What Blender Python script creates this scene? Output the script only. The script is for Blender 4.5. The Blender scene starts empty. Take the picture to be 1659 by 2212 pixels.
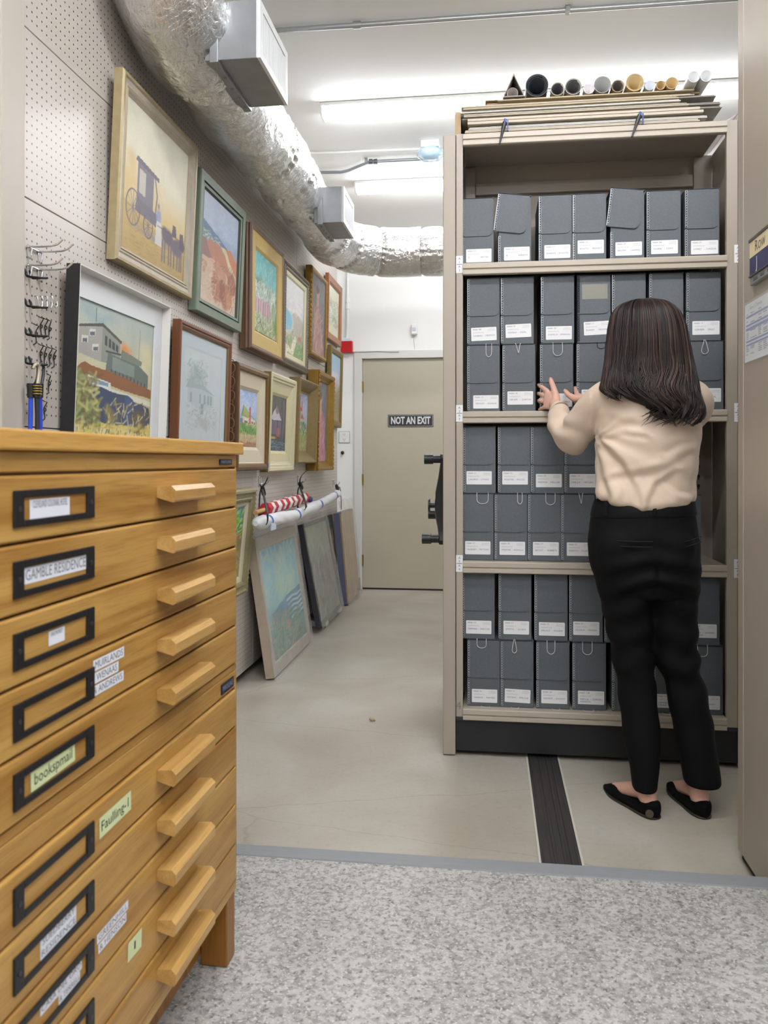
import bpy, bmesh, math, random
import numpy as np
from mathutils import Vector, Matrix

SC = bpy.context.scene
COL = SC.collection
PI = math.pi

# ------------------------------------------------------------------ camera, world, exposure
TH = math.radians(7.4); FPX = 1750.0; CX = 829.5; VH = 994.0; EYE = 1.155
cd = bpy.data.cameras.new('camera')
cam = bpy.data.objects.new('camera', cd); COL.objects.link(cam)
cam.location = (0, 0, EYE); cam.rotation_euler = (PI/2, 0, TH)
cd.sensor_fit = 'HORIZONTAL'; cd.sensor_width = 24.0; cd.lens = 24.0*FPX/1659.0
cd.shift_y = -(1106.0-VH)/1659.0
cd.clip_start = 0.02
cd.dof.use_dof = True; cd.dof.focus_distance = 3.1; cd.dof.aperture_fstop = 6.3
SC.camera = cam
SC.view_settings.view_transform = 'Standard'
SC.view_settings.look = 'None'
SC.view_settings.gamma = 1.0
SC.view_settings.use_curve_mapping = False
SC.view_settings.exposure = 0.10
W = bpy.data.worlds.new('world'); SC.world = W; W.use_nodes = True
W.node_tree.nodes['Background'].inputs[0].default_value = (0.9, 0.95, 1.0, 1)
W.node_tree.nodes['Background'].inputs[1].default_value = 0.02
LAMP = 30.0; LAMP_FRONT = 46.0          # strength of the fluorescent lenses
CEIL = 3.2           # ceiling height
SLAB = 0.08          # raised speckled floor in front
# the room's lamps: rows of fluorescent strips under the ceiling (x0, x1, near y)
LAMP_ROWS = [(-0.96, 1.46, 4.54), (-0.98, 1.44, 5.85), (-0.45, 1.95, 1.75), (-0.6, 1.8, 0.2), (-0.6, 1.8, -1.5)]

# ------------------------------------------------------------------ rays: a place in the photo to a place in the room
_S, _C = math.sin(TH), math.cos(TH)
def ray(u, v):
    a = (u-CX)/FPX; b = (VH-v)/FPX
    return Vector((a*_C-_S, a*_S+_C, b))
def oz(u, v, z=0.0):
    d = ray(u, v); t = (z-EYE)/d.z; return Vector((d.x*t, d.y*t, z))
def oy(u, v, y):
    d = ray(u, v); t = y/d.y; return Vector((d.x*t, y, EYE+d.z*t))
def ox(u, v, x):
    d = ray(u, v); t = x/d.x; return Vector((x, d.y*t, EYE+d.z*t))

# ------------------------------------------------------------------ materials
def lin(c):
    if isinstance(c, str):
        c = c.lstrip('#'); c = [int(c[i:i+2], 16)/255 for i in (0, 2, 4)]
    return tuple((x/12.92 if x <= 0.04045 else ((x+0.055)/1.055)**2.4) for x in c)
MATS = {}
def mat(name, color='#808080', rough=0.5, metal=0.0, noise=None, bump=None, emit=None, spec=None, coat=0.0, sheen=0.0, sss=0.0, trans=0.0):
    """noise=(scale, other colour, amount, stretch xyz), bump=(scale, strength)"""
    if name in MATS: return MATS[name]
    m = bpy.data.materials.new(name); m.use_nodes = True; MATS[name] = m
    nt = m.node_tree; b = nt.nodes['Principled BSDF']
    c = lin(color)+(1,)
    b.inputs['Base Color'].default_value = c
    b.inputs['Roughness'].default_value = rough
    b.inputs['Metallic'].default_value = metal
    if spec is not None: b.inputs['Specular IOR Level'].default_value = spec
    if coat: b.inputs['Coat Weight'].default_value = coat
    if sheen: b.inputs['Sheen Weight'].default_value = sheen
    if sss: b.inputs['Subsurface Weight'].default_value = sss; b.inputs['Subsurface Radius'].default_value = (0.01, 0.004, 0.002)
    if trans: b.inputs['Transmission Weight'].default_value = trans
    if emit:
        b.inputs['Emission Color'].default_value = lin(emit[0])+(1,)
        b.inputs['Emission Strength'].default_value = emit[1]
    if noise or bump:
        tc = nt.nodes.new('ShaderNodeTexCoord')
    if noise:
        sc, c2, amt = noise[0], noise[1], noise[2]
        mp = nt.nodes.new('ShaderNodeMapping'); nt.links.new(tc.outputs['Object'], mp.inputs[0])
        if len(noise) > 3: mp.inputs['Scale'].default_value = noise[3]
        n = nt.nodes.new('ShaderNodeTexNoise'); n.inputs['Scale'].default_value = sc; n.inputs['Detail'].default_value = 6
        nt.links.new(mp.outputs[0], n.inputs['Vector'])
        r = nt.nodes.new('ShaderNodeValToRGB'); nt.links.new(n.outputs['Fac'], r.inputs[0])
        r.color_ramp.elements[0].position = 0.5-amt; r.color_ramp.elements[1].position = 0.5+amt
        r.color_ramp.elements[0].color = c; r.color_ramp.elements[1].color = lin(c2)+(1,)
        nt.links.new(r.outputs[0], b.inputs['Base Color'])
    if bump:
        n2 = nt.nodes.new('ShaderNodeTexNoise'); n2.inputs['Scale'].default_value = bump[0]; n2.inputs['Detail'].default_value = 4
        nt.links.new(tc.outputs['Object'], n2.inputs['Vector'])
        bp = nt.nodes.new('ShaderNodeBump'); bp.inputs['Strength'].default_value = bump[1]; bp.inputs['Distance'].default_value = bump[2] if len(bump) > 2 else 0.002
        nt.links.new(n2.outputs['Fac'], bp.inputs['Height']); nt.links.new(bp.outputs[0], b.inputs['Normal'])
    return m
def paint_mat(name, rough=0.6):
    """colour read from the brushwork stored on the canvas mesh"""
    if name in MATS: return MATS[name]
    m = mat(name, '#ffffff', rough)
    nt = m.node_tree; a = nt.nodes.new('ShaderNodeAttribute'); a.attribute_name = 'paint'
    nt.links.new(a.outputs['Color'], nt.nodes['Principled BSDF'].inputs['Base Color'])
    return m

# ------------------------------------------------------------------ mesh collector
def wmat(ob):
    m = ob.matrix_basis.copy()
    p = ob.parent
    while p is not None:
        m = p.matrix_basis @ m; p = p.parent
    return m
class B:
    def __init__(self): self.v = []; self.f = []; self.mi = []; self.sm = []
    def add(self, vs, fs, mi=0, sm=False, M=None):
        o = len(self.v)
        if M is not None: vs = [M @ Vector(p) for p in vs]
        self.v += [tuple(p) for p in vs]
        for f in fs:
            self.f.append(tuple(i+o for i in f)); self.mi.append(mi); self.sm.append(sm)
        return self
    def box(self, x0, x1, y0, y1, z0, z1, mi=0, M=None):
        vs = [(x0,y0,z0),(x1,y0,z0),(x1,y1,z0),(x0,y1,z0),(x0,y0,z1),(x1,y0,z1),(x1,y1,z1),(x0,y1,z1)]
        return self.add(vs, [(3,2,1,0),(4,5,6,7),(0,1,5,4),(1,2,6,5),(2,3,7,6),(3,0,4,7)], mi, False, M)
    def cyl(self, p0, p1, r0, r1=None, n=16, mi=0, cap=True, M=None):
        if r1 is None: r1 = r0
        p0 = Vector(p0); p1 = Vector(p1); d = (p1-p0).normalized()
        a = d.orthogonal().normalized(); b = d.cross(a)
        vs = []
        for p, r in ((p0, r0), (p1, r1)):
            for i in range(n):
                t = 2*PI*i/n; vs.append(p+(a*math.cos(t)+b*math.sin(t))*r)
        fs = [(i, (i+1) % n, n+(i+1) % n, n+i) for i in range(n)]
        self.add(vs, fs, mi, True, M)
        if cap:
            self.add(vs[:n], [tuple(range(n-1, -1, -1))], mi, False, M); self.add(vs[n:], [tuple(range(n))], mi, False, M)
        return self
    def tube(self, pts, r, n=8, mi=0, closed=False, cap=True, flat=1.0, up=None, M=None):
        pts = [Vector(p) for p in pts]; k = len(pts)
        rs = r if isinstance(r, (list, tuple)) else [r]*k
        vs = []; prev = None
        for i, p in enumerate(pts):
            if closed: d = pts[(i+1) % k]-pts[i-1]
            else: d = pts[min(i+1, k-1)]-pts[max(i-1, 0)]
            d = d.normalized() if d.length > 1e-9 else Vector((0, 0, 1))
            if up is not None: a = Vector(up).cross(d); a = a.normalized() if a.length > 1e-6 else d.orthogonal().normalized()
            elif prev is None: a = d.orthogonal().normalized()
            else:
                a = prev-d*prev.dot(d); a = a.normalized() if a.length > 1e-6 else d.orthogonal().normalized()
            prev = a; b = d.cross(a)
            for j in range(n):
                t = 2*PI*j/n; vs.append(p+(a*math.cos(t)+b*math.sin(t)*flat)*rs[i])
        fs = []
        for i in range(k if closed else k-1):
            i2 = (i+1) % k
            for j in range(n):
                fs.append((i*n+j, i*n+(j+1) % n, i2*n+(j+1) % n, i2*n+j))
        self.add(vs, fs, mi, True, M)
        if cap and not closed:
            self.add(vs[:n], [tuple(range(n-1, -1, -1))], mi, False, M); self.add(vs[-n:], [tuple(range(n))], mi, False, M)
        return self
    def rings(self, rings, mi=0, cap=True, closed_ring=True, sm=True, M=None):
        n = len(rings[0]); vs = [p for r in rings for p in r]; fs = []
        for i in range(len(rings)-1):
            for j in range(n if closed_ring else n-1):
                fs.append((i*n+j, i*n+(j+1) % n, (i+1)*n+(j+1) % n, (i+1)*n+j))
        self.add(vs, fs, mi, sm, M)
        if cap and closed_ring:
            self.add(rings[0], [tuple(range(n-1, -1, -1))], mi, False, M); self.add(rings[-1], [tuple(range(n))], mi, False, M)
        return self
    def sphere(self, c, r, n=14, m=8, mi=0, sc=(1, 1, 1), M=None):
        c = Vector(c); rg = []
        for i in range(m+1):
            a = PI*i/m; rr = max(math.sin(a), 1e-3); z = -math.cos(a)
            rg.append([c+Vector((rr*math.cos(2*PI*j/n)*r*sc[0], rr*math.sin(2*PI*j/n)*r*sc[1], z*r*sc[2])) for j in range(n)])
        return self.rings(rg, mi, True, True, True, M)
    def prism(self, poly, f, d0, d1, mi=0, M=None, sm=False):
        """poly 2-d, f(a, b, d) -> point; counter-clockwise poly seen from d1's side"""
        n = len(poly)
        vs = [f(a, b, d0) for a, b in poly]+[f(a, b, d1) for a, b in poly]
        self.add(vs, [tuple(range(n-1, -1, -1)), tuple(range(n, 2*n))], mi, False, M)
        self.add(vs, [(i, (i+1) % n, n+(i+1) % n, n+i) for i in range(n)], mi, sm, M)
        return self
    def text(self, s, size, M, mi=0, align='CENTER', bold=0.0, fit=None):
        c = bpy.data.curves.new('t', 'FONT'); c.body = s; c.size = size; c.align_x = align; c.align_y = 'CENTER'
        c.resolution_u = 2; c.offset = bold
        o = bpy.data.objects.new('t', c); COL.objects.link(o)
        me = bpy.data.meshes.new_from_object(o.evaluated_get(bpy.context.evaluated_depsgraph_get()))
        vs = [v.co.copy() for v in me.vertices]
        if fit and vs:
            k = fit/max(1e-6, max(v.x for v in vs)-min(v.x for v in vs))
            for v in vs: v.x *= k
        self.add(vs, [tuple(p.vertices) for p in me.polygons], mi, False, M)
        bpy.data.objects.remove(o); bpy.data.curves.remove(c); bpy.data.meshes.remove(me)
        return self
    def build(self, name, mats, parent=None, bevel=0, seg=2, world=False, weld=False, sub=0, smooth=None):
        if not isinstance(mats, (list, tuple)): mats = [mats]
        me = bpy.data.meshes.new(name)
        vs = self.v
        if world and parent is not None:
            inv = wmat(parent).inverted(); vs = [tuple(inv @ Vector(p)) for p in vs]
        me.from_pydata(vs, [], self.f)
        for m in mats: me.materials.append(m)
        me.polygons.foreach_set('material_index', self.mi)
        me.polygons.foreach_set('use_smooth', self.sm if smooth is None else [smooth]*len(self.sm))
        if weld:
            bm = bmesh.new(); bm.from_mesh(me); bmesh.ops.remove_doubles(bm, verts=bm.verts, dist=1e-5); bm.to_mesh(me); bm.free()
        me.update()
        o = bpy.data.objects.new(name, me); COL.objects.link(o)
        if parent is not None: o.parent = parent
        if bevel:
            md = o.modifiers.new('bevel', 'BEVEL'); md.width = bevel; md.segments = seg; md.limit_method = 'ANGLE'; md.angle_limit = math.radians(50)
            md.harden_normals = False
        if sub:
            md = o.modifiers.new('sub', 'SUBSURF'); md.levels = sub; md.render_levels = sub
        return o
def tag(o, label, cat, group=None, kind=None):
    if label: o['label'] = label
    if cat: o['category'] = cat
    if group: o['group'] = group
    if kind: o['kind'] = kind
    return o
def thing(name, label, cat, loc=(0, 0, 0), rz=0.0, group=None, rot=None):
    o = bpy.data.objects.new(name, None); COL.objects.link(o); o.empty_display_size = 0.05
    o.location = loc; o.rotation_euler = rot if rot else (0, 0, rz)
    return tag(o, label, cat, group)
def struct(b, name, mats, parent=None, **k):
    o = b.build(name, mats, parent, **k)
    if parent is None: o['kind'] = 'structure'
    return o
def TM(x=(1,0,0), y=(0,1,0), z=(0,0,1), o=(0,0,0)):
    m = Matrix.Identity(4)
    for i, a in enumerate((x, y, z, o)):
        for j in range(3): m[j][i] = a[j]
    return m
# text planes: facing -Y (read from the front), facing +X (left wall), facing -X (right-hand panel)
def T_front(x, y, z): return TM((1,0,0), (0,0,1), (0,-1,0), (x,y,z))
def T_plusx(x, y, z): return TM((0,1,0), (0,0,1), (1,0,0), (x,y,z))
def T_minusx(x, y, z): return TM((0,-1,0), (0,0,1), (-1,0,0), (x,y,z))
def arc(c, r, a0, a1, n): return [(c[0]+r*math.cos(a0+(a1-a0)*i/n), c[1]+r*math.sin(a0+(a1-a0)*i/n)) for i in range(n+1)]
# ================================================================== materials used all over
M_WALL = mat('white_wall_paint', '#e9e9e6', 0.7, bump=(60, 0.15))
M_CEIL = mat('ceiling_paint', '#f0f0ed', 0.75, bump=(25, 0.1))
M_TRIM = mat('trim_paint', '#d5d5d0', 0.45)
M_DOOR = mat('door_paint', '#b9b29f', 0.45, noise=(3, '#b3ac98', 0.3), bump=(90, 0.08))
M_TAN = mat('tan_enamel', '#a69c8f', 0.42, noise=(2, '#a3998b', 0.4), bump=(300, 0.05, 0.0005))
M_TANL = mat('shelf_lip_enamel', '#b2a899', 0.35)
M_BLACK = mat('black_paint', '#17171a', 0.55, noise=(8, '#1d1d20', 0.3))
M_BPL = mat('black_plastic', '#1b1c1f', 0.38)
M_STEEL = mat('galvanised_steel', '#8f9295', 0.42, 0.75, noise=(14, '#9d9fa2', 0.25))
M_CHROME = mat('chrome', '#d8dadc', 0.15, 1.0)
M_PAPER = mat('white_paper', '#e3e4e4', 0.6)
M_INKB = mat('black_ink', '#2a2a2e', 0.6)
M_INKG = mat('grey_ink', '#77797c', 0.6)
M_INKBL = mat('blue_ink', '#30346f', 0.6)
M_INKR = mat('red_ink', '#b8394a', 0.6)
M_BRASS = mat('brass', '#a08a4c', 0.3, 0.9)
M_LENS = mat('lamp_lens', '#ffffff', 0.4, emit=('#fafbff', LAMP))
M_LENSF = mat('lamp_lens_front', '#ffffff', 0.4, emit=('#fafbff', LAMP_FRONT))
M_WHITEM = mat('white_enamel', '#e4e4e2', 0.35)

# ---- speckled floor in front, poured concrete behind
def speckle_mat():
    m = mat('speckled_vinyl', '#b9b8b3', 0.45)
    nt = m.node_tree; b = nt.nodes['Principled BSDF']
    tc = nt.nodes.new('ShaderNodeTexCoord')
    def nz(scale, det=3):
        n = nt.nodes.new('ShaderNodeTexNoise'); n.inputs['Scale'].default_value = scale; n.inputs['Detail'].default_value = det
        nt.links.new(tc.outputs['Object'], n.inputs['Vector']); return n
    def ramp(src, p0, p1, c0, c1):
        r = nt.nodes.new('ShaderNodeValToRGB'); nt.links.new(src.outputs['Fac'], r.inputs[0])
        r.color_ramp.elements[0].position = p0; r.color_ramp.elements[1].position = p1
        r.color_ramp.elements[0].color = lin(c0)+(1,); r.color_ramp.elements[1].color = lin(c1)+(1,); return r
    base = ramp(nz(9), 0.35, 0.65, '#a9a8a4', '#bab9b5')
    s1 = ramp(nz(110, 2.5), 0.32, 0.46, '#55555a', '#ffffff')
    s2 = ramp(nz(60, 3), 0.40, 0.56, '#a8a8a8', '#ffffff')
    s3 = ramp(nz(160, 2), 0.58, 0.66, '#000000', '#ffffff')
    def mul(a, c, fac=1.0, mode='MULTIPLY'):
        x = nt.nodes.new('ShaderNodeMixRGB'); x.blend_type = mode; x.inputs[0].default_value = fac
        nt.links.new(a.outputs[0], x.inputs[1]); nt.links.new(c.outputs[0], x.inputs[2]); return x
    k = mul(mul(base, s1, 0.62), s2, 0.6)
    x = nt.nodes.new('ShaderNodeMixRGB'); x.blend_type = 'MIX'; x.inputs[2].default_value = lin('#c6c5c0')+(1,)
    nt.links.new(s3.outputs[0], x.inputs[0]); nt.links.new(k.outputs[0], x.inputs[1])
    nt.links.new(x.outputs[0], b.inputs['Base Color'])
    return m
def concrete_mat():
    m = mat('poured_concrete', '#b5b1a6', 0.33)
    nt = m.node_tree; b = nt.nodes['Principled BSDF']
    tc = nt.nodes.new('ShaderNodeTexCoord')
    def nz(scale, det=5, dist=0.0):
        n = nt.nodes.new('ShaderNodeTexNoise'); n.inputs['Scale'].default_value = scale; n.inputs['Detail'].default_value = det; n.inputs['Distortion'].default_value = dist
        nt.links.new(tc.outputs['Object'], n.inputs['Vector']); return n
    r = nt.nodes.new('ShaderNodeValToRGB'); nt.links.new(nz(2.2, 8, 0.4).outputs['Fac'], r.inputs[0])
    e = r.color_ramp.elements; e[0].position = 0.3; e[1].position = 0.7
    e[0].color = lin('#a59d8e')+(1,); e[1].color = lin('#bbb7ad')+(1,)
    r2 = nt.nodes.new('ShaderNodeValToRGB'); nt.links.new(nz(55, 5).outputs['Fac'], r2.inputs[0])
    r2.color_ramp.elements[0].position = 0.25; r2.color_ramp.elements[1].position = 0.5
    r2.color_ramp.elements[0].color = (0.72, 0.71, 0.68, 1); r2.color_ramp.elements[1].color = (1, 1, 1, 1)
    # cracks: thin veins of a stretched wave
    mp = nt.nodes.new('ShaderNodeMapping'); mp.inputs['Scale'].default_value = (0.5, 1.3, 1); mp.inputs['Location'].default_value = (0.3, 0.22, 0)
    nt.links.new(tc.outputs['Object'], mp.inputs[0])
    vo = nt.nodes.new('ShaderNodeTexVoronoi'); vo.feature = 'DISTANCE_TO_EDGE'; vo.inputs['Scale'].default_value = 0.9
    nd = nz(7, 4); mx = nt.nodes.new('ShaderNodeMixRGB'); mx.inputs[0].default_value = 0.06
    nt.links.new(mp.outputs[0], mx.inputs[1]); nt.links.new(nd.outputs['Color'], mx.inputs[2]); nt.links.new(mx.outputs[0], vo.inputs['Vector'])
    r3 = nt.nodes.new('ShaderNodeValToRGB'); nt.links.new(vo.outputs['Distance'], r3.inputs[0])
    r3.color_ramp.elements[0].position = 0.0; r3.color_ramp.elements[1].position = 0.0016
    r3.color_ramp.elements[0].color = (0.80, 0.79, 0.77, 1); r3.color_ramp.elements[1].color = (1, 1, 1, 1)
    def mul(a, c, f):
        x = nt.nodes.new('ShaderNodeMixRGB'); x.blend_type = 'MULTIPLY'; x.inputs[0].default_value = f
        nt.links.new(a.outputs[0], x.inputs[1]); nt.links.new(c.outputs[0], x.inputs[2]); return x
    k = mul(mul(r, r2, 0.35), r3, 0.9)
    nt.links.new(k.outputs[0], b.inputs['Base Color'])
    bp = nt.nodes.new('ShaderNodeBump'); bp.inputs['Strength'].default_value = 0.08; bp.inputs['Distance'].default_value = 0.002
    nt.links.new(nz(40).outputs['Fac'], bp.inputs['Height']); nt.links.new(bp.outputs[0], b.inputs['Normal'])
    return m
RX0, RX1, RY0, RY1 = -1.42, 3.6, -3.2, 7.17      # the room
PEGX = -1.27                                      # face of the pegboard
PANX = 0.715                                       # end panel of the shelving at the right
struct(B().box(RX0, RX1, 2.1, RY1, -0.2, 0.0), 'floor', concrete_mat())
struct(B().box(RX0, PANX-0.004, RY0, 2.135, -0.2, SLAB), 'floor', speckle_mat())
struct(B().box(RX0, PANX-0.004, 2.135, 2.195, 0.0005, SLAB+0.003), 'trim_1', mat('grey_nosing', '#84878a', 0.5, noise=(6, '#8d9093', 0.3, (1, 40, 40)), bump=(3, 0.1)), bevel=0.003)
struct(B().box(RX0-0.1, RX1+0.1, RY0-0.1, RY1+0.1, CEIL, CEIL+0.1), 'ceiling', M_CEIL)
struct(B().box(RX0-0.1, RX0, RY0, RY1, -0.2, CEIL), 'wall_left', M_WALL)
struct(B().box(RX1, RX1+0.1, RY0, RY1, -0.2, CEIL), 'wall_right', M_WALL)
struct(B().box(RX0-0.1, RX1+0.1, RY0-0.1, RY0, -0.2, CEIL), 'wall_front', M_WALL)
# back wall with the door in it
DL = oy(783, 1273, RY1).x; DR = DL+0.91; DT = oy(800, 776, RY1).z
b = B()
b.box(RX0-0.1, DL-0.01, RY1, RY1+0.12, -0.2, CEIL); b.box(DR+0.01, RX1+0.1, RY1, RY1+0.12, -0.2, CEIL); b.box(DL-0.01, DR+0.01, RY1, RY1+0.12, DT+0.01, CEIL)
struct(b, 'wall_back', M_WALL)
b = B().box(DL, DR, RY1+0.012, RY1+0.056, 0.012, DT)
d1 = struct(b, 'door_1', M_DOOR, bevel=0.002)
b = B()
for x0, x1 in ((DL-0.075, DL-0.004), (DR+0.004, DR+0.075)): b.box(x0, x1, RY1-0.018, RY1+0.03, 0, DT+0.075)
b.box(DL-0.075, DR+0.075, RY1-0.0185, RY1+0.03, DT+0.004, DT+0.0755)
b.box(DL-0.02, DL-0.002, RY1-0.008, RY1+0.06, 0, DT+0.02); b.box(DL-0.02, DR+0.02, RY1-0.008, RY1+0.06, DT+0.003, DT+0.02)
b.build('door_casing', M_TRIM, d1, bevel=0.004)
for v in (836, 1036, 1210):
    z = oy(781, v, RY1).z
    b = B(); x = DL-0.003
    b.cyl((x, RY1-0.004, z-0.05), (x, RY1-0.004, z+0.05), 0.007, n=10)
    b.box(x-0.012, x+0.012, RY1+0.002, RY1+0.008, z-0.05, z+0.05)
    b.build('hinge', M_BRASS, d1)
B().box(DL, DR, RY1+0.01, RY1+0.05, 0.0, 0.012).build('threshold', M_BPL, d1)

# ---- pegboard: holes every inch, drawn by the material on the face of each panel
def peg_mat(name, y0, z0, ny, nz, margin):
    m = mat(name, '#c2bab0', 0.4)
    nt = m.node_tree; b = nt.nodes['Principled BSDF']
    b.inputs['Roughness'].default_value = 0.38
    tc = nt.nodes.new('ShaderNodeTexCoord'); sx = nt.nodes.new('ShaderNodeSeparateXYZ'); nt.links.new(tc.outputs['Object'], sx.inputs[0])
    def mth(op, a, c=None):
        n = nt.nodes.new('ShaderNodeMath'); n.operation = op
        for i, q in enumerate((a, c)):
            if q is None: continue
            if isinstance(q, (int, float)): n.inputs[i].default_value = q
            else: nt.links.new(q, n.inputs[i])
        return n.outputs[0]
    P = 0.0254
    def cell(s, o, n):
        t = mth('DIVIDE', mth('SUBTRACT', s, o+margin), P)
        fr = mth('ABSOLUTE', mth('SUBTRACT', mth('FRACT', t), 0.5))
        ok = mth('MULTIPLY', mth('GREATER_THAN', t, 0.0), mth('LESS_THAN', t, float(n)))
        return fr, ok
    fy, oky = cell(sx.outputs['Y'], y0, ny); fz, okz = cell(sx.outputs['Z'], z0, nz)
    d = mth('SQRT', mth('ADD', mth('MULTIPLY', fy, fy), mth('MULTIPLY', fz, fz)))
    hole = mth('MULTIPLY', mth('LESS_THAN', d, 0.125), mth('MULTIPLY', oky, okz))
    mx = nt.nodes.new('ShaderNodeMixRGB'); nt.links.new(hole, mx.inputs[0])
    mx.inputs[1].default_value = lin('#c0b9b1')+(1,); mx.inputs[2].default_value = lin('#3d3935')+(1,)
    nt.links.new(mx.outputs[0], b.inputs['Base Color'])
    return m
zA = 0.5*(ox(31, 30, PEGX).z+ox(244, 238, PEGX).z); zB = 0.5*(ox(31, 407, PEGX).z+ox(232, 530, PEGX).z); zC = ox(60, 922, PEGX).z
PY0 = ox(33, 500, PEGX).y; PYE = 6.72
ycut = [PY0, ox(352, 640, PEGX).y, ox(546, 1050, PEGX).y, ox(641, 1050, PEGX).y, PYE]
zcut = [0.05, 0.05+(zC-0.05)*0.5, zC, zB, zA, zA+(zA-zB), CEIL-0.03]
names = ['bottom row', 'second row from the floor', 'third row', 'fourth row', 'row under the silver duct', 'top row behind the duct']
cols = ['column by the grey corner post', 'second column from the corner post', 'third column from the corner post', 'column nearest the back door']
for i in range(len(ycut)-1):
    for j in range(len(zcut)-1):
        y0, y1, z0, z1 = ycut[i]+0.0012, ycut[i+1]-0.0012, zcut[j]+0.0015, zcut[j+1]-0.0015
        if z1-z0 < 0.05: continue
        ny = int((y1-y0-0.03)/0.0254); nz = int((z1-z0-0.03)/0.0254)
        mg = 0.015
        m = peg_mat('pegboard_%d_%d' % (i, j), y0+((y1-y0)-ny*0.0254)/2-mg, z0+((z1-z0)-nz*0.0254)/2-mg, ny, nz, mg)
        o = B().box(RX0+0.001, PEGX, y0, y1, z0, z1).build('pegboard_panel', m, bevel=0.0015)
        tag(o, 'beige perforated pegboard panel, %s, %s' % (names[j], cols[i]), 'pegboard', 'pegboard panels on the left wall')
# corner post where the pegboard begins
yp = ox(3, 500, PEGX+0.03).y
o = B().box(RX0, PEGX+0.03, yp, PY0-0.002, SLAB, CEIL).build('corner_post', mat('post_enamel', '#b5aea4', 0.5), bevel=0.004)
tag(o, 'grey-beige corner post at the near end of the pegboard wall', 'post')
# ================================================================== ceiling: lamps, duct, conduits
from mathutils import noise as NZ
def fixture(x0, x1, y, label, ends=True):
    t = thing('ceiling_light', label, 'ceiling light', (x0, y+0.06, CEIL), 0, 'fluorescent strip lights')
    b = B().box(x0, x1, y, y+0.125, CEIL-0.022, CEIL-0.001)
    b.build('housing', M_WHITEM, t, 0.002, world=True)
    pr = [(y+0.002, CEIL-0.022), (y+0.012, CEIL-0.062), (y+0.03, CEIL-0.072), (y+0.095, CEIL-0.072), (y+0.113, CEIL-0.062), (y+0.123, CEIL-0.022)]
    b = B().prism(pr, lambda a, c, d: (d, a, c), x0+0.012, x1-0.012)
    b.build('lens', M_LENS if y > 4 else M_LENSF, t, world=True)
    for xa, xb in ((x0, x0+0.0115), (x1-0.0115, x1)):
        pe = [(y, CEIL-0.022), (y+0.010, CEIL-0.065), (y+0.029, CEIL-0.075), (y+0.096, CEIL-0.075), (y+0.115, CEIL-0.065), (y+0.125, CEIL-0.022)]
        B().prism(pe, lambda a, c, d: (d, a, c), xa, xb).build('end_cap', M_WHITEM, t, world=True)
labs = ['long white fluorescent strip light above the shelf of rolled tubes', 'farther fluorescent strip light between the shelving and the cross duct',
        'fluorescent strip light overhead behind the woman', 'fluorescent strip light over the wooden cabinet', 'fluorescent strip light at the rear of the front room']
for (x0, x1, y), l in zip(LAMP_ROWS, labs): fixture(x0, x1, y, l)

def foil_mat():
    m = mat('foil_wrap', '#e0e0df', 0.22, 1.0)
    nt = m.node_tree; b = nt.nodes['Principled BSDF']
    tc = nt.nodes.new('ShaderNodeTexCoord')
    n1 = nt.nodes.new('ShaderNodeTexNoise'); n1.inputs['Scale'].default_value = 26; n1.inputs['Detail'].default_value = 7; n1.inputs['Distortion'].default_value = 1.2
    nt.links.new(tc.outputs['Object'], n1.inputs['Vector'])
    vo = nt.nodes.new('ShaderNodeTexVoronoi'); vo.feature = 'DISTANCE_TO_EDGE'; vo.inputs['Scale'].default_value = 22
    mx = nt.nodes.new('ShaderNodeMixRGB'); mx.inputs[0].default_value = 0.12
    nt.links.new(tc.outputs['Object'], mx.inputs[1]); nt.links.new(n1.outputs['Color'], mx.inputs[2]); nt.links.new(mx.outputs[0], vo.inputs['Vector'])
    ad = nt.nodes.new('ShaderNodeMath'); ad.operation = 'MULTIPLY_ADD'; ad.inputs[1].default_value = 0.5
    nt.links.new(vo.outputs['Distance'], ad.inputs[0]); nt.links.new(n1.outputs['Fac'], ad.inputs[2])
    # the reinforcing scrim under the foil
    sx = nt.nodes.new('ShaderNodeSeparateXYZ'); nt.links.new(tc.outputs['Object'], sx.inputs[0])
    def wv(sock, k):
        q = nt.nodes.new('ShaderNodeMath'); q.operation = 'MULTIPLY'; nt.links.new(sock, q.inputs[0]); q.inputs[1].default_value = k
        s = nt.nodes.new('ShaderNodeMath'); s.operation = 'SINE'; nt.links.new(q.outputs[0], s.inputs[0])
        g = nt.nodes.new('ShaderNodeMath'); g.operation = 'GREATER_THAN'; nt.links.new(s.outputs[0], g.inputs[0]); g.inputs[1].default_value = 0.95; return g.outputs[0]
    s1 = wv(sx.outputs['Y'], 480); s2 = wv(sx.outputs['X'], 480)
    sm = nt.nodes.new('ShaderNodeMath'); sm.operation = 'ADD'; nt.links.new(s1, sm.inputs[0]); nt.links.new(s2, sm.inputs[1])
    a2 = nt.nodes.new('ShaderNodeMath'); a2.operation = 'MULTIPLY_ADD'; a2.inputs[1].default_value = 0.05
    nt.links.new(sm.outputs[0], a2.inputs[0]); nt.links.new(ad.outputs[0], a2.inputs[2])
    bp = nt.nodes.new('ShaderNodeBump'); bp.inputs['Strength'].default_value = 0.55; bp.inputs['Distance'].default_value = 0.012
    nt.links.new(a2.outputs[0], bp.inputs['Height']); nt.links.new(bp.outputs[0], b.inputs['Normal'])
    return m
M_FOIL = foil_mat()
DX, DZ, DR_ = -1.068, 2.663, 0.163
def resample(pts, step):
    pts = [Vector(p) for p in pts]; out = [pts[0]]; acc = 0
    for i in range(len(pts)-1):
        d = (pts[i+1]-pts[i]).length; n = max(1, int(round(d/step)))
        for k in range(1, n+1): out.append(pts[i].lerp(pts[i+1], k/n))
    return out
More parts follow.
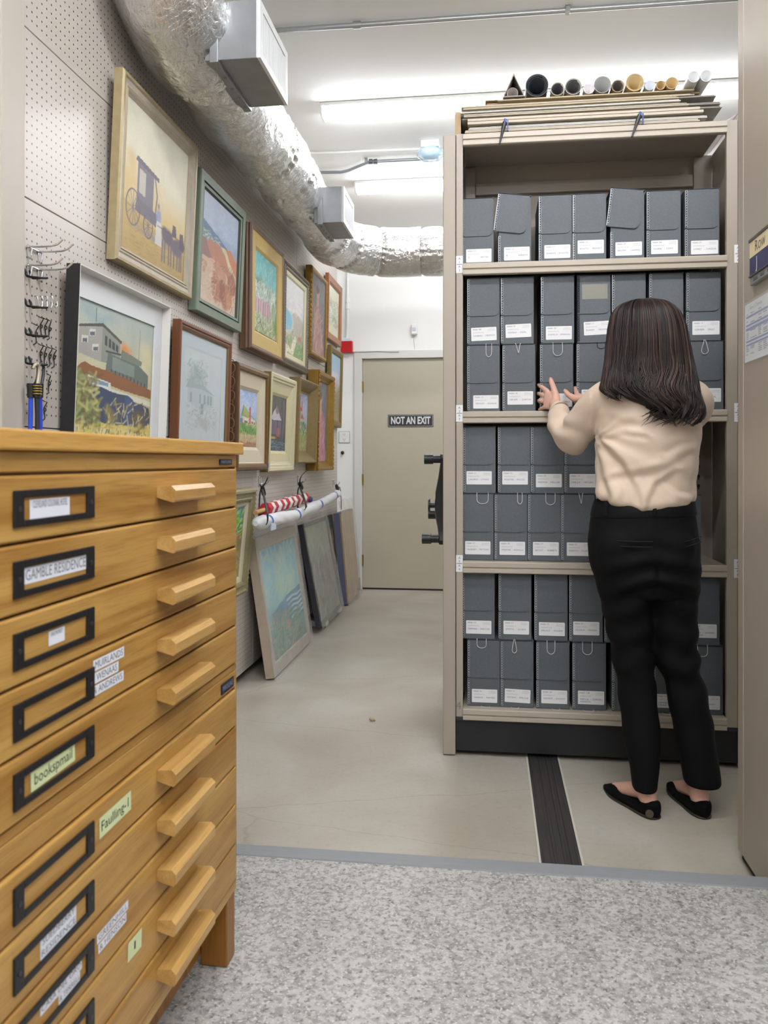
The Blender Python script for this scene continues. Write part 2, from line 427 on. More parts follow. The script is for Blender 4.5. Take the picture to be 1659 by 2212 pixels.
def bend(p0, p1, p2, n=24): return [(Vector(p0)*(1-t)**2+Vector(p1)*2*t*(1-t)+Vector(p2)*t*t) for t in [i/n for i in range(n+1)]]
def foil_tube(path, radius, bands, name, parent, crumple=1.0, seed=0.0, bulge=0.02):
    """radius(s): along the arc length; bands: arc lengths where tape pinches the sleeve"""
    P = resample(path, 0.014); n = 104; rg = []; s = 0.0; prev = None
    for i, p in enumerate(P):
        if i: s += (P[i]-P[i-1]).length
        d = (P[min(i+1, len(P)-1)]-P[max(i-1, 0)]).normalized()
        a = d.orthogonal().normalized() if prev is None else (prev-d*prev.dot(d)).normalized()
        prev = a; bb = d.cross(a)
        db = min([abs(s-q) for q in bands] or [9])
        r0 = radius(s)-0.016*math.exp(-(db/0.016)**2)-bulge*0.6*math.exp(-db/0.06)
        ring = []
        for j in range(n):
            t = 2*PI*j/n; q = a*math.cos(t)+bb*math.sin(t); w = p+q*r0
            e = 0.0
            big = NZ.noise(Vector((w.x*5+seed, w.y*5, w.z*5)))
            ridge = 1-abs(NZ.noise(Vector((w.x*11+3+seed, w.y*9, w.z*11))))*2
            fine = 1-abs(NZ.noise(Vector((w.x*30, w.y*26+seed, w.z*30))))*2
            e += crumple*(0.008*big+0.006*ridge*max(0, 0.6+big)+0.0022*fine)
            e += 0.0055*math.exp(-db/0.05)*math.sin(t*23+4*NZ.noise(Vector((w.x*7, w.y*7, w.z*7+seed))))
            ring.append(p+q*(r0+e))
        rg.append(ring)
    b = B().rings(rg, 0, True)
    return b.build(name, M_FOIL, parent, world=True)
duct = thing('air_duct', 'silver foil-wrapped air duct running along the left wall and across the back', 'duct', (DX, 2.6, DZ))
YB = 5.86                                     # the cross run
# near end: the sleeve comes down from the ceiling and turns along the wall
path = bend((DX+0.0, 2.44, 3.19), (DX, 2.47, 2.68), (DX, 2.86, DZ+0.0), 30)
foil_tube([(DX, 2.43, 3.30)]+path, lambda s: 0.184, [], 'near_elbow', duct, 1.1, 5.0, 0.0)
def rr(s): return DR_+0.008*math.sin(s*2.1)
foil_tube([(DX, 2.74, DZ), (DX, 5.32, DZ)], rr, [0.16, 1.02, 1.38, 1.78, 2.12, 2.5], 'wall_run', duct, 1.25, 1.0, 0.012)
foil_tube(bend((DX, 5.28, DZ), (DX, YB, DZ), (DX+0.58, YB, DZ), 40), lambda s: 0.172, [0.3, 0.62], 'corner_elbow', duct, 0.8, 2.0, 0.01)
foil_tube([(DX+0.56, YB, DZ), (2.7, YB, DZ)], lambda s: 0.178, [0.015, 0.20, 0.47, 0.74, 1.0, 1.26, 1.52, 1.8, 2.1], 'cross_run', duct, 0.7, 3.0, 0.022)
def vent(ya, yb, xg, zb, zt):
    t = B()
    xl = DX+0.10
    t.box(xl, xg-0.0125, ya, yb, zb, zt)
    v = t.build('vent_box', M_STEEL, duct, 0.002, world=True)
    b = B().box(xl+0.02, xl+0.05, ya-0.012, yb+0.012, zb-0.012, zt+0.012)   # flange at the sleeve
    b.build('flange', M_STEEL, v, 0.002, world=True)
    g = B(); m = 0.035
    g.box(xg-0.012, xg, ya, ya+m, zb, zt); g.box(xg-0.012, xg, yb-m, yb, zb, zt)
    g.box(xg-0.012, xg, ya+m, yb-m, zb, zb+m*0.8); g.box(xg-0.012, xg, ya+m, yb-m, zt-m*0.8, zt)
    n = 22
    for i in range(n):
        y = ya+m+(yb-ya-2*m)*(i+0.5)/n
        g.box(xg-0.011, xg-0.002, y-0.0022, y+0.0022, zb+0.02, zt-0.02)
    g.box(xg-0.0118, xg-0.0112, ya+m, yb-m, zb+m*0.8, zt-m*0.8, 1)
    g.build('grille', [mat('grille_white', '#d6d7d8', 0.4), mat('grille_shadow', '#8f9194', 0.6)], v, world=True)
    for k in range(5):
        y = ya+0.03+(yb-ya-0.06)*k/4
        B().sphere((xl+0.035, y, zb-0.013), 0.005, 8, 5).build('screw', mat('screw_steel', '#8a8c8e', 0.3, 1.0), v, world=True)
    return v
g1a, g1b = ox(562.5, 119, -0.772), ox(621.5, 232, -0.772)
vent(g1a.y, g1b.y, -0.772, 0.5*(g1a.z+g1b.z), 0.5*(g1a.z+g1b.z)+0.2)
g2a, g2b = ox(742.6, 476, -0.80), ox(764.6, 519, -0.80)
vent(g2a.y, g2b.y, -0.80, 0.5*(g2a.z+g2b.z), 0.5*(g2a.z+g2b.z)+0.2)

# conduits
M_COND = mat('conduit_steel', '#b4b7b9', 0.35, 0.7)
yc = oz(602, 66, CEIL-0.018).y
t = thing('conduit', 'straight metal conduit pipe across the ceiling nearest the viewer', 'conduit', (0, yc, CEIL-0.018))
b = B().cyl((-1.3, yc, CEIL-0.018), (RX1-0.05, yc, CEIL-0.018), 0.0125, n=14); b.build('pipe', M_COND, t, world=True)
p = oz(773, 59, CEIL-0.018)
B().cyl((p.x-0.018, yc, p.z), (p.x+0.018, yc, p.z), 0.017, n=14).build('coupling', M_COND, t, world=True)
for k in range(2):
    x = (0.35, 1.2)[k]
    B().box(x-0.012, x+0.012, yc-0.028, yc+0.028, CEIL-0.006, CEIL-0.0005).box(x-0.01, x+0.01, yc-0.015, yc+0.015, CEIL-0.033, CEIL-0.006).build('strap', M_COND, t, 0.001, world=True)
zc = CEIL-0.03
pp = [oz(660, 373, zc), oz(736, 372, zc), oz(752, 368.5, zc), oz(793, 352, zc), oz(808, 349, zc), oz(925, 343, zc)]
t = thing('conduit', 'bent metal conduit pipe leading to the plastic-covered detector', 'conduit', pp[3])
B().tube([q for q in pp], 0.0105, 12).build('pipe', mat('conduit_dull', '#9fa5aa', 0.4, 0.7), t, world=True)
b = B()
for u in (801, 811): q = oz(u, 349, zc); b.cyl((q.x-0.012, q.y, q.z), (q.x+0.012, q.y, q.z), 0.017, n=12)
b.build('coupling', mat('coupling_dark', '#5d6166', 0.4, 0.7), t, world=True)
q = oz(791, 346, CEIL-0.012); B().cyl((q.x, q.y, CEIL-0.03), (q.x, q.y, CEIL-0.001), 0.012, n=12).build('hanger', M_COND, t, world=True)
zc = CEIL-0.012; ww = [oz(660, 331, zc), oz(720, 330, zc), oz(800, 326, zc), oz(912, 322, zc)]
o = B().tube(ww, 0.008, 8).build('wire_raceway', M_WHITEM); tag(o, 'thin white cable raceway on the ceiling behind the bent conduit', 'raceway')
q = oz(930, 318, CEIL-0.03)
t = thing('smoke_detector', 'ceiling smoke detector wrapped in bluish clear plastic', 'detector', (q.x, q.y, CEIL))
B().box(q.x-0.057, q.x+0.057, q.y-0.057, q.y+0.057, CEIL-0.045, CEIL-0.001).build('mounting_box', M_WHITEM, t, 0.003, world=True)
pr = [(0.03, -0.046), (0.066, -0.05), (0.075, -0.065), (0.068, -0.085), (0.045, -0.1), (0.012, -0.105)]
b = B().rings([[Vector((q.x+r*math.cos(2*PI*j/24), q.y+r*math.sin(2*PI*j/24), CEIL+z)) for j in range(24)] for r, z in pr])
b.build('head', mat('detector_plastic', '#dfe6ea', 0.35), t, world=True)
def clear_plastic(name, tint, alpha, rough=0.12, bump=(14, 0.6, 0.02)):
    """thin film: lets most light through, with its own haze and gloss"""
    if name in MATS: return MATS[name]
    m = bpy.data.materials.new(name); m.use_nodes = True; MATS[name] = m
    nt = m.node_tree; nt.nodes.remove(nt.nodes['Principled BSDF']); out = nt.nodes['Material Output']
    tr = nt.nodes.new('ShaderNodeBsdfTransparent'); gl = nt.nodes.new('ShaderNodeBsdfPrincipled')
    gl.inputs['Base Color'].default_value = lin(tint)+(1,); gl.inputs['Roughness'].default_value = rough
    gl.inputs['Coat Weight'].default_value = 0.6; gl.inputs['Coat Roughness'].default_value = 0.08
    tc = nt.nodes.new('ShaderNodeTexCoord'); n = nt.nodes.new('ShaderNodeTexNoise'); n.inputs['Scale'].default_value = bump[0]; n.inputs['Detail'].default_value = 5
    n.inputs['Distortion'].default_value = 0.8
    nt.links.new(tc.outputs['Object'], n.inputs['Vector'])
    bp = nt.nodes.new('ShaderNodeBump'); bp.inputs['Strength'].default_value = bump[1]; bp.inputs['Distance'].default_value = bump[2]
    nt.links.new(n.outputs['Fac'], bp.inputs['Height']); nt.links.new(bp.outputs[0], gl.inputs['Normal'])
    mx = nt.nodes.new('ShaderNodeMixShader'); mx.inputs[0].default_value = alpha
    nt.links.new(tr.outputs[0], mx.inputs[1]); nt.links.new(gl.outputs[0], mx.inputs[2]); nt.links.new(mx.outputs[0], out.inputs[0])
    return m
pr = [(0.055, -0.04), (0.08, -0.052), (0.088, -0.07), (0.08, -0.095), (0.055, -0.115), (0.012, -0.122)]
b = B().rings([[Vector((q.x+(r+0.004*math.sin(5*j+i))*math.cos(2*PI*j/30), q.y+(r+0.004*math.sin(5*j+i))*math.sin(2*PI*j/30), CEIL+z)) for j in range(30)] for i, (r, z) in enumerate(pr)])
b.build('plastic_cover', clear_plastic('detector_film', '#a9cfe4', 0.45), t, world=True)

# ================================================================== back wall fittings
def bw(u, v): return oy(u, v, RY1)
a, c = bw(738, 732), bw(763, 763)
t = thing('fire_alarm', 'red fire alarm sounder on the back wall above the door corner', 'alarm', (0.5*(a.x+c.x), RY1, c.z))
B().box(a.x, c.x, RY1-0.055, RY1-0.001, c.z, a.z-0.028).build('body', mat('alarm_red', '#b8141c', 0.35), t, 0.004, world=True)
b = B().box(a.x+0.006, c.x-0.012, RY1-0.058, RY1-0.001, a.z-0.03, a.z); b.build('strobe', mat('strobe_glass', '#cfd2d4', 0.15, bump=(120, 1.0)), t, 0.004, world=True)
a, c = bw(889, 701), bw(902, 724)
t = thing('motion_sensor', 'small white motion sensor high on the back wall', 'sensor', (0.5*(a.x+c.x), RY1, c.z))
B().box(a.x, c.x, RY1-0.045, RY1-0.001, c.z, a.z).build('body', M_WHITEM, t, 0.01, 4, world=True)
B().box(a.x+0.01, c.x-0.01, RY1-0.048, RY1-0.04, c.z+0.03, a.z-0.03).build('lens', mat('sensor_lens', '#c6cbd3', 0.3), t, 0.003, world=True)
w = [bw(895, 724), bw(894, 735), bw(895.5, 748), bw(896, 761)]
B().tube([(p.x, RY1-0.004, p.z) for p in w], 0.0022, 6).build('wire', mat('grey_wire', '#bdbdbb', 0.5), t, world=True)
w = [bw(763, 761), bw(790, 761), bw(815, 760), bw(845, 761), bw(862, 761)]
o = B().tube([(p.x, RY1-0.021, p.z) for p in w], 0.003, 6).build('wire', mat('dark_wire', '#8d8c89', 0.5)); tag(o, 'thin grey wire stapled along the top of the door casing', 'wire')
p0, p1 = bw(752, 598), bw(750, 740)
t = thing('wall_conduit', 'white painted conduit running down to the red fire alarm', 'conduit', (p1.x, RY1, p1.z))
B().tube([(p0.x, RY1-0.02, CEIL-0.01), (p0.x, RY1-0.02, bw(752, 690).z), (p1.x, RY1-0.02, p1.z)], 0.012, 10).build('pipe', M_WHITEM, t, world=True)
for v in (650, 664): z = bw(752, v).z; B().cyl((p0.x, RY1-0.02, z-0.02), (p0.x, RY1-0.02, z+0.02), 0.018, n=10).build('coupling', M_WHITEM, t, world=True)
a, c = bw(732, 932), bw(756, 957)
t = thing('power_outlet', 'double power outlet with dark-edged plate left of the door', 'outlet', (0.5*(a.x+c.x), RY1, c.z))
B().box(a.x, c.x, RY1-0.006, RY1-0.001, c.z, a.z).build('back_plate', mat('outlet_edge', '#5a5a5c', 0.5), t, 0.002, world=True)
B().box(a.x+0.003, c.x-0.003, RY1-0.009, RY1-0.004, c.z+0.003, a.z-0.003).build('face_plate', M_WHITEM, t, 0.002, world=True)
mx = 0.5*(a.x+c.x); mz = 0.5*(a.z+c.z)
for s in (-1, 1):
    b = B().cyl((mx, RY1-0.011, mz+s*0.024), (mx, RY1-0.008, mz+s*0.024), 0.017, n=20)
    for k in (-1, 1): b.box(mx+k*0.007-0.0015, mx+k*0.007+0.0015, RY1-0.0115, RY1-0.0105, mz+s*0.024, mz+s*0.024+0.010, 1)
    b.box(mx-0.002, mx+0.002, RY1-0.0115, RY1-0.0105, mz+s*0.024-0.01, mz+s*0.024-0.005, 1)
    b.build('socket', [M_WHITEM, M_INKB], t, world=True)
p = bw(741, 978)
t = thing('door_stop', 'round black rubber door stop on the wall below the outlet', 'door stop', (p.x, RY1, p.z))
B().cyl((p.x, RY1-0.02, p.z), (p.x, RY1-0.001, p.z), 0.012, n=14).build('stem', M_STEEL, t, world=True)
B().sphere((p.x, RY1-0.028, p.z), 0.017, sc=(1, 0.6, 1)).build('bumper', M_BPL, t, world=True)
# the door's sign
a, c = oy(838, 896, RY1+0.012), oy(936, 922, RY1+0.012)
ys = RY1+0.0115
t = thing('door_sign', 'black sign reading NOT AN EXIT on the beige door', 'sign', (0.5*(a.x+c.x), ys, c.z))
B().box(a.x, c.x, ys-0.003, ys, c.z, a.z).build('plate', mat('sign_black', '#2b2b2d', 0.45), t, world=True)
b = B(); e = 0.006
for q in ((a.x+e, c.x-e, a.z-e-0.002, a.z-e), (a.x+e, c.x-e, c.z+e, c.z+e+0.002), (a.x+e, a.x+e+0.002, c.z+e, a.z-e), (c.x-e-0.002, c.x-e, c.z+e, a.z-e)): b.box(q[0], q[1], ys-0.0036, ys-0.0028, q[2], q[3])
b.text('NOT AN EXIT', (a.z-c.z)*0.80, T_front(0.5*(a.x+c.x), ys-0.0037, 0.5*(a.z+c.z)), 0, bold=0.003, fit=(c.x-a.x)*0.87)
b.build('lettering', mat('sign_white', '#d5d6d8', 0.5), t, world=True)
# ================================================================== mobile shelving unit
YS = 3.175                                   # plane of its front edge
def sf(u, v, y=YS): return oy(u, v, y)
SX0, SX1 = sf(1000, 1000).x, sf(1569.5, 1000).x          # clear opening
PX0 = sf(984, 1000).x; EX0 = sf(957, 1000).x             # post flange, end panel
PX1 = sf(1593, 1000).x+0.004; EX1 = PX1+0.05
ZTOP = sf(1000, 291).z; ZEND = sf(970, 292).z
YBK = 3.52
shelf_z = [sf(1000, 1527).z-0.004, sf(1000, 1212).z, sf(1000, 889).z, sf(1000, 569.5).z, ZTOP]
su = thing('shelving_unit', 'tall tan steel mobile shelving unit filled with grey document boxes', 'shelving', (0.4, YS, 0))
B().box(EX0, PX0, YS-0.004, YS+0.72, 0.004, ZEND).build('end_panel', M_TAN, su, 0.004, world=True)
B().box(PX1, EX1, YS-0.004, YS+0.72, 0.004, ZEND).build('end_panel', M_TAN, su, 0.004, world=True)
zb = sf(984, 1548).z
for x0, x1 in ((PX0+0.001, SX0), (SX1, PX1-0.001)):
    b = B().box(x0, x1, YS, YS+0.02, zb, ZTOP+0.004)
    if x0 < 0: b.box(x0, x0+0.004, YS, YBK, zb, ZTOP)
    else: b.box(x1-0.004, x1, YS, YBK, zb, ZTOP)
    b.build('post', M_TAN, su, 0.0015, world=True)
    # slotted upright at the back corner
    xs = SX0+0.002 if x0 < 0 else SX1-0.042
    b = B().box(xs, xs+0.04, YBK-0.03, YBK-0.012, zb, ZTOP-0.02)
    z = zb+0.05
    while z < ZTOP-0.16:
        b.box(xs+0.014, xs+0.024, YBK-0.0303, YBK-0.029, z, z+0.012, 1); b.box(xs+0.0165, xs+0.0215, YBK-0.0303, YBK-0.029, z-0.008, z, 1)
        z += 0.04
    b.build('slotted_upright', [mat('shelf_back_enamel', '#978c7e', 0.45), M_BLACK], su, world=True)
B().box(PX0+0.005, PX1-0.005, YBK, YBK+0.01, zb, ZTOP-0.0005).build('back_panel', mat('shelf_back_enamel', '#978c7e', 0.45), su, world=True)
B().box(SX0+0.0435, SX1-0.0435, YBK-0.028, YBK-0.001, ZTOP-0.135, ZTOP-0.085).build('back_rail', mat('shelf_back_enamel', '#978c7e', 0.45), su, 0.003, world=True)
for k, z in enumerate(shelf_z):
    b = B()
    pf = [(YS-0.012, z-0.003), (YS-0.008, z), (YBK-0.002, z), (YBK-0.002, z-0.006), (YS+0.012, z-0.006), (YS+0.012, z-0.046), (YS-0.004, z-0.046),
          (YS-0.009, z-0.043), (YS-0.009, z-0.030), (YS-0.006, z-0.027), (YS-0.006, z-0.024), (YS-0.012, z-0.021)]
    b.prism(pf[::-1], lambda a, c, d: (d, a, c), SX0+0.0005, SX1-0.0005)
    b.build('shelf', M_TANL if k < 4 else M_TANL, su, 0.0008, world=True)
B().box(PX0+0.001, PX1-0.001, YS+0.004, YS+0.70, 0.02, zb-0.001).build('base', M_BLACK, su, 0.002, world=True)
B().box(PX0+0.001, PX1-0.001, YS-0.002, YS+0.004, zb-0.014, zb-0.001).build('base_lip', mat('dark_metal', '#3c3a40', 0.35, 0.4), su, 0.001, world=True)
# shelf tags on the posts
def shelf_tag(ua, va, vb, top, bot, tilt=0.0, w=0.0265):
    p = sf(ua, va); q = sf(ua, vb)
    b = B().box(p.x, p.x+w, YS-0.0012, YS-0.0002, q.z, p.z)
    zc_ = 0.5*(p.z+q.z); h = p.z-q.z
    b.box(p.x+0.003, p.x+w-0.003, YS-0.0016, YS-0.001, zc_-0.001, zc_+0.001, 1)
    for k, ch in enumerate(top+bot): b.text(ch, h*0.19, T_front(p.x+w/2, YS-0.0016, p.z-h*(0.17, 0.38, 0.64, 0.85)[k]), 1)
    b.build('shelf_tag', [M_PAPER, M_INKBL], su, world=True)
for ua, va, vb, t_, bt in ((985, 553, 590, 'A1', 'A2'), (985, 875, 911, 'A2', 'A3'), (985, 1199, 1235, 'A3', 'A4'),
                           (1586, 529, 568, 'A5', 'A6'), (1586, 871, 911, 'A6', 'A7'), (1585.5, 1208, 1248, 'A7', 'A8')): shelf_tag(ua, va, vb, t_, bt)
p = sf(990.5, 1525); B().text('4', 0.045, T_front(p.x, YS-0.0005, p.z), 0).build('pencil_number', M_INKG, su, world=True)
# three-armed hand wheel on the left end
hub = Vector((EX0, 3.55, 1.155-(1090-994)/1750*3.6))
hw = thing('hand_wheel', 'black three-armed hand wheel on the left end of the shelving', 'hand wheel', hub)
B().cyl(hub+Vector((-0.004, 0, 0)), hub+Vector((0.0, 0, 0)), 0.07, n=28).cyl(hub+Vector((-0.055, 0, 0)), hub+Vector((-0.004, 0, 0)), 0.032, 0.045, n=24).build('hub', M_BPL, hw, 0.002, world=True)
B().cyl(hub+Vector((-0.078, 0, 0)), hub+Vector((-0.05, 0, 0)), 0.012, n=16).cyl(hub+Vector((-0.085, 0, 0)), hub+Vector((-0.078, 0, 0)), 0.03, n=20).build('lock_knob', M_BPL, hw, 0.002, world=True)
for ang in (100, 220, -15):
    a = math.radians(ang); dv = Vector((0, math.cos(a), math.sin(a))); nv = Vector((0, -math.sin(a), math.cos(a)))
    L = 0.205; rg = []
    for s, wd, x0, x1 in ((0.0, 0.04, -0.052, -0.012), (0.06, 0.03, -0.05, -0.016), (0.13, 0.022, -0.036, -0.012), (L-0.02, 0.02, -0.028, -0.006), (L+0.008, 0.022, -0.028, -0.006), (L+0.022, 0.012, -0.027, -0.008)):
        c = hub+dv*s
        rg.append([c+Vector((x0, 0, 0))-nv*wd, c+Vector((x0-0.004, 0, 0)), c+Vector((x0, 0, 0))+nv*wd, c+Vector((x1, 0, 0))+nv*wd, c+Vector((x1, 0, 0))-nv*wd])
    arm = B().rings(rg, 0, True, True, False).build('arm', M_BPL, hw, 0.003, world=True)
    c = hub+dv*L
    B().cyl(c+Vector((-0.062, 0, 0)), c+Vector((-0.026, 0, 0)), 0.017, n=18).cyl(c+Vector((-0.1, 0, 0)), c+Vector((-0.062, 0, 0)), 0.022, 0.0215, n=18).build('grip', M_BPL, arm, 0.002, world=True)
# the rail let into the floor
pa, pb, pc, pd = oz(1140, 1646), oz(1203, 1647), oz(1172, 1866), oz(1261, 1870)
rx0, rx1 = 0.5*(pa.x+pc.x), 0.5*(pb.x+pd.x)
t = thing('floor_rail', 'dark grooved steel floor rail running under the shelving', 'rail', (0.5*(rx0+rx1), 3.0, 0))
b = B(); n = 9; prof = [(rx0, 0.0005)]
wr = rx1-rx0
for f, z in ((0.0, .003), (.06, .003), (.07, .005), (.24, .005), (.25, .002), (.33, .002), (.34, .004), (.41, .004), (.42, .0015), (.58, .0015), (.59, .004), (.66, .004), (.67, .002), (.75, .002), (.76, .005), (.93, .005), (.94, .003), (1.0, .003)): prof.append((rx0+wr*f, z))
prof.append((rx1, 0.0005))
b.prism(prof[::-1], lambda a, c, d: (a, d, c), 2.197, 4.2)
b.build('track', mat('rail_steel', '#4f4c4b', 0.45, 0.3, noise=(5, '#333030', 0.25, (30, 0.6, 1))), t, world=True)
for x0, x1 in ((rx0-0.007, rx0-0.0005), (rx1+0.0005, rx1+0.007)):
    B().box(x0, x1, 2.197, 4.2, 0.0004, 0.0022).build('grout_edge', mat('grout', '#cbc6b9', 0.6), t, world=True)

# ================================================================== document boxes
def box_mat():
    m = mat('grey_boxboard', '#51575c', 0.55, noise=(160, '#5d6368', 0.3), bump=(500, 0.12, 0.0006))
    return m
M_BOX = box_mat(); M_BOXD = mat('boxboard_edge', '#3f4449', 0.6)
M_EDGE = mat('metal_edging', '#a9afb4', 0.28, 0.5)
M_EDGEB = mat('black_metal_edging', '#202226', 0.35, 0.5)
M_CORD = mat('white_cord', '#d8d8d6', 0.6)
M_TAPE = mat('old_tape', '#807e74', 0.35)
BW, BH, BD = 0.126, 0.262, 0.262
def body_mesh():
    b = B().box(0, BW, 0, BD, 0, BH-0.004); return b
def lid_builder():
    b = B(); r = 0.024; h0 = BH*0.425
    poly = [(0, h0), (BW-0.004-r, h0)]+arc((BW-0.004-r, h0+r), r, -PI/2, 0, 8)[1:]+[(BW-0.004, BH), (0, BH)]
    b.prism([(x, z) for x, z in poly], lambda a, c, d: (a, d, c), -0.0012, -0.0034)
    b.box(-0.0005, BW+0.0005, -0.0034, BD, BH-0.004, BH)
    return b
def edge_builder(lo, hi, mi=0):
    """row of stamped loops along the left corner of the front"""
    b = B(); n = int((hi-lo)/0.0090)
    for i in range(n):
        z = lo+(hi-lo)*(i+0.5)/n
        pts = [(0.0046+0.0038*math.cos(q), -0.0044, z+0.0040*math.sin(q)) for q in [2*PI*k/10 for k in range(10)]]
        b.tube(pts, 0.0010, 5, 0, closed=True)
    b.box(-0.0008, 0.0012, -0.0042, 0.006, lo, hi, 0)
    return b
_edge_lo = None
BOX_N = [0]
def label_mesh(w, h, lines):
    """lines: (text, x0, z, size, ink, fit) on a white sticker"""
    b = B(); r = 0.003
    po = arc((w-r, r), r, -PI/2, 0, 4)+arc((w-r, h-r), r, 0, PI/2, 4)+arc((r, h-r), r, PI/2, PI, 4)+arc((r, r), r, PI, 1.5*PI, 4)
    b.prism(po, lambda a, c, d: (a, d, c), 0.0, -0.0006)
    for s, x, z, size, mi, fit in lines:
        b.text(s, size, T_front(x, -0.0009, z), mi, 'LEFT', fit=fit)
    b.box(w*0.66, w*0.95, -0.0009, -0.0007, h*0.72, h*0.735, 2)
    return b
def std_label(num, a, c, coll='MSS001', red=True, kind='BIOGRAPHICAL FILE', two=None):
    w, h = 0.099, 0.052
    L = [(coll, 0.006, h*0.84, 0.0075, 1, w*0.20), (num, w*0.30, h*0.85, 0.0095, 4 if red else 3, None), ('LA JOLLA', w*0.67, h*0.84, 0.0062, 2, w*0.26), (kind, 0.008, h*0.61, 0.0055, 2, w*0.42)]
    L += [(a, 0.008, h*0.37, 0.0085, 3, min(w*0.36, 0.0062*len(a))), ('-', w*0.49, h*0.37, 0.009, 3, None), (c, w*0.56, h*0.37, 0.0085, 3, min(w*0.36, 0.0062*len(c)))]
    if two: L.append((two, 0.008, h*0.19, 0.0085, 3, min(w*0.4, 0.0065*len(two))))
    return label_mesh(w, h, L)
LABM = [M_PAPER, mat('print_ink', '#5b5d61', 0.6), mat('faint_print_ink', '#a2a4a8', 0.6), mat('pen_ink', '#6a6c9c', 0.6), mat('red_pen_ink', '#cf7683', 0.6)]
def cord_pts(kind, w, L):
    if kind == 'v': return [(-w/2, 0.004, 0.0013), (-w/2, -0.0075, 0.0015), (-w/3, -0.008, -0.006), (0.001, -0.0075, -L), (0.003, -0.0075, -L), (w/3, -0.008, -0.006), (w/2, -0.0075, 0.0015), (w/2, 0.004, 0.0013)]
    if kind == 'drop': return [(-0.002, 0.004, 0.0013), (-0.002, -0.008, 0.0015), (-w*0.30, -0.0075, -L*0.45)]+[(w*0.42*math.cos(q), -0.0075, -L*0.72+L*0.28*math.sin(q)) for q in [PI+0.1+(PI-0.2)*k/8 for k in range(9)]]+[(w*0.30, -0.0075, -L*0.45), (0.002, -0.008, 0.0015), (0.002, 0.004, 0.0013)]
    if kind == 'shelf': return [(-w/2, 0.003, 0.0013), (-w/2, -0.014, 0.0013), (-w*0.2, -0.024, 0.0013), (0, -0.028, 0.0013), (w*0.3, -0.026, 0.0013), (w/2, -0.012, 0.0013), (w*0.4, 0.003, 0.0013)]
    return [(-w/2, 0.004, 0.0013), (-w/2, -0.0075, 0.0015)]+[(w*0.5*math.cos(q), -0.0075, -L*0.62+L*0.38*math.sin(q)) for q in [PI+PI*k/10 for k in range(11)]]+[(w/2, -0.0075, 0.0015), (w/2, 0.004, 0.0013)]
def smooth_pts(p, n=3):
    p = [Vector(q) for q in p]
    for _ in range(n-1):
        o = [p[0]]
        for i in range(len(p)-1): o += [p[i]*0.75+p[i+1]*0.25, p[i]*0.25+p[i+1]*0.75]
        p = o+[p[-1]]
    return p
proto_parts = {}
def make_box(x, y, z, label, lab, lab_pos, cord=None, lid_tilt=0.0, rz=0.0, black=False, tape=False, lift=0.0, lx=0.0):
    t = thing('document_box', label, 'archive box', (x, y, z), rz, 'grey document boxes on the shelves')
    if 'body' not in proto_parts:
        o = body_mesh().build('box_body', M_BOX, t, 0.0012); proto_parts['body'] = o
        o = edge_builder(0.006, BH*0.415).build('metal_edging', M_EDGE, o); proto_parts['edge'] = o
        o = lid_builder().build('lid', M_BOX, t, 0.0008); proto_parts['lid'] = o
        e = edge_builder(BH*0.44, BH-0.006).build('metal_edging', M_EDGE, o); e.location = (0, -0.0026, 0); proto_parts['ledge'] = e
        body, edge, lid, ledge = proto_parts['body'], proto_parts['edge'], proto_parts['lid'], e
    else:
        body = proto_parts['body'].copy(); COL.objects.link(body); body.parent = t
        edge = proto_parts['edge'].copy(); COL.objects.link(edge); edge.parent = body
        lid = proto_parts['lid'].copy(); COL.objects.link(lid); lid.parent = t
        ledge = proto_parts['ledge'].copy(); COL.objects.link(ledge); ledge.parent = lid
        lid.location = (0, 0, 0); lid.rotation_euler = (0, 0, 0)
    if black:
        for o in (edge, ledge):
            o.data = o.data.copy(); o.data.materials[0] = M_EDGEB
    if lid_tilt:
        # the lid has come loose and swings about its upper right corner
        lid.matrix_basis = Matrix.Translation((BW, 0, BH)) @ Matrix.Rotation(lid_tilt, 4, 'Y') @ Matrix.Translation((-BW, -0.003, -BH+lift))
    if lab:
        b = std_label(*lab) if isinstance(lab, tuple) else lab
        o = b.build('paper_label', LABM, t); o.location = (BW-0.108+lab_pos[0], -0.0003, lab_pos[1]); o.rotation_euler = (0, lab_pos[2] if len(lab_pos) > 2 else 0, 0)
    if cord:
        kind, cx_, w, L = cord[:4]
        pts = smooth_pts(cord_pts(kind, w, L), 3)
        B().tube([p+Vector((cx_, 0, 0)) for p in pts], 0.0011, 6).build('pull_cord', M_EDGEB if (len(cord) > 4 and cord[4]) else M_CORD, t)
    if tape:
        B().box(0.018, BW-0.012, -0.0038, -0.0034, BH*0.64, BH*0.86).build('tape_patch', M_TAPE, t)
    return t
ORD = ['first', 'second', 'third', 'fourth', 'fifth', 'sixth', 'seventh']
YBX = YS+0.0315                                # front of the boxes
def bx(u, v): return oy(u, v, YBX).x
_lv = [0]
def row(z, v, name, items):
    for it in items:
        u, desc, lab, lp = it[0], it[1], it[2], it[3]
        kw = it[4] if len(it) > 4 else {}
        dy = kw.pop('dy', 0.0)
        _lv[0] += 1
        make_box(bx(u, v), YBX+dy, z, 'grey document box, %s' % (desc % name), lab, lp, **kw)
z1 = shelf_z[3]+0.0012
T1 = '%s on the top shelf'
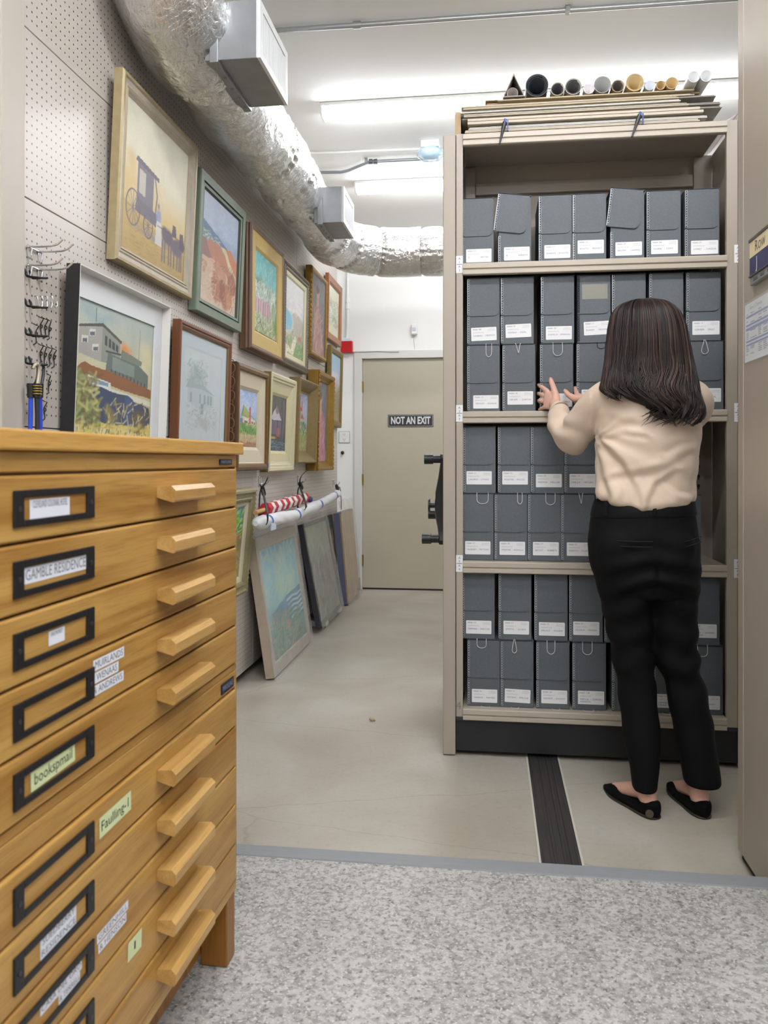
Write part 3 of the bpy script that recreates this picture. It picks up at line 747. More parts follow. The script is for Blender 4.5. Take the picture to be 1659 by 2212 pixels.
row(z1, 500, 'top shelf', [
    (997, 'label A - Artha, leftmost on the %s', ('01', 'A', 'ARTHA'), (0.0, 0.010)),
    (1077, 'lid swung loose, label B - Baresch, second on the %s', ('02', 'B', 'BARESCH'), (0.003, 0.013), dict(lid_tilt=0.13)),
    (1164.5, 'label Barkes - Bookstein, third from left on the %s', ('03', 'BARKES', 'BOOKSTEIN'), (0.002, 0.016)),
    (1237.5, 'label Booth - Brandt, fourth from left on the %s', ('04', 'BOOTH', 'BRANDT'), (0.0, 0.030)),
    (1319, 'lid swung loose, label Brown - Chapman, fifth on the %s', ('05', 'BROWN', 'CHAPMAN'), (0.0, 0.018), dict(lid_tilt=0.12, lift=0.004)),
    (1397, 'label Clark - Coft, sixth from left on the %s', ('06', 'CLARK', 'COFT', 'MSS001', False), (-0.002, 0.020)),
    (1479.5, 'label Corey - Curzzar, rightmost on the %s', ('07', 'COREY', 'CURZZAR'), (0.004, 0.014)),
])
z2 = shelf_z[2]+0.0012
row(z2, 820, 'second shelf', [
    (1010, 'label Crolley - Gochnauer, bottom left of the %s from the top', ('15', 'CROLLEY', 'GOCHNAUER'), (0.004, 0.012)),
    (1086, 'label Gruer - Gunton, second along the bottom of the %s', ('16', 'GRUER', 'GUNTON', 'MSS001', False), (0.0, 0.026)),
    (1167, 'the one the woman reaches for on the %s', ('17', 'HAYES', 'HERNOLD'), (0.004, 0.016)),
    (1246, 'blank flap beside the reaching hands, bottom of the %s', ('18', 'HILL', 'HULL'), (0.0, 0.030)),
    (1326, 'hidden behind the dark hair, bottom of the %s', None, (0, 0)),
    (1411, 'behind the right side of the hair, bottom of the %s', None, (0, 0)),
    (1488, 'label ending Kahl, bottom right of the %s', ('20', 'IRVING', 'KAHL', 'MSS001', True), (0.0, 0.030), dict(cord=('shelf', 0.04, 0.05, 0))),
])
z2b = z2+BH+0.0012
row(z2b, 680, 'second shelf', [
    (1010, 'label Danberg - Dedmon, top left of the %s', ('08', 'DANBERG', 'DEDMON', 'MSS001', False), (-0.003, 0.014, -0.03), dict(cord=('u', 0.083, 0.022, 0.05))),
    (1082.5, 'two white scuffs on its flap, label De Fontenay, %s', ('09', 'FONTENAY', 'DIAL', 'MSS001', True, 'BIOGRAPHICAL FILE'), (0.0, 0.024, -0.03), dict(cord=('v', 0.065, 0.02, 0.036))),
    (1169, 'label Dorhella - Emerson, third along the top of the %s', ('10', 'DORHELLA', 'EMERSON', 'MSS001', False), (0.0, 0.014), dict(cord=('u', 0.063, 0.036, 0.05))),
    (1247, 'black-edged with a tape patch, %s', ('11', 'EVANS', 'FRISONE', 'MSS001', False), (0.008, 0.028, -0.04), dict(cord=('u', 0.09, 0.03, 0.024, True), black=True, tape=True, dy=0.002)),
    (1322, 'just above and left of the woman\'s head on the %s', None, (0, 0)),
    (1402.5, 'just above and right of the woman\'s head on the %s', ('13', 'GARDNER', 'GATES'), (-0.001, 0.014)),
    (1482.5, 'label Gerber - Gray, top right of the %s', ('14', 'GERBER', 'GRAY'), (0.004, 0.022), dict(cord=('drop', 0.066, 0.03, 0.052))),
])
z3 = shelf_z[1]+0.0012
row(z3, 1140, 'third shelf', [
    (997, 'label Pallenary - Peyton, bottom left of the %s', ('27', 'PALLENARY', 'PEYTON'), (-0.004, 0.022)),
    (1069, 'grey triangle under its flap, label Pfeiffer - Radkilla, %s', ('28', 'PFEIFFER', 'RADKILLA'), (0.0, 0.022)),
    (1141, 'label Recht - Roberts, third along the bottom of the %s', ('29', 'RECHT', 'ROBERTS'), (0.0, 0.022)),
    (1213, 'label Robertson - Rossetti, beside the trousers on the %s', ('30', 'ROBERTSON', 'ROSSETTI'), (0.002, 0.022)),
    (1287, 'hidden behind the woman\'s hip, bottom of the %s', None, (0, 0)),
    (1440, 'right-hand end, showing past the woman\'s hip on the %s', ('32', 'SALK', 'SCRIPPS'), (0.004, 0.05)),
])
row(z3+BH+0.0012, 990, 'third shelf', [
    (1001, 'label Ladris - Lyons, top left of the %s', ('21', 'LADRIS', 'LYONS'), (-0.006, 0.034), dict(cord=('u', 0.075, 0.044, 0.042))),
    (1076, 'label McIntyre - McCoy, second along the top of the %s', ('22', 'MCINTYRE', 'MCCOY'), (-0.002, 0.034), dict(cord=('u', 0.084, 0.018, 0.042))),
    (1147.5, 'under the lifted sleeve, label McDower - Meller, %s', ('23', 'MCDOWER', 'MELLER', 'MSS001', False), (0.0, 0.024), dict(cord=('u', 0.073, 0.036, 0.044))),
    (1220, 'label Mills - Mitchell, against the blouse on the %s', ('24', 'MILLS', 'MITCHELL'), (0.0, 0.024), dict(cord=('v', 0.06, 0.016, 0.038))),
    (1294, 'hidden behind the woman\'s waist, top of the %s', None, (0, 0)),
])
z4 = shelf_z[0]+0.0012
row(z4, 1460, 'bottom shelf', [
    (1010.5, 'label Ulrica - Waters, lower left of the %s', ('36', 'ULRICA', 'WATERS'), (-0.002, 0.014), dict(cord=('shelf', 0.07, 0.034, 0))),
    (1082, 'label Watson - Welsoe, second along the foot of the %s', ('37', 'WATSON', 'WELSOE'), (-0.004, 0.020, 0.03), dict(cord=('shelf', 0.055, 0.03, 0))),
    (1159, 'label Whitaker - Zucovat, third along the foot of the %s', ('38', 'WHITAKER', 'ZUCOVAT'), (0.0, 0.020), dict(cord=('shelf', 0.075, 0.03, 0))),
    (1237, 'label Men and Organizations, left of the calf on the %s', ('128', 'MEN &', 'SURFERS', 'MSS002', False, 'SUBJECT FILE', 'ORGANIZATION'), (0.002, 0.022), dict(cord=('shelf', 0.06, 0.04, 0))),
    (1322, 'edge showing just left of the left trouser leg on the %s', None, (0, 0)),
    (1410, 'seen between the two trouser legs on the %s', ('02', 'LANDMARK', 'PARK', 'MSS002', False, 'SUBJECT FILE', 'TRAIL'), (-0.006, 0.020), dict(cord=('shelf', 0.05, 0.03, 0))),
    (1487, 'lower right corner of the %s', ('03', 'FILES', 'MAPS', 'MSS002', False, 'SUBJECT FILE'), (-0.002, 0.020)),
])
row(z4+BH+0.0012, 1305, 'bottom shelf', [
    (999, 'label Sheppard - Skelton, upper left of the %s', ('33', 'SHEPPARD', 'SKELTON'), (-0.004, 0.020), dict(cord=('u', 0.075, 0.036, 0.034))),
    (1077.5, 'label Smith - Sluka, second along the upper stack of the %s', ('34', 'SMITH', 'SLUKA'), (0.0, 0.022), dict(cord=('drop', 0.06, 0.022, 0.05))),
    (1155, 'label Sprout - Thorpe, third along the upper stack of the %s', ('35', 'SPROUT', 'THORPE'), (-0.002, 0.020), dict(cord=('u', 0.062, 0.03, 0.05))),
    (1230, 'label Aquarium - Avenue, left of the thigh, %s', ('01', 'AQUARIUM', 'AVENUE BLDG', 'MSS002', False, 'SUBJECT FILE'), (-0.004, 0.026), dict(cord=('u', 0.067, 0.036, 0.048))),
    (1306, 'hidden behind the left thigh, upper stack of the %s', None, (0, 0)),
    (1480, 'at the right end of the upper stack on the %s', ('04', 'BEACH', 'DRIVES/PARKS', 'MSS002', False, 'SUBJECT FILE', 'BEACON'), (-0.002, 0.028), dict(cord=('u', 0.062, 0.036, 0.042))),
])
# ================================================================== second shelving unit at the right edge
pe = ox(1593, 1840, PANX)
u2 = thing('shelving_unit', 'tan end panel of another shelving unit at the right edge, with a row sign', 'shelving', (PANX, pe.y-0.35, 0))
ZP = 2.85
y1, y0 = pe.y, pe.y-0.74
pf = [(PANX+0.0, y0), (PANX+0.06, y0), (PANX+0.06, y1), (PANX+0.012, y1), (PANX, y1-0.004), (PANX, y1-0.052), (PANX+0.004, y1-0.054), (PANX+0.004, y1-0.057), (PANX, y1-0.059)]
B().prism(pf, lambda a, c, d: (a, c, d), 0.03, ZP).build('end_panel', M_TAN, u2, 0.0015, world=True)
B().box(PANX+0.012, PANX+0.06, y0+0.01, y1-0.003, 0.001, 0.03).build('kick_plate', M_BLACK, u2, world=True)
B().box(PANX+0.061, PANX+0.9, y0+0.01, y1-0.01, 0.02, 0.15).build('base', M_BLACK, u2, world=True)
for k in range(5):
    z = 0.19+k*0.56
    B().box(PANX+0.061, PANX+0.9, y0+0.01, y1-0.01, z-0.03, z).build('shelf', M_TANL, u2, world=True)
B().box(PANX+0.061, PANX+0.9, 0.5*(y0+y1)-0.005, 0.5*(y0+y1)+0.005, 0.15, ZP-0.05).build('back_panel', M_TAN, u2, world=True)
B().box(PANX+0.9, PANX+0.95, y0, y1, 0.004, ZP).build('end_panel', M_TAN, u2, 0.002, world=True)
# row sign in its clear holder
def pn(u, v, x=PANX): return ox(u, v, x)
a = pn(1630, 526); c0 = pn(1630, 560); c1 = pn(1630, 597); c2 = pn(1630, 618)
ya = a.y; yb = ya-0.21; xs = PANX-0.012
t = thing('row_sign', 'cream and navy row sign lettered Row and J on the right-hand end panel', 'sign', (PANX, 0.5*(ya+yb), c2.z))
B().box(xs, PANX-0.001, yb, ya, c2.z, a.z+0.006).build('holder', mat('holder_grey', '#9a9c9d', 0.3, 0.4), t, 0.002, world=True)
b = B().box(xs-0.002, xs, yb+0.004, ya-0.004, c1.z, c0.z).build('navy_panel', mat('navy_card', '#25265a', 0.4), t, world=True)
B().box(xs-0.002, xs, yb+0.004, ya-0.004, c0.z+0.0003, a.z).build('cream_panel', mat('cream_card', '#dccba4', 0.45), t, world=True)
B().box(xs-0.004, PANX-0.001, yb, ya, a.z+0.0005, a.z+0.008).box(xs-0.004, PANX-0.001, yb, ya, c1.z-0.005, c1.z-0.0005).build('rail', mat('dark_rail', '#4b4741', 0.4), t, world=True)
b = B()
b.text('R', (a.z-c0.z)*0.95, T_minusx(xs-0.0025, ya-0.048, 0.5*(a.z+c0.z)), 0, 'LEFT'); b.text('OW', (a.z-c0.z)*0.72, T_minusx(xs-0.0025, ya-0.073, 0.5*(a.z+c0.z)-0.003), 0, 'LEFT')
b.build('row_lettering', mat('brown_ink', '#5d5145', 0.5), t, world=True)
B().text('J', (c0.z-c1.z)*0.95, T_minusx(xs-0.0025, ya-0.064, 0.5*(c0.z+c1.z)), 0).build('letter', M_PAPER, t, world=True)
for k in range(3):
    y = ya-0.03-k*0.055
    B().box(xs-0.001, xs+0.001, y-0.032, y, c2.z+0.007, c2.z+0.015).build('holder_slot', mat('slot_dark', '#55585a', 0.4), t, 0.001, world=True)
# the list of contents in a plastic sleeve
a = pn(1610.5, 661); q = pn(1611, 784); ya = a.y; yb = ya-0.216; zt = a.z; zb_ = q.z
t = thing('contents_list', 'white contents list with blue bars in a clear sleeve on the right panel', 'paper', (PANX, 0.5*(ya+yb), zb_))
b = B().box(PANX-0.0016, PANX-0.0006, yb, ya, zb_, zt)
Ht = zt-zb_; xq = PANX-0.0021
bars = [(0.215, 0.03), (0.36, 0.03), (0.42, 0.045), (0.64, 0.03), (0.70, 0.03)]
for f, h in bars: b.box(xq, PANX-0.0015, yb+0.01, ya-0.012, zt-Ht*(f+h), zt-Ht*f, 1)
b.text('Row J Contents', 0.014, T_minusx(xq, ya-0.045, zt-Ht*0.09), 2, 'LEFT', fit=0.10)
rnd = random.Random(4)
for f in (0.175, 0.27, 0.30, 0.33, 0.475, 0.505, 0.535, 0.565, 0.60, 0.745, 0.775, 0.81, 0.84, 0.87):
    for yy, w in ((0.015, 0.02), (0.05, 0.05), (0.115, 0.03), (0.155, 0.045)):
        if rnd.random() < 0.75: b.box(xq, PANX-0.0015, ya-yy-w*rnd.uniform(0.5, 1), ya-yy, zt-Ht*f-0.0022, zt-Ht*f, 2)
b.build('sheet', [M_PAPER, mat('blue_print', '#8b93c4', 0.5), mat('faint_print', '#9b9cab', 0.5)], t, world=True)
B().box(PANX-0.0034, PANX-0.0030, yb-0.004, ya+0.004, zb_-0.004, zt+0.006).build('sleeve', clear_plastic('sleeve_film', '#e8edf2', 0.15, 0.08, (8, 0.25, 0.01)), t, world=True)

# ================================================================== folders, tubes and pens on top of the shelving
rnd = random.Random(11)
ztop = ZTOP+0.0012
CARD = {'cream': '#bfb5a3', 'buff': '#b7a98d', 'tan': '#a8926d', 'grey': '#99948c', 'white': '#c9c6be', 'brown': '#8d7350', 'navy': '#2a2b4c'}
def col(n): return mat('card_'+n, CARD[n], 0.6, noise=(12, CARD[n], 0.3))
# (left u, right u, colour, thickness, front y offset, tilt)
fold = [(1010, 1515, 'buff', 0.006, 0.010, 0.0), (1004, 1512, 'cream', 0.011, 0.004, 0.0), (1095, 1445, 'navy', 0.004, 0.012, 0), (1012, 1528, 'white', 0.009, 0.016, 0), (1060, 1522, 'grey', 0.007, 0.022, 0),
        (1010, 1520, 'cream', 0.024, 0.006, 0.0), (998, 1562, 'grey', 0.006, 0.020, 0.02), (1002, 1488, 'cream', 0.010, 0.010, 0), (1012, 1558, 'grey', 0.008, 0.03, 0.015), (995, 1470, 'white', 0.010, 0.020, -0.01),
        (1000, 1466, 'buff', 0.008, 0.012, 0), (1020, 1548, 'grey', 0.007, 0.034, 0), (996, 1500, 'cream', 0.007, 0.03, 0), (1050, 1512, 'tan', 0.006, 0.035, 0), (1075, 1500, 'buff', 0.006, 0.02, 0), (1048, 1466, 'tan', 0.005, 0.03, 0.01)]
ords = ['lowest', 'second from the bottom', 'third from the bottom', 'fourth from the bottom', 'fifth from the bottom', 'sixth from the bottom', 'seventh from the bottom', 'eighth from the bottom',
        'eighth from the top', 'seventh from the top', 'sixth from the top', 'fifth from the top', 'fourth from the top', 'third from the top', 'second from the top', 'topmost']
z = ztop
for k, (ul, ur, cn, th, dy, tl) in enumerate(fold):
    x0, x1 = oy(ul, 260, YS+dy).x, oy(ur, 260, YS+dy).x
    f = thing('map_folder', '%s map folder, %s of the stack on top of the shelving' % ({'buff': 'buff', 'cream': 'cream', 'navy': 'navy blue', 'white': 'white', 'grey': 'grey', 'tan': 'tan'}[cn], ords[k]), 'folder', (x0, YS+dy, z), tl*0.6, 'flat folders stacked on top of the shelving')
    w = x1-x0; hh = th*0.42; rr_ = rnd.uniform
    b = B().box(0, w, 0, 0.62, 0, hh).build('lower_leaf', col(cn), f, 0.0006)
    b = B().box(0.004*rr_(0, 1), w-0.012*rr_(0, 1), 0.003*rr_(0, 1.5), 0.62, th-hh, th-0.0004).build('upper_leaf', col(cn), f, 0.0006)
    b = B().box(0.02, w-0.03, 0.012, 0.6, hh+0.0002, th-hh-0.0002).build('sheets', col('white' if cn != 'white' else 'cream'), f)
    z += th+0.0006
z_st = z
# a tan map case stands at the left end of the stack
a = oy(983, 243, YS+0.05); c = oy(998, 275, YS+0.05)
o = B().box(a.x, c.x-0.004, YS+0.05, YS+0.5, ztop+0.001, ztop+0.11).build('board', mat('cardboard', '#b39a78', 0.65, noise=(20, '#a98e6a', 0.3)), None, 0.001); tag(o, 'brown cardboard end standing left of the stacked map folders', 'cardboard')
a = oy(957, 292, YS+0.05)
b = B(); b.add([(EX0+0.002, YS+0.02, ZEND+0.002), (PX0-0.002, YS+0.02, ZEND+0.002), (PX0-0.001, YS+0.06, ZEND+0.022), (EX0+0.006, YS+0.06, ZEND+0.014), (EX0+0.004, YS+0.4, ZEND+0.004), (PX0-0.002, YS+0.4, ZEND+0.006)], [(0, 1, 2, 3), (3, 2, 5, 4)])
o = b.build('paper_sheet', M_PAPER); md = o.modifiers.new('s', 'SOLIDIFY'); md.thickness = 0.0008; tag(o, 'white folded paper lying on the left corner of the shelving top', 'paper')
b = B()
for k in range(4):
    zz = ztop+0.012+k*0.02; x0_ = SX1-0.05+0.02*k
    b2 = B(); pts = [(x0_+0.11*i/8, zz+0.055*(i/8)**1.6) for i in range(9)]
    b2.rings([[(x, YS+0.12+0.03*k, zq) for x, zq in pts], [(x, YS+0.6, zq) for x, zq in pts]], 0, False, False, True)
    o = b2.build('loose_sheet', mat('pink_paper', '#d8a7ae', 0.6) if k == 2 else M_PAPER); md = o.modifiers.new('s', 'SOLIDIFY'); md.thickness = 0.0012
    tag(o, ['white loose sheet, lowest of the curled papers at the right end of the shelving top', 'white loose sheet under the pink one at the right end of the top',
            'pink loose sheet curling up at the right end of the shelving top', 'white loose sheet curling over the pink one at the right end'][k], 'paper', 'curled papers at the right end of the shelving top')
# rolled tubes; (u, v, radius px, wall colour, inner roll colour or None, label)
M_DARKROLL = mat('dark_print', '#3b3f44', 0.35)
tubes = [(1160, 180, 26, '#4a4e53', '#22262b', 'large black roll in clear sleeve, biggest of the rolled tubes'), (1204.5, 185, 15.5, '#c9c5b6', '#3a3a3c', 'white-walled tube with a dark print inside, right of the big black roll'),
         (1238.5, 182, 19, '#b9b7ae', '#4a4a4a', 'grey tube holding a crumpled dark sheet, fourth round one along'), (1272.5, 184, 12.5, '#dcdadb', None, 'small white tube squashed to a heart shape'),
         (1301.5, 173.5, 19.5, '#a6a6a3', None, 'tall empty grey tube in the middle of the tubes'), (1335, 179.5, 14.5, '#b6a284', '#4c453d', 'brown tube with a dark roll inside, beside the tall grey tube'),
         (1371.5, 173, 20.5, '#c4b089', '#bfa87c', 'large tan kraft tube with several layers'), (1404, 176.5, 11.5, '#d5d9de', None, 'small bluish white tube right of the large tan one'),
         (1427.5, 172.5, 10.5, '#c3ab7c', '#a98c5c', 'smallest tan tube, between a white one and a tan one'), (1451.5, 169, 14, '#c2a97a', None, 'tan tube at the right end of the straight row')]
for u, v, rp, cw, ci, lab in tubes:
    yf = YS+0.03; p = oy(u, v, yf); q = oy(u+rp, v, yf); r = (q.x-p.x)*0.96
    zc2 = z_st+r+0.0006
    t = thing('paper_tube', lab, 'paper tube', (p.x, yf, zc2), 0, 'rolled tubes on top of the folders')
    b = B(); n = 28; L = 0.5; th = max(0.0015, r*0.06)
    sq = (lambda a: 1.0) if 'heart' not in lab else (lambda a: 1.0-0.28*math.exp(-((a-PI/2)/0.45)**2))
    def ring(rad, y): return [(rad*sq(2*PI*j/n)*math.cos(2*PI*j/n), y, rad*sq(2*PI*j/n)*math.sin(2*PI*j/n)) for j in range(n)]
    b.rings([ring(r, 0), ring(r, L), ring(r-th, L), ring(r-th, 0), ring(r, 0)], 0, False)
    b.build('wall', mat('tube_'+cw, cw, 0.5), t)
    if ci:   # a loose spiral inside
        b = B(); m = 60; pts = []
        for j in range(m+1):
            a_ = 2*PI*1.9*j/m; rad = (r-th*1.6)*(0.97-0.22*j/m); pts.append((rad*math.cos(a_+1), rad*math.sin(a_+1)-r*0.05*j/m))
        b.rings([[(x, 0.006, zz) for x, zz in pts], [(x, L-0.01, zz) for x, zz in pts]], 0, False, False, True)
        o = b.build('inner_roll', mat('roll_'+ci, ci, 0.4), t); md = o.modifiers.new('s', 'SOLIDIFY'); md.thickness = 0.0012
# two white tubes at the right
for (u, v, rp, du, lab) in ((1499, 166, 13, -26, 'white tube sticking out beyond the tan ones, left one of the right-hand pair'), (1526, 163, 13.5, -26, 'greyish white tube, rightmost of all the tubes')):
    yf = YS-0.015; p = oy(u, v, yf); r = (oy(u+rp, v, yf).x-p.x)*0.97
    t = thing('paper_tube', lab, 'paper tube', (p.x, yf, z_st+r+0.0008), 0.015, 'rolled tubes on top of the folders')
    b = B(); n = 26; L = 0.5
    def ring(rad, y): return [(rad*math.cos(2*PI*j/n), y, rad*math.sin(2*PI*j/n)) for j in range(n)]
    b.rings([ring(r, 0), ring(r, L), ring(r-0.0018, L), ring(r-0.0018, 0), ring(r, 0)], 0, False); b.build('wall', mat('tube_white', '#d9dad8', 0.45), t)
# folded cardboard tent with a small tube inside it
yf = YS+0.02; A = oy(1110, 159, yf); Lp = oy(1086, 211, yf); Rp = oy(1134, 207, yf); zb2 = z_st+0.001
dz = zb2-Lp.z
t = thing('cardboard_tent', 'folded triangular cardboard sleeve at the left end of the tubes', 'cardboard', (A.x, yf, zb2))
b = B(); tri = [(Lp.x, zb2), (Rp.x, zb2), (A.x, A.z+dz)]
cxm = sum(p[0] for p in tri)/3; czm = sum(p[1] for p in tri)/3; inn = [(cxm+(x-cxm)*0.86, czm+(zq-czm)*0.86) for x, zq in tri]
b.rings([[(x, yf, zq) for x, zq in tri], [(x, yf+0.5, zq) for x, zq in tri], [(x, yf+0.5, zq) for x, zq in inn], [(x, yf, zq) for x, zq in inn], [(x, yf, zq) for x, zq in tri]], 0, False, True, False)
b.build('sleeve', mat('grey_card', '#8f8880', 0.6), t, world=True)
p = oy(1107, 199, yf+0.01); r = 0.022
t = thing('paper_tube', 'small grey tube tucked inside the triangular cardboard sleeve', 'paper tube', (p.x, yf+0.01, czm-0.012), 0, 'rolled tubes on top of the folders')
b = B(); n = 24
b.rings([[(rad*math.cos(2*PI*j/n), y, rad*math.sin(2*PI*j/n)) for j in range(n)] for rad, y in ((r, 0), (r, 0.45), (r-0.002, 0.45), (r-0.002, 0), (r, 0))], 0, False); b.build('wall', mat('tube_mauve', '#9a8e88', 0.5), t)
# two black pens hooked over the edge
for (ua, va, ub, vb, lab) in ((1092, 257, 1079, 311, 'black pen with blue cap hanging over the shelving top edge, left one'), (1384, 242, 1365, 296, 'black pen with blue cap hanging over the shelving top edge, right one')):
    p = oy(ua, va, YS-0.018); q = oy(ub, vb, YS-0.018); d = (q-p); Lq = d.length; d.normalize()
    t = thing('pen', lab, 'pen', p, 0, 'pens hooked on the top edge')
    B().cyl(p, p+d*0.012, 0.0045, 0.006, n=12).build('blue_cap', mat('pen_blue', '#2a54a8', 0.35), t, world=True)
    B().tube([p+d*0.012, p+d*0.03, p+d*Lq*0.55, p+d*Lq*0.9, p+d*Lq], [0.008, 0.0085, 0.0055, 0.0032, 0.004], 12).build('barrel', mat('pen_black', '#2c3036', 0.35), t, world=True)
    B().box(p.x+0.006, p.x+0.011, YS-0.017, YS-0.013, p.z-0.045, p.z-0.004).box(p.x+0.006, p.x+0.011, YS-0.014, YS+0.012, ZTOP+0.0002, ZTOP+0.0012).build('clip', mat('pen_navy', '#1d2a78', 0.4), t, world=True)
# ================================================================== oak flat-file cabinet in the left foreground
def wood_mat(name, c0, c1, c2, along=1, rough=0.38):
    """oak: long noise stretched along one axis, offset from piece to piece"""
    m = mat(name, c0, rough)
    nt = m.node_tree; b = nt.nodes['Principled BSDF']
    tc = nt.nodes.new('ShaderNodeTexCoord'); oi = nt.nodes.new('ShaderNodeObjectInfo')
    ad = nt.nodes.new('ShaderNodeVectorMath'); ad.operation = 'MULTIPLY_ADD'
    cb = nt.nodes.new('ShaderNodeCombineXYZ')
    for i in range(3): nt.links.new(oi.outputs['Random'], cb.inputs[i])
    nt.links.new(cb.outputs[0], ad.inputs[0]); ad.inputs[1].default_value = (3, 5, 2); nt.links.new(tc.outputs['Object'], ad.inputs[2])
    mp = nt.nodes.new('ShaderNodeMapping'); nt.links.new(ad.outputs[0], mp.inputs[0])
    sc = [26, 26, 26]; sc[along] = 1.3; mp.inputs['Scale'].default_value = sc
    n = nt.nodes.new('ShaderNodeTexNoise'); n.inputs['Scale'].default_value = 1.0; n.inputs['Detail'].default_value = 6; n.inputs['Distortion'].default_value = 0.7
    nt.links.new(mp.outputs[0], n.inputs['Vector'])
    mp2 = nt.nodes.new('ShaderNodeMapping'); nt.links.new(ad.outputs[0], mp2.inputs[0])
    s2 = [420, 420, 420]; s2[along] = 14; mp2.inputs['Scale'].default_value = s2
    n2 = nt.nodes.new('ShaderNodeTexNoise'); n2.inputs['Scale'].default_value = 1.0; n2.inputs['Detail'].default_value = 3; nt.links.new(mp2.outputs[0], n2.inputs['Vector'])
    r = nt.nodes.new('ShaderNodeValToRGB'); nt.links.new(n.outputs['Fac'], r.inputs[0])
    e = r.color_ramp.elements; e[0].position = 0.33; e[1].position = 0.68; e[0].color = lin(c1)+(1,); e[1].color = lin(c2)+(1,)
    k = e.new(0.5); k.color = lin(c0)+(1,)
    r2 = nt.nodes.new('ShaderNodeValToRGB'); nt.links.new(n2.outputs['Fac'], r2.inputs[0])
    r2.color_ramp.elements[0].position = 0.36; r2.color_ramp.elements[1].position = 0.5; r2.color_ramp.elements[0].color = (0.72, 0.66, 0.58, 1); r2.color_ramp.elements[1].color = (1, 1, 1, 1)
    x = nt.nodes.new('ShaderNodeMixRGB'); x.blend_type = 'MULTIPLY'; x.inputs[0].default_value = 0.6
    nt.links.new(r.outputs[0], x.inputs[1]); nt.links.new(r2.outputs[0], x.inputs[2]); nt.links.new(x.outputs[0], b.inputs['Base Color'])
    return m
OAK = wood_mat('oak', '#b18746', '#96692b', '#bd9551'); OAKE = wood_mat('oak_pull', '#b99255', '#a88042', '#c8a264', 1, 0.33)
OAKT = wood_mat('oak_top', '#bd914a', '#a97d38', '#c99e58'); OAKD = wood_mat('oak_base', '#8f5f24', '#80521c', '#9c6c2e', 2)
CZ = SLAB+0.001
c_ = oz(511, 2060, SLAB); CO = Vector((c_.x, c_.y, 0)); CROT = math.radians(-1.48)
M_CAB = Matrix.Translation(CO) @ Matrix.Rotation(CROT, 4, 'Z'); M_CABI = M_CAB.inverted()
def cab(u, v, x=0.0):
    """where the ray through a pixel meets the cabinet's front plane, in the cabinet's own axes"""
    o = M_CABI @ Vector((0, 0, EYE)); d = M_CABI.to_3x3() @ ray(u, v); t = (x-o.x)/d.x
    return o+d*t
LEN, DEP = 1.58, 0.70
def zr(v, u=504): return cab(u, v).z
Z = {'top': zr(957, 517), 'slab': zr(983, 515), 'bot_u': zr(1447, 508), 'bot_l': zr(1923, 508)}
du = [1011, 1095, 1181.6, 1268, 1352, 1434]; dl = [1489, 1570, 1656, 1738, 1824, 1904]
M_PLATE = mat('navy_plate', '#23263f', 0.35, 0.2)
M_STICK = mat('sticky_note', '#cdd6a4', 0.6); M_LAB = mat('label_white', '#dfe1ea', 0.5)
M_HOLD = mat('holder_black', '#1c1b1d', 0.4, 0.2)
T_cab = lambda y, z, x, rot=0.0: Matrix.Translation((x, y, z)) @ TM((0, 1, 0), (0, 0, 1), (1, 0, 0), (0, 0, 0)) @ Matrix.Rotation(rot, 4, 'Z')
hl0, hr0 = cab(20, 1107), cab(195, 1087); HY0, HY1 = hl0.y, hr0.y
py0, py1 = cab(331, 1070).y+0.004, cab(424, 1060).y
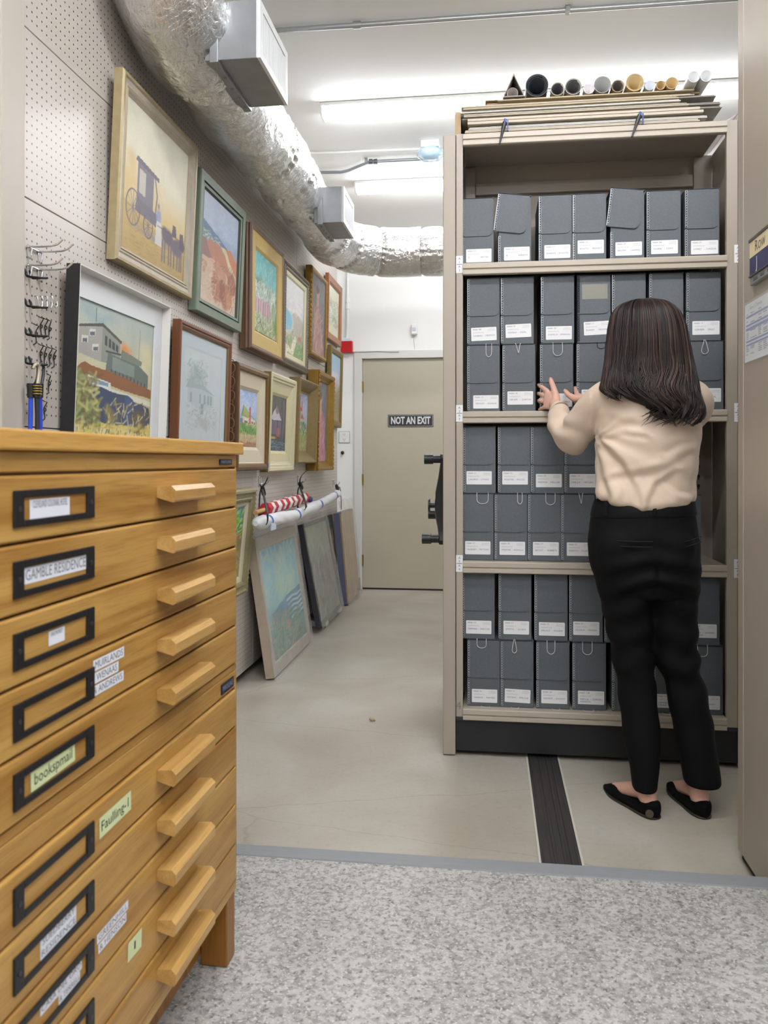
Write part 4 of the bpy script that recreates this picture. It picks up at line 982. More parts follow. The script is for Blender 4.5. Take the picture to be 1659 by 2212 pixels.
def case(name, label, z0, z1, plate_z, drawers, holders):
    t = thing(name, label, 'cabinet', CO, CROT)
    b = B().box(-DEP, -0.014, -LEN, 0.0, z0, z1)
    b.build('carcass', OAK, t, 0.001)
    ztop_d = drawers[0]; zbot_d = drawers[-1]
    B().box(-0.0138, 0.0, -LEN, -0.0, ztop_d+0.002, z1).build('top_rail', OAK, t, 0.002)
    B().box(-0.0138, 0.0, -LEN, -0.0, z0, zbot_d-0.002).build('bottom_rail', OAK, t, 0.002)
    for ya, yb in ((-0.0105, 0.0), (-LEN, -LEN+0.0105)): B().box(-0.0138, 0.0, ya, yb, zbot_d-0.0018, ztop_d+0.0018).build('stile', OAK, t, 0.001)
    B().box(0.0002, 0.0022, plate_z[0], plate_z[1], plate_z[2], plate_z[3]).build('name_plate', M_PLATE, t)
    b = B(); b.text('MAYLINE', (plate_z[3]-plate_z[2])*0.75, T_cab(0.5*(plate_z[0]+plate_z[1]), 0.5*(plate_z[2]+plate_z[3]), 0.0025), 0, fit=(plate_z[1]-plate_z[0])*0.8)
    b.build('plate_lettering', mat('plate_text', '#9da2b8', 0.4), t)
    for k in range(len(drawers)-1):
        za, zb = drawers[k+1]+0.0018, drawers[k]-0.0018
        d = B().box(-0.0136, 0.004, -LEN+0.0125, -0.0125, za, zb).build('drawer', OAK, t, 0.0035, 3)
        zc = 0.5*(za+zb)
        for sgn in (0, 1):
            ya, yb = (py0, py1) if sgn == 0 else (-LEN-py1, -LEN-py0)
            sec = [(0.0042, 0.010), (0.0042, -0.008), (0.034, -0.016), (0.038, -0.012), (0.038, 0.004), (0.030, 0.012)]
            B().prism(sec, lambda a, c, d_: (a, d_, c+zc+0.004), yb, ya).build('pull', OAKE, d, 0.0015)
        # card holder
        hz0, hz1 = zc-0.0225, zc+0.0225; y0, y1 = HY0, HY1; fr = B()
        for a in ((y0, y0+0.020, hz0, hz1), (y1-0.020, y1, hz0, hz1), (y0+0.02, y1-0.02, hz1-0.0095, hz1), (y0+0.02, y1-0.02, hz0, hz0+0.0085)):
            fr.box(0.0042, 0.0075, a[0], a[1], a[2], a[3])
        h = fr.build('card_holder', M_HOLD, d, 0.0012)
        for yy in (y0+0.010, y1-0.010): B().cyl((0.0074, yy, zc), (0.0084, yy, zc), 0.0032, n=10).build('rivet', mat('dark_rivet', '#55545a', 0.4, 0.8), h)
        for it in holders.get(k, []):
            kind, ya, yb, dz0, dz1, lines, rot = it
            m_ = M_STICK if kind == 'note' else M_LAB
            b = B(); w = yb-ya; hh = dz1-dz0
            Mx = T_cab(0.5*(ya+yb), zc+0.5*(dz0+dz1), 0.0045 if kind != 'note' else 0.0047, rot)
            b.add([Mx @ Vector(p) for p in ((-w/2, -hh/2, 0), (w/2, -hh/2, 0), (w/2, hh/2, 0), (-w/2, hh/2, 0))], [(0, 1, 2, 3)], 0)
            n = len(lines)
            for i, (s, f, fs) in enumerate(lines):
                b.text(s, hh*fs/n, Mx @ Matrix.Translation((0, hh*(0.5-(i+0.5)/n), 0.0003)), 1, fit=w*f)
            b.build('paper_label' if kind != 'note' else 'sticky_note', [m_, M_INKG if kind != 'note' else M_INKB], d)
    return t
def yy(u, v): return cab(u, v).y
p0, p1, p2 = cab(473, 992), cab(499, 990), cab(473, 1004)
w = HY1-HY0
up = case('flat_file_cabinet', 'upper oak flat-file cabinet with worktop, one drawer labelled GAMBLE RESIDENCE', Z['bot_u']+0.0006, Z['slab'],
    (p0.y, p1.y, p2.z, p0.z), [zr(v) for v in du], {
    0: [('lab', yy(57, 1100), yy(144, 1090), -0.016, 0.010, [('CLEVELAND COLONIAL HOTEL', 0.86, 1.0), ('', 0, 1)], 0)],
    1: [('lab', HY0+0.022, HY1-0.018, -0.008, 0.012, [('GAMBLE RESIDENCE', 0.95, 0.95)], 0)],
    2: [('lab', yy(98, 1390), yy(133, 1380), -0.009, 0.010, [('BALMORET', 0.7, 0.8), ('', 0, 1)], 0)],
    3: [('lab', yy(195, 1460), yy(262, 1430), 0.014, 0.030, [('MUIRLANDS', 0.9, 0.95)], 0), ('lab', yy(198, 1480), yy(250, 1455), -0.004, 0.0115, [('WENAAS', 0.85, 0.95)], 0), ('lab', yy(192, 1510), yy(261, 1480), -0.0215, -0.0065, [('& ANDREWS', 0.9, 0.95)], 0)],
    4: [('note', yy(59, 1700), yy(155, 1650), -0.012, 0.014, [('bookspmail', 0.85, 0.8)], 0.03)],
})
p0, p1, p2 = cab(477, 1480), cab(503, 1468), cab(477, 1502)
lo = case('flat_file_cabinet', 'lower oak flat-file cabinet standing on feet under the upper one', Z['bot_l']+0.0006, Z['bot_u'],
    (p0.y, p1.y, p2.z, p0.z), [zr(v) for v in dl], {
    0: [('note', yy(208, 1800), yy(277, 1760), -0.012, 0.018, [('Faulling-1', 0.85, 0.7)], 0.02)],
    1: [('lab', yy(80, 2090), yy(158, 2030), -0.0145, 0.013, [('SUEDBERRY', 0.9, 0.9), ('RESIDENCE', 0.95, 0.9)], 0)],
    2: [('lab', yy(80, 2190), yy(170, 2130), -0.001, 0.013, [('CASA DEL ORO', 0.95, 0.85)], 0), ('lab', yy(120, 2190), yy(166, 2165), -0.0145, -0.0015, [('& TERRELL', 0.95, 0.85)], 0),
        ('lab', yy(203, 2160), yy(271, 2090), 0.006, 0.020, [('GREENHILL', 0.92, 0.9)], 0), ('lab', yy(206, 2180), yy(267, 2120), -0.010, 0.004, [('& HENSON', 0.92, 0.9)], 0)],
    3: [('note', yy(270, 2205), yy(300, 2180), 0.005, 0.035, [('I', 0.1, 0.6)], -0.04)],
})
zl = Z['bot_l']; bs = lo
for ya, yb in ((-0.052, -0.002), (-LEN+0.002, -LEN+0.052)):
    B().box(-0.062, -0.003, ya, yb, SLAB+0.0005, zl-0.0005).build('foot', OAKD, bs, 0.003)
    B().box(-DEP+0.003, -DEP+0.062, ya, yb, SLAB+0.0005, zl-0.0005).build('foot', OAKD, bs, 0.003)
for xa in (-0.085, -DEP+0.0635): B().box(xa, xa+0.0215, -LEN+0.003, -0.003, SLAB+0.02, zl-0.0005).build('apron', OAKD, bs, 0.002)
B().box(-DEP-0.012, 0.012, -LEN-0.012, 0.014, Z['slab']+0.0006, Z['top']).build('worktop', OAKT, up, 0.003)
# ================================================================== pictures on the pegboard wall
class Art:
    """a small canvas painted by brush strokes; u to the right, v upwards, both 0..1"""
    def __init__(s, w, h, seed=0):
        s.w, s.h = w, h; s.a = np.zeros((h, w, 3)); s.r = np.random.default_rng(seed)
        s.U, s.V = np.meshgrid((np.arange(w)+0.5)/w, (np.arange(h)+0.5)/h); s.asp = w/h
    def c(s, c): return np.array(lin(c))
    def grad(s, stops):
        v = np.clip(s.V, 0, 1); xs = [p for p, _ in stops]; cs = np.array([lin(c) for _, c in stops])
        for k in range(3): s.a[..., k] = np.interp(v, xs, cs[:, k])
    def noise(s, n, seed):
        r = np.random.default_rng(seed); g = r.random((n+2, n+2)); x = s.U*n; y = s.V*n
        i = x.astype(int); j = y.astype(int); fx = x-i; fy = y-j; fx = fx*fx*(3-2*fx); fy = fy*fy*(3-2*fy)
        return (g[j, i]*(1-fx)+g[j, i+1]*fx)*(1-fy)+(g[j+1, i]*(1-fx)+g[j+1, i+1]*fx)*fy
    def blend(s, m, col): s.a += m[..., None]*(s.c(col)-s.a)
    def poly(s, pts, col, al=1.0, wob=0.0, seed=1):
        U = s.U+(s.noise(9, seed)-0.5)*wob; V = s.V+(s.noise(9, seed+7)-0.5)*wob
        ins = np.zeros(U.shape, bool); n = len(pts)
        for i in range(n):
            (x0, y0), (x1, y1) = pts[i], pts[(i+1) % n]
            if y0 == y1: continue
            k = ((y0 > V) != (y1 > V)) & (U < (x1-x0)*(V-y0)/(y1-y0)+x0); ins ^= k
        s.blend(ins*al, col)
    def ell(s, cx, cy, rx, ry, col, al=1.0, soft=0.3, wob=0.0, seed=1):
        U = s.U+(s.noise(10, seed)-0.5)*wob; V = s.V+(s.noise(10, seed+5)-0.5)*wob
        d = np.sqrt(((U-cx)/rx)**2+((V-cy)/ry)**2); s.blend(np.clip((1-d)/max(soft, 1e-3), 0, 1)*al, col)
    def line(s, pts, wd, col, al=1.0):
        m = np.zeros(s.U.shape)
        for (x0, y0), (x1, y1) in zip(pts[:-1], pts[1:]):
            dx, dy = (x1-x0)*s.asp, y1-y0; L = dx*dx+dy*dy+1e-9
            t = np.clip(((s.U-x0)*s.asp*dx+(s.V-y0)*dy)/L, 0, 1)
            d = np.hypot((s.U-x0)*s.asp-t*dx, s.V-y0-t*dy); m = np.maximum(m, np.clip(1.5-d/wd, 0, 1))
        s.blend(m*al, col)
    def dabs(s, n, box, cols, ln=0.03, wd=0.008, ang=0.0, spread=0.5, al=0.7):
        for _ in range(n):
            x = s.r.uniform(box[0], box[1]); y = s.r.uniform(box[2], box[3]); a = ang+s.r.normal(0, spread); l = ln*s.r.uniform(0.5, 1.3)
            dx, dy = math.cos(a)*l/s.asp, math.sin(a)*l
            j0 = max(0, int((y-abs(dy)-2*wd)*s.h)); j1 = min(s.h, int((y+abs(dy)+2*wd)*s.h)+1); i0 = max(0, int((x-abs(dx)-2*wd/s.asp)*s.w)); i1 = min(s.w, int((x+abs(dx)+2*wd/s.asp)*s.w)+1)
            if j1 <= j0 or i1 <= i0: continue
            U = s.U[j0:j1, i0:i1]; V = s.V[j0:j1, i0:i1]; ex, ey = dx*s.asp, dy; L = ex*ex+ey*ey+1e-9
            t = np.clip(((U-x)*s.asp*ex+(V-y)*ey)/L, -1, 1); d = np.hypot((U-x)*s.asp-t*ex, V-y-t*ey)
            m = np.clip(1.4-d/wd, 0, 1)*al; c = s.c(cols[s.r.integers(len(cols))]); s.a[j0:j1, i0:i1] += m[..., None]*(c-s.a[j0:j1, i0:i1])
    def grain(s, k=0.06, seed=3):
        s.a *= (1+(s.r.random((s.h, s.w, 1))-0.5)*2*k)*(1+(s.noise(14, seed)[..., None]-0.5)*k*2)
    def mesh(s, name, w, h, y, parent, x0=0.0, z0=0.0, rough=0.55, M=None):
        nw, nh = s.w, s.h
        xs = x0+np.linspace(0, w, nw+1); zs = z0+np.linspace(0, h, nh+1)
        X, Zg = np.meshgrid(xs, zs); vs = np.stack([X.ravel(), np.full(X.size, y), Zg.ravel()], 1)
        me = bpy.data.meshes.new(name); idx = np.arange((nw+1)*(nh+1)).reshape(nh+1, nw+1)
        q = np.stack([idx[:-1, :-1], idx[:-1, 1:], idx[1:, 1:], idx[1:, :-1]], -1).reshape(-1, 4)
        me.vertices.add(len(vs)); me.vertices.foreach_set('co', vs.ravel())
        me.loops.add(q.size); me.loops.foreach_set('vertex_index', q.ravel().astype(np.int32))
        me.polygons.add(len(q)); me.polygons.foreach_set('loop_start', np.arange(0, q.size, 4, dtype=np.int32))
        me.update(calc_edges=True)
        at = me.color_attributes.new('paint', 'FLOAT_COLOR', 'POINT')
        p = np.pad(s.a, ((0, 1), (0, 1), (0, 0)), 'edge'); p = np.clip(p, 0, 1)
        rgba = np.concatenate([p, np.ones(p.shape[:2]+(1,))], -1)
        at.data.foreach_set('color', rgba.reshape(-1).astype(np.float32))
        me.materials.append(paint_mat('brushwork', 0.55)); me.validate(); me.update()
        o = bpy.data.objects.new(name, me); COL.objects.link(o); o.parent = parent
        # a thin panel, not a film
        md = o.modifiers.new('thick', 'SOLIDIFY'); md.thickness = 0.003; md.offset = -1
        return o
def ring_frame(b, prof, w, h, mis):
    """mitred frame from a profile of (inset, depth)"""
    for k in range(len(prof)-1):
        (d0, y0), (d1, y1) = prof[k], prof[k+1]
        r0 = [(d0, y0, d0), (w-d0, y0, d0), (w-d0, y0, h-d0), (d0, y0, h-d0)]; r1 = [(d1, y1, d1), (w-d1, y1, d1), (w-d1, y1, h-d1), (d1, y1, h-d1)]
        b.add(r0+r1, [(j, (j+1) % 4, 4+(j+1) % 4, 4+j) for j in range(4)], mis[k] if isinstance(mis, (list, tuple)) else mis)
    return b
def place(TL, TR, BL, BR, th, gap=0.004, floor=False, zf=0.012):
    """frame corners in the photo -> matrix, width, height of a picture on (or leaning against) the wall"""
    xb = PEGX+th+gap
    if floor:
        p, q = oz(BL[0], BL[1], zf), oz(BR[0], BR[1], zf); xb = 0.5*(p.x+q.x)
    p, q = ox(BL[0], BL[1], xb), ox(BR[0], BR[1], xb)
    xt = []
    for Y, c in ((p.y, TL), (q.y, TR)):
        d = ray(*c); xt.append(Y*d.x/d.y)
    xt = sum(xt)/2
    if not floor: xt = min(max(xt, xb), xb+0.09)
    else: xt = max(xt, PEGX+th)
    a, c = ox(TL[0], TL[1], xt), ox(TR[0], TR[1], xt)
    zb = 0.5*(p.z+q.z) if not floor else zf; zt = 0.5*(a.z+c.z)
    yl, yr = 0.5*(p.y+a.y), 0.5*(q.y+c.y)
    if floor: yl, yr = p.y, q.y
    dx = xt-xb; h = math.hypot(dx, zt-zb); s_, c_ = dx/h, (zt-zb)/h
    M = TM((0, 1, 0), (-c_, 0, s_), (s_, 0, c_), (xb, yl, zb))
    return M, yr-yl, h
def picture(name, label, geo, prof, mis, mats, opening, canvas_y, art, liner=None, glass=None, cat='painting', matted=None, rough=0.5):
    M, w, h = geo
    t = thing(name, label, cat, (0, 0, 0), 0, 'framed pictures on the pegboard wall'); t.matrix_basis = M
    th = prof[0][1]
    ring_frame(B(), prof, w, h, mis).build('frame', mats, t)
    d = prof[-1][0]
    B().box(0.003, w-0.003, th-0.006, th-0.002, 0.003, h-0.003).build('backing_board', mat('backing', '#8a7a62', 0.7), t)
    if liner:
        lp, lm = liner
        ring_frame(B(), lp, w, h, 0).build('liner', lm, t)
    if matted:
        mp_, mm = matted
        ring_frame(B(), mp_, w, h, 0).build('mat_board', mm, t)
    l, r, bt, tp = opening
    art.mesh('canvas', w-l-r, h-bt-tp, canvas_y, t, l, bt, rough)
    if glass is not None:
        B().box(d-0.002, w-d+0.002, glass, glass+0.0015, d-0.002, h-d+0.002).build('glass', clear_plastic('picture_glass', '#dfe8ee', 0.10, 0.03, (3, 0.02, 0.002)), t)
    return t, w, h
M_CREAMW = mat('limewashed_wood', '#b3a998', 0.55, noise=(40, '#a69c8a', 0.25)); M_GOLDOLD = mat('pale_gold_leaf', '#ad9e7a', 0.45, 0.1, noise=(30, '#9c8c66', 0.3))
M_GREEN = mat('sage_painted_wood', '#74806f', 0.5, noise=(30, '#6b7767', 0.3)); M_GREEND = mat('sage_dark', '#414a40', 0.6)
M_WALN = mat('walnut', '#5d412c', 0.45, noise=(10, '#6d4d34', 0.3, (20, 20, 1))); M_GOLDL = mat('gold_linen', '#c2a764', 0.55, noise=(60, '#b59a58', 0.3))
M_GREYORN = mat('grey_carved_wood', '#857a69', 0.55, noise=(60, '#716756', 0.3)); M_LINEN = mat('linen', '#cfc5ad', 0.7, noise=(200, '#c3b89e', 0.3))
M_GOLD = mat('gold_leaf', '#a37f37', 0.36, 0.45, noise=(35, '#8b692a', 0.3)); M_BROWNF = mat('red_brown_wood', '#6a4229', 0.4, noise=(12, '#7a4f33', 0.3, (20, 20, 1)))
M_BLACKF = mat('black_worn_wood', '#1d1d1f', 0.6, noise=(70, '#29292b', 0.25)); M_WHITEF = mat('white_painted_wood', '#d5d4d0', 0.5); M_MATW = mat('white_mat_board', '#dcdfe2', 0.75); M_MATB = mat('mat_board_blue_reflection', '#c3ced4', 0.75)  # last mat board: bluish reflection of the glass put into its colour
M_DCARV = mat('dark_carved_wood', '#4a3221', 0.42, noise=(50, '#5c4230', 0.3)); M_CREAMP = mat('cream_painted_wood', '#cfc8a8', 0.5, noise=(80, '#c2ba97', 0.3))
# ---- carriage
A = Art(150, 190, 1); A.grad([(0, '#a88f57'), (0.25, '#bfa66a'), (0.42, '#cdbb8b'), (0.6, '#d6cfb4'), (1, '#cfcdb9')])
A.ell(0.08, 0.5, 0.22, 0.2, '#cdae6b', 0.7, 0.8, 0.1); A.ell(0.42, 0.48, 0.28, 0.2, '#cbb07a', 0.6, 0.9, 0.12, 3); A.ell(0.75, 0.36, 0.25, 0.13, '#cfb273', 0.6, 0.8, 0.1, 5); A.ell(0.1, 0.62, 0.08, 0.1, '#c9a75f', 0.6, 0.7, 0.08, 8)
A.poly([(0, 0), (1, 0), (1, 0.2), (0.6, 0.24), (0.2, 0.30), (0, 0.33)], '#b0955a', 0.6, 0.03)
A.dabs(160, (0, 1, 0, 0.24), ['#a3884d', '#bba165', '#94793f'], 0.03, 0.004, 0, 0.3, 0.4)
A.ell(0.5, 0.19, 0.44, 0.035, '#877a78', 0.6, 0.6)
A.poly([(0.2, 0.38), (0.2, 0.64), (0.44, 0.62), (0.44, 0.37)], '#6f6873'); A.poly([(0.23, 0.44), (0.23, 0.60), (0.32, 0.595), (0.32, 0.43)], '#c4bfb0', 0.8); A.poly([(0.17, 0.64), (0.19, 0.675), (0.52, 0.635), (0.52, 0.605)], '#5f5663')
A.poly([(0.18, 0.3), (0.2, 0.4), (0.52, 0.37), (0.5, 0.28)], '#655c68'); A.line([(0.46, 0.61), (0.5, 0.5), (0.48, 0.36)], 0.007, '#5f5663')
for cx_, cy_, r_ in ((0.155, 0.31, 0.12), (0.38, 0.25, 0.085)):
    pts = [(cx_+r_*0.8*math.cos(q), cy_+r_*math.sin(q)) for q in np.linspace(0, 2*PI, 25)]; A.line(pts, 0.005, '#5c5360')
    for q in np.linspace(0, PI, 7)[:-1]: A.line([(cx_-r_*0.75*math.cos(q), cy_-r_*math.sin(q)), (cx_+r_*0.75*math.cos(q), cy_+r_*math.sin(q))], 0.0025, '#6d6470')
A.ell(0.535, 0.365, 0.05, 0.065, '#7f8fb5', 0.9, 0.4); A.poly([(0.505, 0.34), (0.575, 0.34), (0.60, 0.16), (0.49, 0.16)], '#c9c9c4', 0.9, 0.02); A.ell(0.53, 0.44, 0.02, 0.026, '#7d7580', 1, 0.4)
A.ell(0.70, 0.27, 0.12, 0.075, '#5b4f5c', 1, 0.25, 0.04); A.ell(0.86, 0.24, 0.11, 0.08, '#655866', 1, 0.25, 0.04, 4); A.poly([(0.90, 0.24), (0.91, 0.36), (0.96, 0.37), (0.99, 0.27), (0.97, 0.22)], '#54485a', 1, 0.02); A.poly([(0.76, 0.30), (0.78, 0.39), (0.83, 0.39), (0.85, 0.31)], '#54485a', 1, 0.02)
for x in (0.61, 0.65, 0.72, 0.76, 0.81, 0.87, 0.91, 0.94): A.line([(x, 0.22), (x+0.005, 0.07)], 0.008, '#665b68')
A.line([(0.52, 0.3), (0.75, 0.3), (0.95, 0.3)], 0.003, '#4d4450')
A.grain(0.04)
g = place((268, 133), (431, 327), (252, 551), (414, 655), 0.035)
picture('carriage_painting', 'large pale wood frame with horse-drawn carriage painting, highest on the wall', g,
    [(0, 0.035), (0, 0.006), (0.006, 0), (0.016, 0.0), (0.02, 0.006), (0.034, 0.009), (0.040, 0.006), (0.046, 0.010), (0.050, 0.007), (0.056, 0.013), (0.062, 0.018)], [1, 1, 1, 0, 0, 0, 0, 1, 0, 0], [M_CREAMW, M_GOLDOLD], (0.060, 0.060, 0.060, 0.060), 0.0185, A)
# ---- red rocks by the sea
A = Art(130, 170, 2); A.grad([(0, '#c9b3a0'), (0.45, '#c8a78f'), (0.62, '#8fa0b5'), (0.75, '#a4b4cd'), (1, '#b3bccb')])
A.dabs(200, (0, 1, 0.7, 1), ['#a9b8d0', '#b9c1ce', '#9fb1cb'], 0.05, 0.012, 0.2, 0.5, 0.35)
A.poly([(0, 0.55), (0, 0.74), (0.35, 0.70), (0.7, 0.62), (0.75, 0.55)], '#5e7394', 1, 0.03); A.poly([(0, 0.55), (0, 0.66), (0.4, 0.62), (0.6, 0.56)], '#6f8a86', 0.8, 0.05); A.dabs(70, (0, 0.5, 0.55, 0.66), ['#9fb0a9', '#c6cbb9', '#577d85'], 0.02, 0.006)
A.poly([(0.05, 0.46), (0.25, 0.60), (0.45, 0.60), (0.7, 0.5), (0.95, 0.38), (0.9, 0.32), (0.4, 0.42)], '#b17a60', 1, 0.06); A.poly([(0.6, 0.6), (0.8, 0.62), (1, 0.55), (1, 0.42), (0.85, 0.45)], '#bd7a58', 1, 0.05); A.poly([(0, 0.4), (0, 0.58), (0.15, 0.56), (0.3, 0.44)], '#8d6a66', 1, 0.05)
A.poly([(0.5, 0.6), (0.62, 0.61), (1, 0.38), (1, 0.32)], '#c9c39b', 0.9, 0.04)
for cx_, cy_, rx, ry, c_ in ((0.52, 0.32, 0.22, 0.13, '#b98a70'), (0.45, 0.19, 0.17, 0.14, '#a8745c'), (0.72, 0.16, 0.18, 0.15, '#a97358'), (0.86, 0.3, 0.14, 0.12, '#9c6551'), (0.08, 0.33, 0.12, 0.06, '#b0886f'), (0.6, 0.2, 0.09, 0.1, '#8e5b49'), (0.8, 0.13, 0.09, 0.1, '#b57f5a')): A.ell(cx_, cy_, rx, ry, c_, 1, 0.2, 0.05, int(cx_*50))
A.dabs(130, (0.25, 0.98, 0.05, 0.45), ['#c79d83', '#8f5d4b', '#b47f66', '#7b4a3f'], 0.03, 0.005, 1.1, 0.6, 0.6); A.dabs(120, (0, 0.4, 0, 0.35), ['#d3bfa8', '#c0a48d', '#cbb19b'], 0.03, 0.008, 0.2, 0.5, 0.5)
A.grain(0.04)
g = place((436, 357), (533, 461), (424, 667), (521, 721), 0.035)
picture('seaside_rocks_painting', 'sage green frame with painting of red rocks by blue sea', g,
    [(0, 0.035), (0, 0.004), (0.004, 0), (0.040, 0.002), (0.043, 0.010), (0.046, 0.010), (0.048, 0.004), (0.060, 0.006), (0.063, 0.014), (0.066, 0.016)], [0, 0, 0, 1, 1, 0, 0, 1, 1], [M_GREEN, M_GREEND], (0.062, 0.062, 0.062, 0.062), 0.0165, A)
# ---- turquoise sky over pink figures
A = Art(110, 190, 3); A.grad([(0, '#8f9a6f'), (0.18, '#a2a888'), (0.4, '#a9b3a6'), (0.6, '#8fb3ae'), (0.75, '#6fb0ae'), (1, '#63a6a8')])
A.dabs(260, (0, 1, 0.62, 1), ['#6aaeb0', '#7fbdb8', '#5b9ea4', '#8ac2bd'], 0.05, 0.012, 1.2, 0.5, 0.5); A.ell(0.15, 0.62, 0.25, 0.14, '#5f7a55', 0.85, 0.7, 0.15); A.ell(0.55, 0.55, 0.3, 0.12, '#a3b4a0', 0.9, 0.6, 0.15, 6); A.ell(0.9, 0.45, 0.16, 0.22, '#7c9a60', 0.85, 0.7, 0.12, 9)
A.dabs(330, (0, 1, 0.38, 0.62), ['#c3cdc4', '#8f9f8a', '#b0bfb2', '#74876a', '#dadfd6'], 0.03, 0.007, 1.4, 0.4, 0.6); A.poly([(0.02, 0.24), (0.03, 0.42), (0.7, 0.42), (0.72, 0.22)], '#b28f9b', 0.75, 0.08)
for k in range(14): A.line([(0.04+k*0.05, 0.24), (0.05+k*0.05, 0.40)], 0.007, ['#c59aa6', '#9c7583', '#d8b6bb', '#7e6470'][k % 4], 0.8)
A.dabs(260, (0, 1, 0, 0.24), ['#b9bf9c', '#7f8f5c', '#a3a883', '#cfd0b6', '#5f7345'], 0.03, 0.006, 1.3, 0.5, 0.6); A.ell(0.95, 0.15, 0.12, 0.2, '#5f8a3d', 0.8, 0.6, 0.1); A.line([(0.25, 0.22), (0.3, 0.12), (0.42, 0.05)], 0.006, '#49483a'); A.line([(0.28, 0.14), (0.2, 0.1)], 0.005, '#49483a')
A.grain(0.05)
g = place((544, 474), (616, 549), (543, 753), (613, 785), 0.062)
picture('turquoise_sky_painting', 'deep walnut frame with gold liner around turquoise sky and pink figures', g,
    [(0, 0.062), (0, 0.045), (0.006, 0.040), (0.003, 0.030), (0.007, 0.022), (0.004, 0.012), (0.008, 0.002), (0.016, 0.0), (0.03, 0.006)], 0, M_WALN, (0.108, 0.108, 0.115, 0.100), 0.020, A,
    liner=([(0.028, 0.004), (0.030, 0.008), (0.100, 0.010), (0.112, 0.019)], M_GOLDL))
# ---- cove and path
A = Art(100, 140, 4); A.grad([(0, '#a9ab84'), (0.25, '#9a9b88'), (0.5, '#b3aba3'), (0.6, '#c2bfc0'), (1, '#cfd0cd')])
A.poly([(0.3, 0.5), (0.55, 0.62), (1, 0.52), (1, 0.3), (0.4, 0.35)], '#a9a196', 0.9, 0.05); A.ell(0.12, 0.44, 0.34, 0.16, '#8fb5c4', 1, 0.15); A.ell(0.12, 0.44, 0.37, 0.19, '#d9d3bd', 0.5, 0.15); A.ell(0.12, 0.45, 0.33, 0.15, '#7fb0c4', 1, 0.2)
A.poly([(0, 0.02), (0.5, 0.05), (0.62, 0.25), (0.55, 0.3), (0.35, 0.1), (0, 0.12)], '#d8cfb4', 1, 0.05); A.poly([(0.45, 0), (0.62, 0.22), (1, 0.2), (1, 0)], '#6f9158', 1, 0.05); A.ell(0.8, 0.3, 0.12, 0.08, '#b0685f', 0.9, 0.5, 0.06); A.ell(0.25, 0.2, 0.22, 0.07, '#7c955f', 0.9, 0.5, 0.08)
A.dabs(220, (0, 1, 0, 0.4), ['#8fa56e', '#c9b9a5', '#b98d84', '#6d8a57', '#d8d2bf'], 0.025, 0.006, 0.6, 0.8, 0.5); A.dabs(100, (0, 1, 0.6, 1), ['#d6d8d6', '#c5c9cc', '#d9d4c8'], 0.06, 0.015, 0.1, 0.3, 0.3); A.grain(0.04)
g = place((617, 556), (670, 611), (613, 786), (666, 808), 0.045)
t, w, h = picture('cove_painting', 'grey carved frame with painting of a blue cove and pale path', g,
    [(0, 0.045), (0, 0.01), (0.005, 0.003), (0.012, 0.0), (0.03, 0.004), (0.036, 0.001), (0.044, 0.003), (0.05, 0.012)], 0, M_GREYORN, (0.078, 0.078, 0.078, 0.078), 0.0225, A,
    liner=([(0.05, 0.012), (0.072, 0.014), (0.080, 0.021)], M_CREAMP))
b = B()
for i in range(int(h/0.018)):
    z = 0.012+i*0.018
    if z < h-0.012:
        for x in (0.021, w-0.021): b.box(x-0.008, x+0.008, -0.0015, 0.003, z-0.005, z+0.005)
for i in range(int(w/0.018)):
    x = 0.012+i*0.018
    if x < w-0.012:
        for z in (0.021, h-0.021): b.box(x-0.005, x+0.005, -0.0015, 0.003, z-0.008, z+0.008)
b.build('carved_border', mat('carved_dark', '#5f5645', 0.6), t, 0.001)
# ---- tall portraits
def portrait(seed, bg, skin, dress):
    A = Art(80, 180, seed); A.grad([(0, bg[0]), (0.5, bg[1]), (1, bg[2])]); A.dabs(240, (0, 1, 0, 1), list(bg), 0.05, 0.012, 1.4, 0.4, 0.4)
    A.poly([(0.15, 0), (0.28, 0.35), (0.36, 0.6), (0.6, 0.62), (0.74, 0.35), (0.95, 0)], dress[0], 0.9, 0.05, seed); A.ell(0.47, 0.66, 0.11, 0.14, skin, 0.9, 0.3, 0.04, seed); A.ell(0.47, 0.78, 0.12, 0.075, skin, 1, 0.25); A.ell(0.46, 0.83, 0.15, 0.06, '#6b4d40', 0.8, 0.4, 0.05)
    A.dabs(160, (0.2, 0.85, 0, 0.6), dress, 0.05, 0.010, 1.35, 0.3, 0.6); A.line([(0.4, 0.55), (0.38, 0.4), (0.5, 0.33)], 0.016, skin, 0.8); A.grain(0.05); return A
g = place((675, 583), (709, 597), (673.5, 765), (705.5, 782), 0.05)
t, w, h = picture('portrait_painting', 'gilt frame with tall pink-toned portrait, upper row beside the duct bend', g, [(0, 0.05), (0, 0.012), (0.004, 0.004), (0.014, 0), (0.024, 0.003), (0.034, 0.012)], 0, M_GOLD, (0.03, 0.03, 0.03, 0.03), 0.0135, portrait(5, ('#6d6668', '#7d7878', '#8b8a8c'), '#c79a88', ('#b98f85', '#a67f7c', '#c9a596', '#8d6d6c')))
b = B()
for k in range(18):
    z = h*(k+0.5)/18
    for x in (0.004, w-0.004): b.sphere((x, 0.006, z), 0.008, 8, 6, 0, (0.8, 0.8, 1.5))
b.build('gilt_beads', M_GOLD, t)
A = Art(80, 110, 6); A.grad([(0, '#c9c8ad'), (0.4, '#bcc3ae'), (1, '#d6d3bd')]); A.dabs(140, (0.1, 0.95, 0.2, 0.75), ['#8fa08a', '#7f8f86', '#b5796a', '#d9d6c4', '#9fb0a0'], 0.05, 0.01, 0.3, 0.6, 0.6); A.ell(0.6, 0.35, 0.3, 0.08, '#8c9a78', 0.7, 0.7, 0.08); A.grain(0.04)
